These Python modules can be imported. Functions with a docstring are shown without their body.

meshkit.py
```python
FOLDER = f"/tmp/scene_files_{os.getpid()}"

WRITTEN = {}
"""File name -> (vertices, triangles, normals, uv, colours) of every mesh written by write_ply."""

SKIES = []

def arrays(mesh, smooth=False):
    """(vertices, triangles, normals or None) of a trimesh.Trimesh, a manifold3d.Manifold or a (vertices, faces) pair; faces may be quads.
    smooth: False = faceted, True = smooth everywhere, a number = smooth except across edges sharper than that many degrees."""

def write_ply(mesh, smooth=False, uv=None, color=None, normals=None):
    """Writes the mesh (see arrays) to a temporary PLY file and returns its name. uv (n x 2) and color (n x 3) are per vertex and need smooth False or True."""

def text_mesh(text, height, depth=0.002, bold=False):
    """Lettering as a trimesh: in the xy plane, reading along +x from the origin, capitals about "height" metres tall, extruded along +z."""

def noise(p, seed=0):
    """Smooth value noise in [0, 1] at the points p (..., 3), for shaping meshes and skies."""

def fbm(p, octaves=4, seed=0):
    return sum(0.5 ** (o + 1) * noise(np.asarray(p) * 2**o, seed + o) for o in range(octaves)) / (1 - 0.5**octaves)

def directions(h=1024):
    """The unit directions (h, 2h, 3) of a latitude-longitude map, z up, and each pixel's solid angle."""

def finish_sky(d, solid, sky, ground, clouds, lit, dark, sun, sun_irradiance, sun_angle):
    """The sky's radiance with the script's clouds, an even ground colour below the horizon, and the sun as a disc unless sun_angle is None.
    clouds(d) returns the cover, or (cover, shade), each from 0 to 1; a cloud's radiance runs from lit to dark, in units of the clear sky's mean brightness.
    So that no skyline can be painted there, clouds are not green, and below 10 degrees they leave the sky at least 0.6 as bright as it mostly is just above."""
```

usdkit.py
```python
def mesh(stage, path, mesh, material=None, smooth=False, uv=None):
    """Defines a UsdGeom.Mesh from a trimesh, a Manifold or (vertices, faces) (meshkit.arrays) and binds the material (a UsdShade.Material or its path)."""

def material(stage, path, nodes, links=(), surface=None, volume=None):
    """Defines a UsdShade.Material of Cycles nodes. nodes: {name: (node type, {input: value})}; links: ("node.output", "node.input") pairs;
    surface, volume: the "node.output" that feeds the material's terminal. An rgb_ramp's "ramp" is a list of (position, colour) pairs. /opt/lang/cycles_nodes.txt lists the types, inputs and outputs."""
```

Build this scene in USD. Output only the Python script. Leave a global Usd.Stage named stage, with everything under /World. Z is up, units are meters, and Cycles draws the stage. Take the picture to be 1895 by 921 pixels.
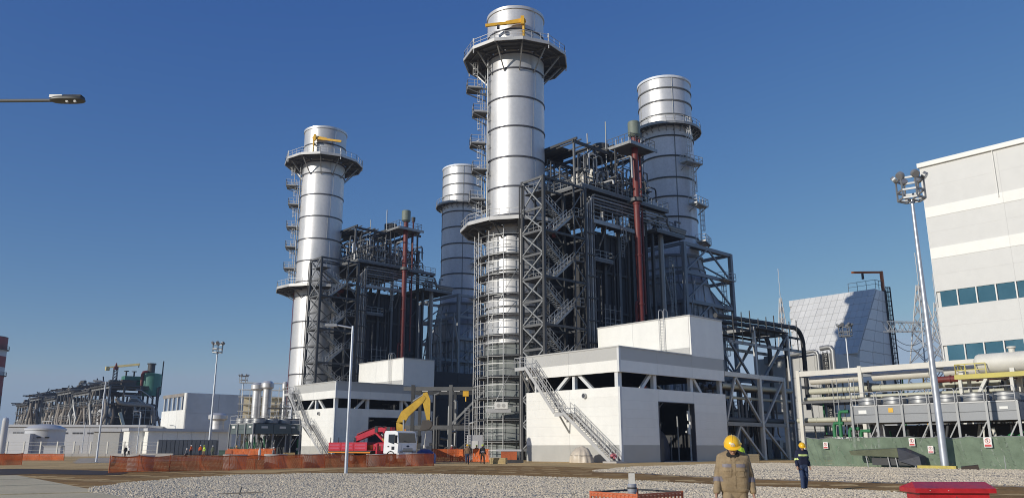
import math, random
import numpy as np, trimesh, manifold3d, usdkit, meshkit
from pxr import Usd, UsdGeom, UsdShade, UsdLux, Gf, Sdf, Vt

stage = Usd.Stage.CreateInMemory()
UsdGeom.SetStageUpAxis(stage, UsdGeom.Tokens.z)
UsdGeom.SetStageMetersPerUnit(stage, 1.0)
UsdGeom.Xform.Define(stage, '/World')
UsdGeom.Scope.Define(stage, '/World/Looks')
rnd = random.Random(7)

# ---------------------------------------------------------------- camera
EYE, PITCH, FPX, CX, CY = 1.6, math.radians(13.86), 1490.0, 947.5, 460.5     # measured on the 1895 px wide photograph
cam = UsdGeom.Camera.Define(stage, '/World/camera')
cam.AddTranslateOp().Set(Gf.Vec3d(0, 0, EYE))
cam.AddRotateXOp().Set(90 + math.degrees(PITCH))
cam.CreateHorizontalApertureAttr(36.0)
cam.CreateVerticalApertureAttr(36.0 * 497 / 1024)
cam.CreateFocalLengthAttr(36.0 * FPX / 1895)
cam.CreateClippingRangeAttr(Gf.Vec2f(0.1, 8000))
cam.CreateExposureAttr(0.28)

# ---------------------------------------------------------------- sky and sun
SUN_AZ, SUN_EL = math.radians(180 + 51.5), math.radians(18.0)      # azimuth clockwise from +y
SX, SY, SZ = math.sin(SUN_AZ) * math.cos(SUN_EL), math.cos(SUN_AZ) * math.cos(SUN_EL), math.sin(SUN_EL)
sky_mat = usdkit.material(stage, '/World/Looks/sky', {
    's': ('sky_texture', {'sky_type': 'single_scattering', 'sun_disc': False, 'sun_elevation': SUN_EL, 'sun_rotation': math.atan2(SX, SY),
                          'altitude': 300.0, 'air_density': 1.0, 'aerosol_density': 0.1, 'ozone_density': 6.0}),
    'x': ('separate_color', {}), 'gl': ('math', {'math_type': 'multiply', 'value2': .77}), 'gm': ('math', {'math_type': 'minimum'}), 'rl': ('math', {'math_type': 'multiply', 'value2': .76}), 'rm': ('math', {'math_type': 'minimum'}), 'c': ('combine_color', {}),           # the clear blue of the day
    'r1': ('math', {'math_type': 'power', 'value2': 1.28}), 'r2': ('math', {'math_type': 'multiply', 'value2': .88}),
    'g1': ('math', {'math_type': 'power', 'value2': .985}), 'g2': ('math', {'math_type': 'multiply', 'value2': .84}),
    'b1': ('math', {'math_type': 'power', 'value2': .49}), 'b2': ('math', {'math_type': 'multiply', 'value2': 1.72}),
    'b': ('background_shader', {'strength': 0.1})},
    [('s.color', 'x.color'), ('x.r', 'r1.value1'), ('r1.value', 'r2.value1'), ('r2.value', 'rm.value1'), ('gm.value', 'rl.value1'), ('rl.value', 'rm.value2'), ('rm.value', 'c.r'), ('x.g', 'g1.value1'), ('g1.value', 'g2.value1'), ('g2.value', 'gm.value1'), ('b2.value', 'gl.value1'), ('gl.value', 'gm.value2'), ('gm.value', 'c.g'),
     ('x.b', 'b1.value1'), ('b1.value', 'b2.value1'), ('b2.value', 'c.b'), ('c.color', 'b.color')], surface='b.background')
dome = UsdLux.DomeLight.Define(stage, '/World/sky')
dome.CreateIntensityAttr(1.0)
UsdShade.MaterialBindingAPI.Apply(dome.GetPrim()).Bind(sky_mat)
dome.GetPrim().SetCustomDataByKey('kind', 'structure')
sun = UsdLux.DistantLight.Define(stage, '/World/sun')
sun.CreateIntensityAttr(0.75)
sun.CreateAngleAttr(0.53)
sun.CreateColorAttr(Gf.Vec3f(1.0, 0.955, 0.88))
sun.GetPrim().CreateAttribute('inputs:normalize', Sdf.ValueTypeNames.Bool).Set(True)
sun.AddRotateZOp().Set(math.degrees(math.atan2(SY, SX)) + 90)
sun.AddRotateXOp().Set(90 - math.degrees(SUN_EL))

# ---------------------------------------------------------------- measuring
_c, _s = math.cos(PITCH), math.sin(PITCH)
def ray(u, v):
    x, y = (u - CX) / FPX, (CY - v) / FPX
    return np.array([x, _c - y * _s, _s + y * _c])
def at(u, v, Y):                       # the place seen at photo position u, v, Y metres ahead
    r = ray(u, v)
    return np.array([0, 0, EYE]) + r * (Y / r[1])
def gnd(u, v, z=0.06):                 # the place on the ground seen there
    r = ray(u, v)
    return np.array([0, 0, EYE]) + r * ((z - EYE) / r[2])
ROT = 42.0                             # the plant's own axes: a (away to the right), b (away to the left)
AX = np.array([math.cos(math.radians(ROT)), math.sin(math.radians(ROT))])
BX = np.array([-AX[1], AX[0]])
C1 = np.array([11.174, 84.5])
GZ = 0.14                              # ground level of the yard
def W(a, b, z=0.0):
    q = C1 + AX * a + BX * b
    return (float(q[0]), float(q[1]), float(z))
def on_b(u, v, b):                     # a, z of the place seen at u, v in the vertical plane b = const
    r = ray(u, v); t = (b + C1 @ BX) / (r[:2] @ BX); p = np.array([0, 0, EYE]) + r * t
    return float((p[:2] - C1) @ AX), float(p[2])
def on_a(u, v, a):
    r = ray(u, v); t = (a + C1 @ AX) / (r[:2] @ AX); p = np.array([0, 0, EYE]) + r * t
    return float((p[:2] - C1) @ BX), float(p[2])

# ---------------------------------------------------------------- meshes
class MB:
    def __init__(self): self.v, self.f, self.n, self.k = [], [], [], 0
    def add(self, v, f, n):
        self.v.append(np.asarray(v, float)); self.n.append(np.asarray(n, float)); self.f.append(np.asarray(f, int) + self.k); self.k += len(v)
        return self
    def flat(self, v, f):
        v = np.asarray(v, float); f = np.asarray(f, int)
        t = v[f]; n = np.cross(t[:, 1] - t[:, 0], t[:, 2] - t[:, 0]); l = np.linalg.norm(n, axis=1, keepdims=True); n = n / np.maximum(l, 1e-12)
        return self.add(t.reshape(-1, 3), np.arange(len(f) * 3).reshape(-1, 3), np.repeat(n, 3, 0))
    def hexa(self, p):                 # 8 corners: bottom 4 ccw, top 4 ccw
        q = [(0, 3, 2, 1), (4, 5, 6, 7), (0, 1, 5, 4), (1, 2, 6, 5), (2, 3, 7, 6), (3, 0, 4, 7)]
        return self.flat(p, [t for a, b, c, d in q for t in ((a, b, c), (a, c, d))])
    def box(self, lo, hi):
        (x0, y0, z0), (x1, y1, z1) = lo, hi
        return self.hexa([(x0, y0, z0), (x1, y0, z0), (x1, y1, z0), (x0, y1, z0), (x0, y0, z1), (x1, y0, z1), (x1, y1, z1), (x0, y1, z1)])
    def cbox(self, c, s, rz=0.0):
        c = np.array(c, float); h = np.array(s, float) / 2; C, S = math.cos(rz), math.sin(rz)
        p = [(x * h[0], y * h[1], z * h[2]) for z in (-1, 1) for x, y in ((-1, -1), (1, -1), (1, 1), (-1, 1))]
        return self.hexa([(c[0] + x * C - y * S, c[1] + x * S + y * C, c[2] + z) for x, y, z in p])
    def beam(self, p, q, w, h=None, up=(0, 0, 1)):
        p, q = np.array(p, float), np.array(q, float); h = h or w
        d = q - p; d /= max(np.linalg.norm(d), 1e-9); u = np.array(up, float)
        if abs(d @ u) > 0.98: u = np.array([1.0, 0, 0]) if abs(d[0]) < .9 else np.array([0, 1.0, 0])
        s = np.cross(d, u); s /= np.linalg.norm(s); u = np.cross(s, d)
        s, u = s * w / 2, u * h / 2
        return self.hexa([p - s - u, q - s - u, q + s - u, p + s - u, p - s + u, q - s + u, q + s + u, p + s + u])
    def path(self, pts, r, n=8, cap=True, r2=None):
        P = np.array(pts, float); m = len(P); T = np.gradient(P, axis=0) if m > 2 else np.repeat([P[1] - P[0]], 2, 0)
        if m > 2:
            e = np.diff(P, axis=0); e /= np.maximum(np.linalg.norm(e, axis=1, keepdims=True), 1e-9)
            T[0], T[-1] = e[0], e[-1]; T[1:-1] = e[:-1] + e[1:]
        T = T / np.maximum(np.linalg.norm(T, axis=1, keepdims=True), 1e-9)
        R = np.linspace(r, r2 if r2 is not None else r, m)
        u = np.array([0, 0, 1.0]) if abs(T[0][2]) < .9 else np.array([1.0, 0, 0])
        V, N = [], []; a = np.arange(n) * 2 * math.pi / n
        for i in range(m):
            u = u - T[i] * (u @ T[i]); u /= max(np.linalg.norm(u), 1e-9); w = np.cross(T[i], u)
            k = 1.0
            if 0 < i < m - 1: k = 1.0 / max(0.5, float(T[i] @ e[i]))
            o = np.outer(np.cos(a), u) + np.outer(np.sin(a), w)
            N.append(o); V.append(P[i] + o * R[i])
        F = []
        for i in range(m - 1):
            for j in range(n):
                p, q = i * n + j, i * n + (j + 1) % n
                F += [(p, q, q + n), (p, q + n, p + n)]
        self.add(np.vstack(V), F, np.vstack(N))
        if cap:
            for i, sg in ((0, -1), (m - 1, 1)):
                v = V[i]; f = [(0, j, j + 1) for j in range(1, n - 1)] if sg > 0 else [(0, j + 1, j) for j in range(1, n - 1)]
                self.add(v, f, np.repeat([T[i] * sg], n, 0))
        return self
    def tube(self, p, q, r, n=8, r2=None, cap=True): return self.path([p, q], r, n, cap, r2)
    def lathe(self, prof, n=32, c=(0, 0, 0), a0=0.0, a1=2 * math.pi):
        c = np.array(c, float); a = np.linspace(a0, a1, n + 1); ca, sa = np.cos(a), np.sin(a)
        for (r0, z0), (r1, z1) in zip(prof[:-1], prof[1:]):
            dr, dz = r1 - r0, z1 - z0; l = math.hypot(dr, dz)
            if l < 1e-9: continue
            nr, nz = dz / l, -dr / l
            v = np.vstack([np.c_[r0 * ca, r0 * sa, np.full(n + 1, z0)], np.c_[r1 * ca, r1 * sa, np.full(n + 1, z1)]]) + c
            nn = np.c_[nr * ca, nr * sa, np.full(n + 1, nz)]
            f = [t for j in range(n) for t in ((j, j + 1, n + 2 + j), (j, n + 2 + j, n + 1 + j))]
            self.add(v, f, np.vstack([nn, nn]))
        return self
    def prism(self, poly, z0, z1):     # any simple polygon, extruded upwards
        from shapely.geometry import Polygon
        m = trimesh.creation.extrude_polygon(Polygon(poly), z1 - z0, engine='earcut'); v = np.array(m.vertices); v[:, 2] += z0
        return self.flat(v, m.faces)
    def mesh(self, m, smooth=False):
        v, f, n = meshkit.arrays(m, smooth)
        return self.add(v, f, n) if n is not None else self.flat(v, f)
    def rail(self, pts, h=1.1, t=0.055, sp=1.6, closed=False, mid=True, toe=False):
        P = [np.array(p, float) for p in pts]
        if closed: P.append(P[0])
        for p, q in zip(P[:-1], P[1:]):
            L = np.linalg.norm(q - p); k = max(1, int(round(L / sp)))
            for i in range(k + 1):
                b = p + (q - p) * i / k; self.beam(b, b + [0, 0, h], t)
            self.beam(p + [0, 0, h], q + [0, 0, h], t)
            if mid: self.beam(p + [0, 0, h * .52], q + [0, 0, h * .52], t * .8)
            if toe: self.beam(p + [0, 0, .08], q + [0, 0, .08], .03, .16)
        return self
    def ladder(self, p, z1, d, w=0.5, t=0.05, cage=False, step=0.3, c0=2.2):
        p = np.array(p, float); d = np.array([d[0], d[1], 0.0]); d /= np.linalg.norm(d); s = np.array([-d[1], d[0], 0])
        for k in (-1, 1): self.beam(p + s * w / 2 * k, [*(p + s * w / 2 * k)[:2], z1], t)
        z = p[2] + .2
        while z < z1:
            self.beam([*(p - s * w / 2)[:2], z], [*(p + s * w / 2)[:2], z], t * .7); z += step
        if cage:
            z, rings = p[2] + c0, []
            while z < z1 + .1:
                ring = [np.array([p[0], p[1], z]) + s * .36 * math.cos(q) + d * .72 * math.sin(q) for q in np.linspace(0, math.pi, 6)]
                for a, b in zip(ring[:-1], ring[1:]): self.beam(a, b, t * .8)
                rings.append(ring); z += .9
            if len(rings) > 1:
                for a, b in zip(rings[0][1:5], rings[-1][1:5]): self.beam(a, b, t * .7)
        return self
    def turn(self, rz, t=(0, 0, 0)):
        C, S = math.cos(rz), math.sin(rz); R = np.array([[C, -S, 0], [S, C, 0], [0, 0, 1]])
        self.v = [v @ R.T + np.array(t, float) for v in self.v]; self.n = [n @ R.T for n in self.n]
        return self

_names = {}
def numbered(parent, name):
    k = _names.get((parent, name), 0); _names[(parent, name)] = k + 1
    return f'{parent}/{name}' if k == 0 else f'{parent}/{name}_{k:03d}'
class Node:
    def __init__(self, path, prim, off): self.path, self.prim, self.off = path, prim, np.array(off, float)
def _tag(prim, **kw):
    for k, v in kw.items():
        if v: prim.SetCustomDataByKey(k, v)
def _mesh(path, mb, m):
    v = np.vstack(mb.v); f = np.vstack(mb.f); n = np.vstack(mb.n)
    g = UsdGeom.Mesh.Define(stage, path)
    g.CreatePointsAttr(Vt.Vec3fArray.FromNumpy(v.astype(np.float32)))
    g.CreateFaceVertexCountsAttr(Vt.IntArray.FromNumpy(np.full(len(f), 3, np.int32)))
    g.CreateFaceVertexIndicesAttr(Vt.IntArray.FromNumpy(f.astype(np.int32).ravel()))
    g.CreateSubdivisionSchemeAttr('none')
    g.CreateNormalsAttr(Vt.Vec3fArray.FromNumpy(n.astype(np.float32))); g.SetNormalsInterpolation('vertex')
    UsdShade.MaterialBindingAPI.Apply(g.GetPrim()).Bind(m)
    return g
def thing(name, label, cat, base=(0, 0, 0), rot=0.0, off=(0, 0, 0), group=None):
    path = numbered('/World', name); x = UsdGeom.Xform.Define(stage, path)
    x.AddTranslateOp().Set(Gf.Vec3d(*map(float, base))); x.AddRotateZOp().Set(float(rot))
    _tag(x.GetPrim(), label=label, category=cat, group=group)
    return Node(path, x.GetPrim(), off)
def plant(name, label, cat, a, b, off=(0, 0), z=0.0, group=None):     # a thing laid out in the plant's axes
    return thing(name, label, cat, W(a + off[0], b + off[1], z), ROT, (a, b, z), group)
def part(T, name, mb, m, label=None, kind=None):
    mb.v = [v - T.off for v in mb.v]
    path = numbered(T.path, name); g = _mesh(path, mb, m); _tag(g.GetPrim(), label=label, kind=kind)
    return Node(path, g.GetPrim(), T.off)
def single(name, label, cat, mb, m, base=(0, 0, 0), rot=0.0, group=None):
    path = numbered('/World', name); g = _mesh(path, mb, m)
    g.AddTranslateOp().Set(Gf.Vec3d(*map(float, base))); g.AddRotateZOp().Set(float(rot)); _tag(g.GetPrim(), label=label, category=cat, group=group)
    return g
def setting(name, mb, m, kind='structure'):
    g = _mesh(numbered('/World', name), mb, m); _tag(g.GetPrim(), kind=kind)
    return g
def copy(T, label, base, rot, group=None):
    path = numbered('/World', T.path.rsplit('/', 1)[1]); x = UsdGeom.Xform.Define(stage, path)
    x.GetPrim().GetReferences().AddInternalReference(T.path); x.GetPrim().SetInstanceable(True)
    x.ClearXformOpOrder()
    x.AddTranslateOp().Set(Gf.Vec3d(*map(float, base))); x.AddRotateZOp().Set(float(rot))
    was = T.prim.GetCustomData(); _tag(x.GetPrim(), label=label, category=was['category'], group=group or was.get('group'))
    return x

# ---------------------------------------------------------------- materials
_mats = {}
def mat(name, col, rough=.6, metal=0.0, var=.12, scale=.8, bump=0.0, bscale=20.0, stretch=(1, 1, 1), spec=.5, coat=0.0, fine=0.0, fscale=30.0, rand=0.0):
    if name in _mats: return _mats[name]
    c = np.array(col, float)
    nodes = {'g': ('geometry', {}), 'm': ('mapping', {'scale': stretch}),
             'n': ('noise_texture', {'scale': float(scale), 'detail': 5.0, 'roughness': .6}),
             'r': ('rgb_ramp', {'ramp': [(.3, tuple(np.clip(c * (1 - var), 0, 1))), (.7, tuple(np.clip(c * (1 + var), 0, 1)))]}),
             'q': ('map_range', {'from_min': .3, 'from_max': .7, 'to_min': max(.02, rough - .08), 'to_max': min(1, rough + .08)}),
             'p': ('principled_bsdf', {'metallic': float(metal), 'specular_ior_level': spec, 'coat_weight': coat})}
    links = [('g.position', 'm.vector'), ('m.vector', 'n.vector'), ('n.fac', 'r.fac'), ('n.fac', 'q.value'), ('q.result', 'p.roughness')]
    out = 'r.color'
    if fine:
        nodes['fn'] = ('noise_texture', {'scale': float(fscale), 'detail': 3.0}); nodes['fr'] = ('rgb_ramp', {'ramp': [(.3, (1 - fine,) * 3), (.7, (1 + fine * .5,) * 3)]})
        nodes['fm'] = ('mix_color', {'blend_type': 'multiply', 'fac': 1.0, 'use_clamp_result': False})
        links += [('g.position', 'fn.vector'), ('fn.fac', 'fr.fac'), ('r.color', 'fm.a'), ('fr.color', 'fm.b')]; out = 'fm.result'
    if rand:                           # each sheet or panel a little different from its neighbours
        nodes['oi'] = ('object_info', {}); nodes['om'] = ('map_range', {'to_min': 1 - rand, 'to_max': 1 + rand * .6}); nodes['oc'] = ('combine_color', {}); nodes['ox'] = ('mix_color', {'blend_type': 'multiply', 'fac': 1.0, 'use_clamp_result': False})
        links += [('oi.random', 'om.value'), ('om.result', 'oc.r'), ('om.result', 'oc.g'), ('om.result', 'oc.b'), (out, 'ox.a'), ('oc.color', 'ox.b')]; out = 'ox.result'
    links.append((out, 'p.base_color'))
    if bump:
        nodes['bn'] = ('noise_texture', {'scale': float(bscale), 'detail': 4.0}); nodes['b'] = ('bump', {'strength': float(min(1, bump)), 'distance': .03})
        links += [('g.position', 'bn.vector'), ('bn.fac', 'b.height'), ('b.normal', 'p.normal')]
    _mats[name] = usdkit.material(stage, '/World/Looks/' + name, nodes, links, surface='p.BSDF')
    return _mats[name]
def net(name, col, hole, cell, trans=.35):                       # woven plastic netting: strands with real gaps
    nodes = {'g': ('geometry', {}), 's': ('separate_xyz', {}), 'n': ('noise_texture', {'scale': 1.3, 'detail': 4.0}),
             'r': ('rgb_ramp', {'ramp': [(.3, tuple(np.array(col) * .8)), (.7, tuple(np.clip(np.array(col) * 1.15, 0, 1)))]}),
             'd': ('diffuse_bsdf', {}), 't': ('translucent_bsdf', {}), 'mx': ('mix_closure', {'fac': trans}), 'o': ('transparent_bsdf', {'color': (1, 1, 1)}), 'f': ('mix_closure', {}),
             'xy': ('math', {'math_type': 'add'}), 'a1': ('math', {'math_type': 'multiply', 'value2': 1.0 / cell}), 'a2': ('math', {'math_type': 'fraction'}), 'a3': ('math', {'math_type': 'less_than', 'value2': hole}),
             'b1': ('math', {'math_type': 'multiply', 'value2': 1.0 / cell}), 'b2': ('math', {'math_type': 'fraction'}), 'b3': ('math', {'math_type': 'less_than', 'value2': hole}), 'h': ('math', {'math_type': 'multiply'})}
    links = [('g.position', 's.vector'), ('g.position', 'n.vector'), ('n.fac', 'r.fac'), ('r.color', 'd.color'), ('r.color', 't.color'), ('d.BSDF', 'mx.closure1'), ('t.BSDF', 'mx.closure2'),
             ('s.x', 'xy.value1'), ('s.y', 'xy.value2'), ('xy.value', 'a1.value1'), ('a1.value', 'a2.value1'), ('a2.value', 'a3.value1'), ('s.z', 'b1.value1'), ('b1.value', 'b2.value1'), ('b2.value', 'b3.value1'),
             ('a3.value', 'h.value1'), ('b3.value', 'h.value2'), ('h.value', 'f.fac'), ('mx.closure', 'f.closure1'), ('o.BSDF', 'f.closure2')]
    return usdkit.material(stage, '/World/Looks/' + name, nodes, links, surface='f.closure')
def sv(r, g, b): return tuple(((x / 255) / 12.92 if x / 255 < .04045 else ((x / 255 + .055) / 1.055) ** 2.4) for x in (r, g, b))

M_shell = mat('galvanised_cladding', (.60, .59, .575), .42, .38, .07, .35, .10, 1.2, (1, 1, .25), fine=.06, fscale=2.0, rand=.10)
M_shell_grey = mat('aged_steel_shell', (.64, .66, .69), .55, .08, .12, .3, .12, 1.5, (1, 1, .3), fine=.10, fscale=3.0, rand=.10)
M_seam = mat('dark_seam_steel', (.07, .07, .08), .6, .3)
M_primer = mat('grey_green_primer', (.20, .215, .20), .75, 0, .22, .5, .1, 2.0, fine=.1)
M_galv = mat('galvanised_steel', (.30, .30, .29), .48, .5, .12, .8)
M_galv_light = mat('bright_galvanised_steel', (.50, .49, .465), .5, .3, .08, .8)
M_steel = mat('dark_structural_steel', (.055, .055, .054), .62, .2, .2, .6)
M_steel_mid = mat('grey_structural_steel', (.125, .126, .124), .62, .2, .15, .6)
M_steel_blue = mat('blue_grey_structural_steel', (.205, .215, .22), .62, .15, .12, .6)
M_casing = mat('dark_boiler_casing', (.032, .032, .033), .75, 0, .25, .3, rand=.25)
M_duct = mat('blue_grey_duct_casing', (.36, .375, .40), .62, .1, .15, .25)
M_grate = mat('steel_grating', (.10, .105, .11), .8, .2, .15, 3.0)
M_white = mat('white_cladding', (.80, .78, .71), .55, 0, .035, .5, stretch=(1, 1, .12), fine=.03, fscale=1.2, rand=.03)
M_grey_band = mat('grey_cladding', (.46, .45, .415), .55, 0, .04, .2)
M_base_band = mat('grey_base_cladding', (.42, .41, .37), .6, 0, .06, .4)
M_conc = mat('concrete', (.40, .38, .35), .85, 0, .12, .5, .2, 12.0, fine=.1)
M_yellow = mat('yellow_paint', (.72, .40, .03), .5, 0, .15, 1.0)
M_red = mat('red_pipe_paint', (.15, .026, .02), .55, 0, .25, .8, fine=.1, fscale=2.0)
M_olive = mat('olive_silencer_paint', (.16, .185, .15), .6, 0, .12, .8)
M_black = mat('black_rubber', (.02, .02, .02), .7)
M_orange = net('orange_net', (.74, .185, .06), .42, .075)
M_greennet = net('green_shade_net', (.23, .29, .20), .2, .09, .3)
# ---------------------------------------------------------------- ground
M_dirt = mat('light_dirt', (.62, .42, .185), .95, 0, .22, .22, .25, 6.0, (1, .6, 1), spec=.15, fine=.25, fscale=5.0)
M_track = mat('brown_dirt_track', (.33, .19, .068), .95, 0, .3, .35, .25, 7.0, (.5, 1, 1), spec=.15, fine=.25, fscale=6.0)
M_gravel = mat('gravel_ground', (.52, .435, .325), .95, 0, .18, .6, 1.0, 14.0, spec=.15, fine=.35, fscale=16.0)
M_stone = mat('pale_stone', (.58, .50, .375), .9, 0, .42, 9.0, spec=.2)
M_road = mat('concrete_road', (.66, .545, .34), .9, 0, .10, .35, .12, 10.0, spec=.2, fine=.12, fscale=8.0)
def rise(y): t = np.clip((np.asarray(y, float) - 30) / 30, 0, 1); return GZ * t * t * (3 - 2 * t)
def gz(x, y):
    x, y = np.asarray(x, float), np.asarray(y, float)
    w = np.clip(1 - np.abs(y - 45) / 60, 0, 1)
    return rise(y) + w * .035 * (np.sin(x * .31 + y * .12) * np.cos(y * .27 - x * .05) + .5 * np.sin(x * .9 + 1.3 * y))
def ticks(lo, a, b, hi, step):
    out = list(np.arange(a, b + .1, step)); k = step
    while out[-1] < hi: k *= 1.5; out.append(out[-1] + k)
    k = step
    while out[0] > lo: k *= 1.5; out.insert(0, out[0] - k)
    return np.array(out)
def sheet(X, Y, zf, m=None):
    gx, gy = np.meshgrid(X, Y); z = zf(gx, gy); v = np.c_[gx.ravel(), gy.ravel(), z.ravel()]; nx = len(X)
    i, j = np.meshgrid(np.arange(nx - 1), np.arange(len(Y) - 1)); p = (j * nx + i).ravel()
    f = np.vstack([np.c_[p, p + 1, p + nx + 1], np.c_[p, p + nx + 1, p + nx]])
    t = trimesh.Trimesh(v, f, process=False)
    return v, f, np.array(t.vertex_normals)
setting('ground', MB().add(*sheet(ticks(-4000, -70, 80, 4000, 1.5), ticks(-400, 5, 110, 5000, 1.5), gz)), M_dirt)
from shapely.geometry import Polygon, Point, box as sbox
import shapely
def patch(name, uv, m, lift, edge=.8, bump=0.0, world=None, kind='structure'):
    pts = world if world is not None else [gnd(u, v, float(rise(min(80, 1.6 * 1580 / max(v - 828, 8))))) [:2] for u, v in uv]
    P = Polygon(pts).buffer(0).segmentize(2.0)
    q = np.array(P.exterior.coords)[:-1]
    q = q + np.c_[meshkit.noise(np.c_[q * .5, np.zeros(len(q))], 3), meshkit.noise(np.c_[q * .5, np.ones(len(q)) * 5], 4)] * edge
    P = Polygon(q).buffer(0)
    if P.geom_type != 'Polygon': P = max(P.geoms, key=lambda g: g.area)
    x0, y0, x1, y1 = P.bounds; st = .75
    from scipy.spatial import Delaunay
    xs, ys = np.meshgrid(np.arange(x0, x1, st), np.arange(y0, y1, st)); g = np.c_[xs.ravel(), ys.ravel()]
    g = g[shapely.contains_xy(P.buffer(-.3), g[:, 0], g[:, 1])]
    ring = np.array(P.segmentize(st).exterior.coords)[:-1]
    p = np.vstack([ring, g]); tri = Delaunay(p).simplices; c = p[tri].mean(1); tri = tri[shapely.contains_xy(P, c[:, 0], c[:, 1])]
    d = np.array(shapely.distance(shapely.points(p), P.exterior)); ramp = np.clip(d / .9, 0, 1)
    z = gz(p[:, 0], p[:, 1]) + lift + bump * ramp * (1 + .5 * meshkit.noise(np.c_[p * .7, np.zeros(len(p))], 9))
    v = np.c_[p, z]; a, b, cc = v[tri[:, 0]], v[tri[:, 1]], v[tri[:, 2]]
    fl = np.cross(b - a, cc - a)[:, 2] < 0; tri[fl] = tri[fl][:, ::-1]
    t = trimesh.Trimesh(v, tri, process=False)
    setting(name, MB().add(v, tri, np.array(t.vertex_normals)), m, kind)
    return P
near_gravel_uv = [(120, 925), (150, 905), (240, 893), (340, 885), (480, 880), (600, 877.5), (720, 877), (850, 879), (950, 882), (1100, 888), (1290, 897), (1500, 907), (1640, 915), (1720, 922), (1720, 960), (947, 980), (60, 960)]
far_gravel_uv = [(1085, 872), (1150, 866), (1300, 860), (1420, 857), (1600, 860), (1990, 866), (2100, 905), (1895, 903), (1700, 897), (1500, 891), (1300, 883), (1180, 878)]
track_uv = [(-60, 868), (200, 866), (420, 874), (620, 868), (820, 862), (1000, 862), (1200, 869), (1290, 880), (1500, 890), (1700, 895), (1990, 902), (2100, 940), (1720, 960), (1640, 920), (1500, 910), (1290, 902), (950, 890), (500, 885), (200, 900), (-60, 912)]
left_gravel_uv = [(140, 847.5), (240, 845), (560, 842.5), (560, 848), (300, 853), (120, 857)]
patch('dirt_track', track_uv, M_track, .006, .9)
shade_strip_uv = [(-60, 868), (60, 868), (150, 870.5), (203, 874), (196, 877.5), (110, 878.5), (40, 877), (-60, 878)]
M_shade_strip = mat('wet_mud', (.085, .056, .032), .7, 0, .35, .5, .3, 6.0, spec=.3, fine=.2, fscale=5.0)  # dark brown that stands for a shadow lying on the ground
patch('mud_patch', shade_strip_uv, M_shade_strip, .02, .9)  # shadow strip at the left, painted as a dark patch
G_near = patch('gravel_bed', near_gravel_uv, M_gravel, .012, .6, .05)
G_far = patch('gravel_bed', far_gravel_uv, M_gravel, .012, .7, .05)
G_left = patch('gravel_bed', left_gravel_uv, M_gravel, .012, .8, .03)
# concrete road with cast slabs, lower left
slabs = [[(-40, 881), (30, 879.5), (62, 886), (-40, 888.5)], [(-40, 889.2), (64, 886.6), (118, 896), (-40, 901)], [(-40, 902), (120, 896.8), (190, 911), (-40, 917)], [(-40, 918.5), (193, 912), (262, 932), (-40, 945)]]
road_edge = [gnd(u, v)[:2] for u, v in ((-60, 880), (30, 878.5), (120, 895.5), (195, 911), (270, 933), (250, 980), (-60, 980))]
z0 = float(gz(*np.mean(road_edge, 0)))
setting('road', MB().prism(road_edge, z0 - .1, z0 + .05), M_road)
rd = Node('/World/road', None, (0, 0, 0))
for s in slabs:
    q = Polygon([gnd(u, v)[:2] for u, v in s]).buffer(-.02)
    part(rd, 'concrete_slab', MB().prism(list(q.exterior.coords)[:-1], z0 + .02, z0 + .075 + rnd.uniform(0, .008)), M_road)
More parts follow.
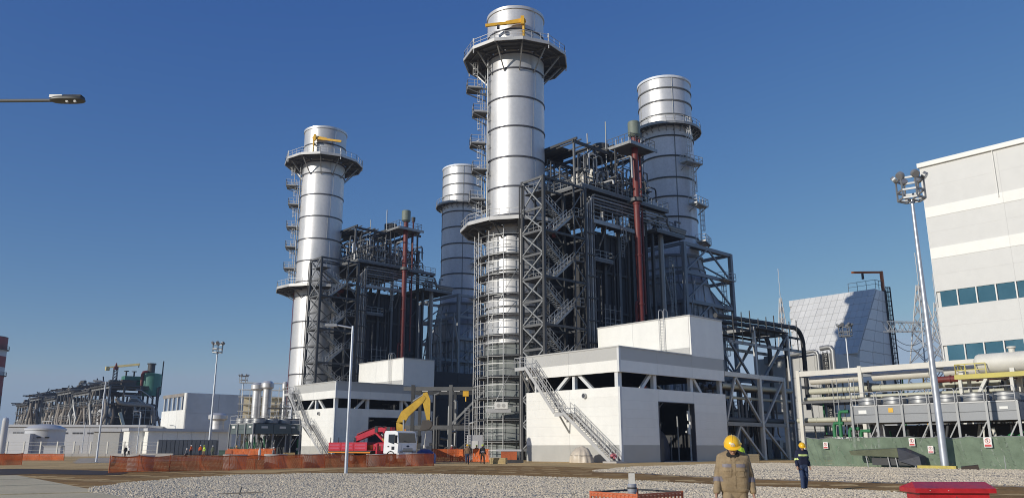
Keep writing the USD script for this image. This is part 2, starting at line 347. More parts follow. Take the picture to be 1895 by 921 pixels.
# loose stones: nobody could count them
def stones(name, P, n, smin, smax, seed, near_bias=0.0, lift=.06):
    r = np.random.default_rng(seed); x0, y0, x1, y1 = P.bounds; pts = np.zeros((0, 2))
    while len(pts) < n:
        q = np.c_[r.uniform(x0, x1, n * 2), r.uniform(y0, y1, n * 2)]
        q = q[shapely.contains_xy(P, q[:, 0], q[:, 1])]
        q = q[np.abs(q[:, 0] / np.maximum(q[:, 1], 1)) < .70]
        if near_bias: q = q[r.random(len(q)) < np.clip((near_bias / q[:, 1]) ** 1.5, 0, 1)]
        pts = np.vstack([pts, q])
    pts = pts[:n]; path = numbered('/World', name); pi = UsdGeom.PointInstancer.Define(stage, path); protos = []
    for k in range(4):
        s = trimesh.creation.icosphere(subdivisions=1, radius=1.0); v = np.array(s.vertices)
        v *= (1 + .35 * np.random.default_rng(seed * 10 + k).uniform(-1, 1, (len(v), 1))); v *= [1, .8, .6]
        pp = f'{path}/stone' + (f'_{k:03d}' if k else ''); _mesh(pp, MB().flat(v, s.faces), M_stone); protos.append(pp)
    pi.CreatePrototypesRel().SetTargets(protos)
    pi.CreateProtoIndicesAttr(Vt.IntArray.FromNumpy(r.integers(0, 4, n).astype(np.int32)))
    sz = r.uniform(smin, smax, n) * .5; z = gz(pts[:, 0], pts[:, 1]) + lift + sz * .25
    pi.CreatePositionsAttr(Vt.Vec3fArray.FromNumpy(np.c_[pts, z].astype(np.float32)))
    pi.CreateScalesAttr(Vt.Vec3fArray.FromNumpy(np.repeat(sz[:, None], 3, 1).astype(np.float32)))
    a = r.uniform(0, 2 * math.pi, n); q = np.c_[np.cos(a / 2), r.uniform(-.2, .2, n), r.uniform(-.2, .2, n), np.sin(a / 2)]; q /= np.linalg.norm(q, axis=1, keepdims=True)
    pi.CreateOrientationsAttr(Vt.QuathArray([Gf.Quath(float(w), float(x), float(y), float(zz)) for w, x, y, zz in q]))
    _tag(pi.GetPrim(), kind='stuff')
stones('gravel', G_near, 70000, .04, .11, 1, near_bias=30)
stones('gravel', G_far, 40000, .05, .12, 2)
# ---------------------------------------------------------------- stacks of the boilers
OFF2 = (1.4, 60.3)
ST, R1 = (10.1, 27.1), 4.25
Z_RING = [.3, 5, 10, 15, 20, 25, 30, 32.9, 37, 41.4, 46, 50.5, 55, 57.4]
def ngon(r, n, a0=0.0, z=0.0): return [np.array([r * math.cos(a0 + 2 * math.pi * i / n), r * math.sin(a0 + 2 * math.pi * i / n), z]) for i in range(n)]
def platform(T, z, r_in, r_out, n, m_edge, struts, rods=0, a0=.13):
    part(T, 'platform_deck', MB().lathe([(r_in + .12, z - .04), (r_out - .1, z - .04), (r_out - .1, z + .02), (r_in + .12, z + .02)], n, a0=a0, a1=a0 + 2 * math.pi), M_grate)
    P = ngon(r_out, n, a0, z)
    for i in range(n):
        p, q = P[i], P[(i + 1) % n]
        part(T, 'edge_beam', MB().beam(p + [0, 0, -.08], q + [0, 0, -.08], .12, .42), m_edge)
    m = MB()
    for rr in (r_in + (r_out - r_in) * .36, r_in + (r_out - r_in) * .7):
        Q = ngon(rr, n, a0, z - .2)
        for i in range(n): m.beam(Q[i], Q[(i + 1) % n], .1, .24)
    part(T, 'ring_joists', m, M_steel_mid)
    for i in range(n):
        u = P[i] / np.linalg.norm(P[i][:2]) * np.array([1, 1, 0])
        part(T, 'radial_beam', MB().beam(u * (r_in + .05) + [0, 0, z - .24], u * (r_out - .08) + [0, 0, z - .24], .16, .32), M_steel_mid)
        if struts: part(T, 'strut', MB().beam(u * (r_in + .05) + [0, 0, z - 3.3], u * (r_out - .9) + [0, 0, z - .4], .17), M_galv)
    part(T, 'railing', MB().rail(ngon(r_out - .06, n, a0, z + .1), 1.15, .06, 1.3, closed=True, toe=True), M_galv_light)
    for k in range(rods):
        i = (k * 5 + 7) % n; p = P[i] * .985
        part(T, 'warning_lamp', MB().beam(p + [0, 0, 0], p + [0, 0, 1.7], .16).tube(p + [0, 0, 1.7], p + [0, 0, 2.3], .13, 8), M_galv_light)
def main_stack(label, off, insulated, boom):
    b = W(ST[0] + off[0], ST[1] + off[1]); T = thing('exhaust_stack', label, 'stack', (b[0], b[1], GZ), 0)
    zz = Z_RING + [61.2, 64.8]
    part(T, 'footing', MB().lathe([(R1 + .9, -.3), (R1 + .9, .3), (0, .3)], 40), M_conc)
    for i in range(len(zz) - 1):
        lo, hi = zz[i], zz[i + 1]; r = R1 if lo > 29 else R1 - .02
        m = M_primer if (not insulated and hi <= 15.01) else M_shell
        s = part(T, 'shell_course', MB().lathe([(r, lo + .02), (r, hi - .02)], 72), m, 'bare grey course not yet clad' if m is M_primer else None)
        k = -1.02 + .09 * (i % 3) if lo > 29 else -1.9
        for d in (0, 2.2, 4.1):
            a = k + d; u = np.array([math.cos(a), math.sin(a), 0]) * (r + .012)
            part(s, 'seam', MB().beam(u + [0, 0, lo + .1], u + [0, 0, hi - .1], .05, .05), M_galv if m is M_shell else M_steel)
        if i > 0:
            part(T, 'stiffener_ring', MB().lathe([(r - .02, lo - .11), (r + .10, lo - .11), (r + .10, lo + .11), (r - .02, lo + .11)], 72), M_seam if lo > 31 or insulated else M_steel)
    part(T, 'rim', MB().lathe([(R1 - .25, 64.5), (R1 + .16, 64.5), (R1 + .16, 64.95), (R1 - .25, 64.95), (R1 - .25, 60.5)], 72), M_shell)
    part(T, 'inner_flue', MB().lathe([(R1 - .25, 59.0), (R1 - .25, 64.9)][::-1], 48), M_seam)
    platform(T, 57.9, R1, 7.85, 12, M_galv_light, True, 4)
    platform(T, 31.5, R1, 7.9, 12, M_galv_light, False, 0, .05)
    for k in range(12):
        a = .05 + k * math.pi / 6; u = np.array([math.cos(a), math.sin(a), 0]); part(T, 'lower_bracket', MB().beam(u * (R1) + [0, 0, 29.6], u * 6.9 + [0, 0, 31.2], .16), M_steel_mid)
    # parked davit crane
    sg = boom; u0 = np.array([.24 * sg, -1, 0]); u0 /= np.linalg.norm(u0); p = u0 * (R1 + .75) + [0, 0, 58.2]
    tip = p + [-5.6 * sg, -.25, 3.0]
    g = part(T, 'davit_crane', MB().tube(p, p + [0, 0, 4.3], .2, 8).beam(p + [.3 * sg, 0, 3.9], tip, .3, .42).beam(p + [0, 0, 4.3], p + [-2.6 * sg, -.05, 3.75], .1, .2).beam(p + [-.2 * sg, -.25, 3.2], p + [-.2 * sg, -.25, 4.5], .5, .5), M_yellow, 'yellow davit boom parked along the shell')
    part(g, 'hook_block', MB().cbox(tip + [1.9 * sg, 0, -.2], (.4, .4, .5)), M_seam)
    part(T, 'davit_bracket', MB().beam(u0 * R1 + [0, 0, 60.8], p + [0, 0, 2.6], .25).beam(u0 * R1 + [0, 0, 58.8], p + [0, 0, .4], .25), M_steel_mid)
    # ladders, rest landings on the left of the shell
    ang = math.radians(189); d = np.array([math.cos(ang), math.sin(ang), 0]); s = np.array([-d[1], d[0], 0])
    lz = [36.0, 40.1, 44.5, 48.9, 53.2]
    for i, z in enumerate(lz):
        sh = .55 if i % 2 else -.55
        lo, hi = (1.0, 3.0) if i == 4 else ((.25, 2.2) if i % 2 else (.35, 2.4))
        c = lambda r, t, zz: d * (R1 + r) + s * (t + sh) + np.array([0, 0, zz])
        L = part(T, 'rest_landing', MB().hexa([c(lo, -1.1, z - .16), c(hi, -1.1, z - .16), c(hi, 1.1, z - .16), c(lo, 1.1, z - .16), c(lo, -1.1, z), c(hi, -1.1, z), c(hi, 1.1, z), c(lo, 1.1, z)])
                 .beam(c(0, -.9, z - 1.3), c(hi, -.9, z - .2), .14).beam(c(0, .9, z - 1.3), c(hi, .9, z - .2), .14).beam(c(0, -.9, z - .1), c(hi, -.9, z - .1), .14, .24).beam(c(0, .9, z - .1), c(hi, .9, z - .1), .14, .24), M_steel_mid)
        part(L, 'railing', MB().rail([c(lo, -1.1, z), c(hi, -1.1, z), c(hi, 1.1, z), c(lo, 1.1, z)], 1.2, .065, 1.1, toe=True), M_galv_light)
        top = lz[i + 1] + 1.1 if i < 4 else 57.9
        p = c(.75 if i < 4 else 1.5, -.6 if i % 2 else .6, z)
        part(T, 'caged_ladder', MB().ladder(p, top, d, .5, .06, True, .4), M_galv_light)
    p = d * (R1 + .75) + np.array([0, 0, 31.5]); part(T, 'caged_ladder', MB().ladder(p, 37.0, d, .5, .06, True, .4), M_galv_light)
    for t, r in ((1.35, .11), (1.75, .08), (-1.5, .07)):
        q = d * (R1 + .14) + s * t; part(T, 'conduit', MB().tube(q + [0, 0, 31.5], q + [0, 0, 57.5], r, 6), M_galv)
    for z in np.arange(33, 57, 2.1):
        q = d * (R1 + .1); part(T, 'conduit_bracket', MB().beam(q + s * 1.0 + [0, 0, z], q + s * 2.0 + [0, 0, z], .1), M_steel)
    if insulated:
        q = np.array([math.cos(3.5), math.sin(3.5), 0]) * (R1 + .12)
        part(T, 'red_riser', MB().tube(q + [0, 0, .3], q + [0, 0, 31], .07, 6), M_red)
    return T
main_stack('tall silver stack on the right of centre, with scaffolding round its lower half', (0, 0), False, 1)
main_stack('silver stack left of centre, clad bright to the ground, yellow davit leaning right', OFF2, True, -1)

# scaffolding round the foot of the nearer stack
b = W(*ST); T = thing('tube_scaffold', 'tube scaffolding wrapped round the lower half of the tallest stack', 'scaffold', (b[0], b[1], GZ), 0)
NS = 16
for i in range(NS):
    a = 2 * math.pi * i / NS + .1
    for r in ((5.85,) if i % 2 else (5.85, 4.95)):
        p = np.array([r * math.cos(a), r * math.sin(a), 0]); part(T, 'standard', MB().tube(p, p + [0, 0, 30.4 + (i * 7 % 5) * .25], .06, 6), M_galv_light)
for j, z in enumerate(np.arange(1.2, 30.3, .92)):
    m = MB(); P = ngon(5.87, NS, .1, z + .03 * (j % 3)); k = (j * 5) % NS
    for i in range(NS):
        if (i + j * 3) % 9 == 0 and j % 3: continue
        m.beam(P[i], P[(i + 1) % NS], .05 if j % 3 else .075)
    part(T, 'ledger_ring', m, M_galv if j % 3 else M_galv_light)
for z in np.arange(2.4, 29, 2.75):
    part(T, 'scaffold_deck', MB().lathe([(R1 + .16, z - .06), (5.7, z - .06), (5.7, z + .02), (R1 + .16, z + .02)], NS, a0=.1, a1=.1 + 2 * math.pi), M_grate)
m = MB()
for i in range(0, NS, 3):
    for j in range(7):
        P, Q = ngon(5.92, NS, .1, 1 + j * 4.1), ngon(5.92, NS, .1, 5.1 + j * 4.1); m.beam(P[(i + j) % NS], Q[(i + j + 1) % NS], .05)
part(T, 'diagonals', m, M_galv)
p = np.array([6.2 * math.cos(-1.95), 6.2 * math.sin(-1.95), 0])
part(T, 'access_box', MB().cbox(p + [0, 0, 6.1], (3.2, .9, .5), 0.0), M_galv_light)
sg = part(T, 'notice_board', MB().cbox(p + [.35, -.52, 6.75], (1.7, .04, .85)), M_white)
for k in (-.35, .3): part(sg, 'round_mark', MB().tube(p + [.35 + k, -.56, 6.75], p + [.35 + k, -.54, 6.75], .24, 16), M_grey_band)
r2 = np.random.default_rng(5)
for k in range(26):
    a = r2.uniform(-2.9, -.5); z = r2.uniform(2, 29); p = np.array([5.5 * math.cos(a), 5.5 * math.sin(a), z])
    part(T, 'board', MB().cbox(p, (r2.uniform(.8, 1.8), .25, .06), a + 1.57), M_steel_mid if k % 2 else M_galv)
# ---------------------------------------------------------------- bypass stacks behind, with hood, casing and support frame
BS, R3 = (46.3, 26.8), 4.65
def bypass_stack(label, off):
    b = W(BS[0] + off[0], BS[1] + off[1]); T = thing('exhaust_stack', label, 'stack', (b[0], b[1], GZ), ROT)
    zz = [32.6, 36, 39.4, 43, 46.4, 50.3, 54, 56.2, 58, 60.6, 63.0, 65.2]
    vis = math.radians(198)              # towards the camera in the plant's axes
    for i in range(len(zz) - 1):
        lo, hi = zz[i], zz[i + 1]
        s = part(T, 'shell_course', MB().lathe([(R3, lo + .02), (R3, hi - .02)], 72), M_shell if lo > 55.5 else M_shell_grey)
        for d in (.33, -1.1, 1.9):
            u = np.array([math.cos(vis + d + .3), math.sin(vis + d + .3), 0]) * (R3 + .04); part(s, 'vertical_rib', MB().beam(u + [0, 0, lo + .1], u + [0, 0, hi - .1], .12, .12), M_steel_blue if lo < 55 else M_galv)
        part(T, 'stiffener_ring', MB().lathe([(R3 - .02, lo - .12), (R3 + .15, lo - .12), (R3 + .15, lo + .12), (R3 - .02, lo + .12)], 72), M_steel if lo < 56 else M_steel_mid)
    part(T, 'rim', MB().lathe([(R3 - .2, 64.9), (R3 + .18, 64.9), (R3 + .18, 65.3), (R3 - .2, 65.3), (R3 - .2, 61)], 72), M_shell_grey)
    platform(T, 56.0, R3, 6.15, 24, M_galv, False, 0)
    for k in range(24):
        a = .13 + k * math.pi / 12; u = np.array([math.cos(a), math.sin(a), 0]); part(T, 'bracket', MB().beam(u * R3 + [0, 0, 54.9], u * 5.7 + [0, 0, 55.8], .12), M_galv)
    # rest landings and ladders on the right front
    for i, (z, a, ht) in enumerate([(48.8, 262, 7.3), (41.6, 276, 7.2), (35.2, 291, 6.4)]):
        a = math.radians(a); d = np.array([math.cos(a), math.sin(a), 0]); s = np.array([-d[1], d[0], 0]); c = lambda r, t, zz: d * (R3 + r) + s * t + np.array([0, 0, zz])
        L = part(T, 'rest_landing', MB().hexa([c(.15, -1.9, z - .15), c(1.8, -1.9, z - .15), c(1.8, 1.9, z - .15), c(.15, 1.9, z - .15), c(.15, -1.9, z), c(1.8, -1.9, z), c(1.8, 1.9, z), c(.15, 1.9, z)]).beam(c(0, -1.5, z - 1.2), c(1.7, -1.5, z - .15), .14).beam(c(0, 1.5, z - 1.2), c(1.7, 1.5, z - .15), .14), M_galv)
        part(L, 'railing', MB().rail([c(.15, -1.9, z), c(1.8, -1.9, z), c(1.8, 1.9, z), c(.15, 1.9, z)], 1.2, .07, 1.0, toe=True), M_galv_light)
        part(T, 'caged_ladder', MB().ladder(c(.7, -.9 if i % 2 else -.2, z), z + ht + 1.1, d, .55, .07, True, .4), M_galv_light)
    # hood and casing
    a = np.linspace(0, 2 * math.pi, 49)[:-1] + math.pi / 4
    hx, hy = 5.1, 6.2
    cir = lambda r, z: np.c_[r * np.cos(a), r * np.sin(a), np.full(48, z)]
    sq = lambda kx, ky, z: np.c_[np.clip(np.cos(a) * 1.42 * kx, -kx, kx), np.clip(np.sin(a) * 1.42 * ky, -ky, ky), np.full(48, z)]
    lev = [cir(R3 + .25, 32.9), cir(R3 + .75, 30.4), cir(R3 + 1.3, 27.8), sq(hx, hy, 24.6)]
    for lo, hi in zip(lev[:-1], lev[1:]):
        v = np.vstack([lo, hi]); f = [t for j in range(48) for t in ((j + 48, (j + 1) % 48 + 48, (j + 1) % 48), (j + 48, (j + 1) % 48, j))]
        part(T, 'hood', MB().flat(v, f), M_duct)
    part(T, 'hood_ring', MB().lathe([(R3, 32.4), (R3 + .6, 32.4), (R3 + .6, 32.8), (R3, 32.8)], 48), M_steel_blue)
    for rr, z in ((R3 + .8, 30.4), (R3 + 1.35, 27.8)): part(T, 'hood_ring', MB().lathe([(rr - .3, z - .12), (rr + .12, z - .12), (rr + .12, z + .12), (rr - .3, z + .12)], 48), M_steel_blue)
    for k in range(0, 48, 3):
        for lo, hi in zip(lev[:-1], lev[1:]): part(T, 'hood_rib', MB().beam(lo[k] * [1.01, 1.01, 1], hi[k] * [1.01, 1.01, 1], .14), M_steel_blue)
    part(T, 'casing', MB().box((-hx, -hy, 4.5), (hx, hy, 24.6)), M_duct)
    for face in range(2):                # ribs on the two faces in view
        for k in range(8):
            t = -hx + .1 + k * (2 * hx - .2) / 7
            p, q = ((t, -hy - .09, 4.6), (t, -hy - .09, 24.5)) if face else ((-hx - .09, t, 4.6), (-hx - .09, t, 24.5))
            part(T, 'casing_rib', MB().beam(p, q, .18, .2), M_steel_blue)
        for z in (4.6, 7.6, 10.4, 13.2, 16, 18.9, 21.8, 24.5):
            p, q = ((-hx, -hy - .14, z), (hx, -hy - .14, z)) if face else ((-hx - .14, -hy, z), (-hx - .14, hy, z))
            part(T, 'casing_band', MB().beam(p, q, .26, .3), M_steel_blue)
    for k, (t, z0, z1) in enumerate([(-3.5, 5, 24), (1.2, 6, 22), (4.6, 14, 29)]):
        part(T, 'caged_ladder', MB().ladder((t, -hy - .5, z0), z1, (0, -1), .55, .07, True, .4), M_galv)
    for z, t0, t1 in ((28.9, 3.2, 6.6), (13.4, -6, -1), (7.6, -6, 6)):
        L = part(T, 'casing_landing', MB().box((t0, -hy - 1.9, z - .15), (t1, -hy - .3, z)), M_galv)
        part(L, 'railing', MB().rail([(t0, -hy - .4, z), (t0, -hy - 1.9, z), (t1, -hy - 1.9, z), (t1, -hy - .4, z)], 1.15, .065, 1.2), M_galv_light)
    r = np.random.default_rng(11)
    for k in range(16):
        x = r.uniform(-6, 6); z = r.uniform(2, 12); part(T, 'small_pipe', MB().path([(x, -hy - 1.0, z), (x, -hy - 1.0, z + r.uniform(2, 6)), (x + r.uniform(-3, 3), -hy - 1.0, z + r.uniform(5, 9))], r.uniform(.06, .16), 6), M_galv if k % 2 else M_steel_blue)
    # support frame (bolted round the duct)
    F = plant('support_frame', FR_LABEL[1 if off[0] else 0], 'steel frame', 46.9, 20, off, GZ)
    cols = [(40.3, 20), (53.6, 20), (40.3, 34.2), (53.6, 34.2), (33.5, 20), (33.5, 34.2)]
    for i, (x, y) in enumerate(cols): part(F, 'column', MB().beam((x, y, 0), (x, y, 34.0 if i < 4 else 20), .62, .62, up=(1, 0, 0)), M_steel_blue)
    zs = [33.8, 29.1, 24.4, 19.6, 13, 6.5]
    for z in zs:
        for p, q in (((40.3, 20), (53.6, 20)), ((53.6, 20), (53.6, 34.2)), ((40.3, 20), (40.3, 34.2)), ((40.3, 34.2), (53.6, 34.2)), ((33.5, 20), (40.3, 20))):
            if p[0] == 33.5 and z > 21: continue
            if p[1] == q[1] and p[0] == 40.3 and q[1] == 20 and z in (29.1,): pass
            part(F, 'girder', MB().beam((*p, z), (*q, z), .38, .55), M_steel_blue)
    for (p, q) in (((40.3, 20), (53.6, 20)), ((53.6, 20), (53.6, 34.2)), ((40.3, 34.2), (53.6, 34.2))):
        for i in range(len(zs) - 1):
            c = ((p[0] + q[0]) / 2, (p[1] + q[1]) / 2)
            part(F, 'brace', MB().beam((*p, zs[i + 1]), (*c, zs[i]), .26), M_steel_blue)
            part(F, 'brace', MB().beam((*q, zs[i + 1]), (*c, zs[i]), .26), M_steel_blue)
    part(F, 'roof_walkway', MB().box((45, 20.4, 34.1), (53.4, 22.2, 34.25)), M_grate)
    return T
FR_LABEL = ['blue-grey braced steel frame carrying the duct under the right rear stack', 'blue-grey braced steel frame under the half-hidden middle stack']
bypass_stack('grey ribbed stack at the right rear with round balcony and shiny top', (0, 0))
bypass_stack('grey ribbed stack half hidden behind the tallest one', OFF2)

# ---------------------------------------------------------------- stair towers
M_steel_lit = mat('weathered_brace_steel', (.26, .265, .26), .6, .2, .12, .8)  # lighter steel, sunlight put into the colour of the left-face braces
def stair_tower(label, off):
    T = plant('stair_tower', label, 'stair tower', 8.8, 18, off, GZ)
    a0, a1, b0, b1, top = 4.85, 12.7, 16.0, 20.0, 36.1
    for a, b in ((a0, b0), (a0, b1), (a1, b0), (a1, b1), (7.2, b1), (10.5, b0 + .0)):
        w = .36 if (a in (a0, a1)) else .2
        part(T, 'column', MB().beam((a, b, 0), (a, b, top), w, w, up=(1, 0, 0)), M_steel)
    lev = [4.4 + 3.05 * k for k in range(-1, 10)] + [top - .15]
    for i, z in enumerate(lev):
        part(T, 'tie_beam', MB().beam((a0, b0, z), (a0, b1, z), .22, .3), M_steel_mid)
        part(T, 'tie_beam', MB().beam((a1, b0, z), (a1, b1, z), .2, .28), M_steel)
        if i % 2 or i == len(lev) - 1:
            part(T, 'tie_beam', MB().beam((a0, b0, z), (a1, b0, z), .2, .3), M_steel); part(T, 'tie_beam', MB().beam((a0, b1, z), (a1, b1, z), .2, .3), M_steel)
    for lo, hi in zip(lev[:-1], lev[1:]):
        for p, q in (((a0 - .1, b0), (a0 - .1, b1)), ):
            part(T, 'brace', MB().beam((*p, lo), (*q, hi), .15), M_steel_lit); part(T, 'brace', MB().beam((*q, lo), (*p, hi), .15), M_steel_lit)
    for k in range(1, len(lev) - 2, 2):
        lo, hi = lev[k], lev[k + 2] if k + 2 < len(lev) else lev[-1]
        mid = (a0 + a1) / 2
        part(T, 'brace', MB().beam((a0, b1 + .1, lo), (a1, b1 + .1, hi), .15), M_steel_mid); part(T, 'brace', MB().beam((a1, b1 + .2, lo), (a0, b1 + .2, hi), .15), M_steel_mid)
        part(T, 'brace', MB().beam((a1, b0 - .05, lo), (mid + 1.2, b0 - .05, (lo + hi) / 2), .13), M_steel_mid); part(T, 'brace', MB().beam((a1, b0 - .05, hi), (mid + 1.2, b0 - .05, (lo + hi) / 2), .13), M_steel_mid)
    for k in range(5):
        zl = 4.4 + 6.1 * k; zr = zl + 3.05
        for z, x0, x1, nm in ((zl, a0 + .1, 6.9, 0), (zr, 10.7, a1 - .1, 1)):
            L = part(T, 'landing', MB().box((x0, b0 + .2, z - .14), (x1, b1 - .2, z)), M_grate)
            rail = [(x1, b0 + .2, z), (x0, b0 + .2, z), (x0, b1 - .2, z)] if nm == 0 else [(x0, b0 + .2, z), (x1, b0 + .2, z), (x1, b1 - .2, z)]
            part(L, 'railing', MB().rail(rail, 1.1, .06, .9), M_galv)
        def flight(p, q, bb):
            p, q = np.array([p[0], 0, p[1]]), np.array([q[0], 0, q[1]]); m = MB(); h = MB(); n = 15
            for y in (bb, bb + 1.25):
                m.beam(p + [0, y, 0], q + [0, y, 0], .07, .3)
                h.beam(p + [0, y, 1.05], q + [0, y, 1.05], .06); h.beam(p + [0, y, .55], q + [0, y, .55], .045)
                for i in range(7): s = p + (q - p) * i / 6 + [0, y, 0]; h.beam(s, s + [0, 0, 1.05], .055)
            t = MB()
            for i in range(n): s = p + (q - p) * (i + .5) / n; t.box((s[0] - .13, bb + .04, s[2] - .02), (s[0] + .13, bb + 1.21, s[2] + .02))
            g = part(T, 'stair_flight', m, M_galv); part(g, 'treads', t, M_galv); part(g, 'handrails', h, M_galv_light)
        flight((6.9, zl), (10.7, zr), b0 + .3)
        if k < 4: flight((10.7, zr), (6.9, zl + 6.1), b1 - 1.6)
        elif k == 4: flight((10.7, zr), (6.9, 34.3), b1 - 1.6)
    flight((10.7, 1.35), (6.9, 4.4), b1 - 1.6)
    L = part(T, 'landing', MB().box((a0 + .1, b0 + .2, 34.2), (6.9, b1 - .2, 34.3)), M_grate)
    part(L, 'railing', MB().rail([(6.9, b0 + .2, 34.3), (a0 + .1, b0 + .2, 34.3), (a0 + .1, b1 - .2, 34.3)], 1.1, .06, .9), M_galv)
    part(T, 'guide_pipe', MB().path([(a0 - .3, b1 + .3, 0), (a0 - .3, b1 + .3, 35.4), (a0 - .3, b1 - .6, 35.4), (a0 - .3, b1 - .6, 31)], .09, 6), M_steel)
    return T
stair_tower('dark open stair tower with cross braces in front of the tallest stack', (0, 0))
stair_tower('dark open stair tower with cross braces in front of the left silver stack', OFF2)

# ---------------------------------------------------------------- boilers
def boiler(label, off, seed, white_drum):
    r = np.random.default_rng(seed)
    T = plant('steam_boiler', label, 'boiler', 21.5, 18.4, off, GZ)
    a0, a1, b0, b1, zb, zt = 15.6, 28.0, 18.4, 35.6, 3.5, 31.0
    xs = [a0, 18.7, 21.8, 24.9, a1]
    for lo, hi in zip(xs[:-1], xs[1:]):
        for z0, z1 in zip(np.arange(zb, zt - 1, 5.5), np.arange(zb + 5.5, zt + 1, 5.5)):
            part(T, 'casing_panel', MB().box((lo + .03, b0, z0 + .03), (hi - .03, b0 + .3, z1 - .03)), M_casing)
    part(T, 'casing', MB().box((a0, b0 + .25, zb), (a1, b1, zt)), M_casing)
    for i, x in enumerate(xs):
        part(T, 'column', MB().beam((x, b0 - .35, 0), (x, b0 - .35, 36.2), .5, .5, up=(1, 0, 0)), M_steel if i != 2 else M_steel_mid)
        part(T, 'column', MB().beam((x, b1 + .35, 0), (x, b1 + .35, 36.2), .5, .5, up=(1, 0, 0)), M_steel)
    for x in np.arange(a0 + .8, a1, 1.03): part(T, 'stiffener', MB().beam((x, b0 - .07, zb), (x, b0 - .07, zt), .12, .14, up=(1, 0, 0)), M_casing)
    for z in np.arange(zb, zt + .5, 5.5): part(T, 'buckstay', MB().beam((a0, b0 - .12, z), (a1, b0 - .12, z), .24, .34), M_steel)
    for i in range(4):
        part(T, 'brace', MB().beam((xs[i], b0 - .4, zt - 1 - (i % 2) * 5), (xs[i + 1], b0 - .4, zt + 3 - (i % 2) * 5), .2), M_steel)
    # gallery in front of the roof, and main deck
    def deck(nm, x0, x1, y0, y1, z, rail, m=M_grate, edge=M_steel_mid):
        L = part(T, nm, MB().box((x0, y0, z - .1), (x1, y1, z)), m)
        part(L, 'edge_beam', MB().beam((x0, y0, z - .2), (x1, y0, z - .2), .2, .5).beam((x0, y0 + .15, z - .2), (x0, y1, z - .2), .18, .4).beam((x1, y0 + .15, z - .2), (x1, y1, z - .2), .18, .4), edge)
        mj = MB()
        for x in np.arange(x0 + .6, x1, 1.2): mj.beam((x, y0 + .2, z - .22), (x, y1, z - .22), .12, .22)
        part(L, 'joists', mj, M_steel)
        if rail: part(L, 'railing', MB().rail([(x0, y1, z), (x0, y0, z), (x1, y0, z), (x1, y1, z)], 1.15, .06, 1.4, toe=True), M_galv)
    deck('main_deck', 12.9, a1 + .5, 16.7, b1, 36.9, True)
    deck('gallery', 14.6, 23.2, 16.2, 18.2, 32.0, True, edge=M_galv)
    deck('gallery', 15.3, 19.2, 16.9, 18.0, 26.9, True)
    deck('gallery', 16.8, 19.6, 16.4, 18.0, 13.5, True, edge=M_galv)
    deck('gallery', 16.8, 19.6, 16.4, 18.0, 16.9, True)
    deck('end_platform', a1 + .5, 35.4, 16.2, 30, 33.2, True)
    deck('end_platform', a1 - 4, 30.5, 15.4, 17.2, 36.3, True)
    for x, w in ((15.2, 0), (17.5, 0), (22.6, 1)): part(T, 'gallery_knee', MB().beam((x, 18.0, 28.6), (x, 16.4, 31.6), .18), M_steel_mid)
    part(T, 'caged_ladder', MB().ladder((19.2, 16.2, 9.0), 18.1, (0, -1), .55, .06, False, .4), M_galv)
    part(T, 'caged_ladder', MB().ladder((20.4, 16.0, 27.5), 33.4, (0, -1), .55, .06, True, .4), M_galv)
    m = MB()
    for x in (16.6, 17.6, 18.6, 19.8):
        m.tube((x, 16.3, 8), (x, 16.3, 20.5), .05, 6)
    for z in np.arange(8.6, 20.4, 1.25): m.beam((16.4, 16.3, z), (20.0, 16.3, z), .05)
    part(T, 'hung_scaffold', m, M_galv)
    for x, z0, z1, rr in ((17.4, 8, 25, .12), (20.2, 3.6, 28, .16), (20.9, 3.6, 28, .1), (23.4, 4, 33, .2), (25.9, 4, 33, .1)): part(T, 'downcomer', MB().tube((x, 17.6, z0), (x, 17.6, z1), rr, 8), M_steel)
    part(T, 'truss_arm', MB().beam((22, 16.4, 11.5), (28, 16.4, 11.5), .2).beam((22, 16.4, 9.6), (28, 16.4, 9.6), .2).beam((22, 16.4, 11.5), (24, 16.4, 9.6), .14).beam((24, 16.4, 9.6), (26, 16.4, 11.5), .14).beam((26, 16.4, 11.5), (28, 16.4, 9.6), .14), M_steel_mid)
    # riser bundle beside the stair tower, turning along the deck
    for i in range(5):
        x = 13.3 + .36 * i; y = 16.6 - .06 * i; z = 33.9 + .44 * i
        pts = [(x, y, 0), (x, y, z - .4), (x + .12, y, z - .12), (x + .4, y, z), (31.6 - .28 * i, y - .3, z), (32.0 - .28 * i, y - .3, z - .15), (32.1 - .28 * i, y - .3, z - .5), (32.1 - .28 * i, y - .3, 33.9 + .14 * i), (32.3 - .28 * i, y - .3, 33.6 + .14 * i), (35.6, y - .3, 33.55 + .14 * i)]
        part(T, 'lagged_riser', MB().path(pts, .15, 8), M_galv if i % 2 else M_steel_mid)
    for z in np.arange(3, 33, 3.0): part(T, 'riser_clamp', MB().beam((13.0, 16.25, z), (15.2, 16.2, z), .12, .2), M_steel)
    m = MB()
    for x in (12.95, 15.25): m.beam((x, 16.9, 0), (x, 16.9, 36), .2)
    for k, z in enumerate(np.arange(1, 35, 2.0)): m.beam((12.95 if k % 2 else 15.25, 16.9, z), (15.25 if k % 2 else 12.95, 16.9, z + 2), .1)
    part(T, 'riser_trestle', m, M_steel)
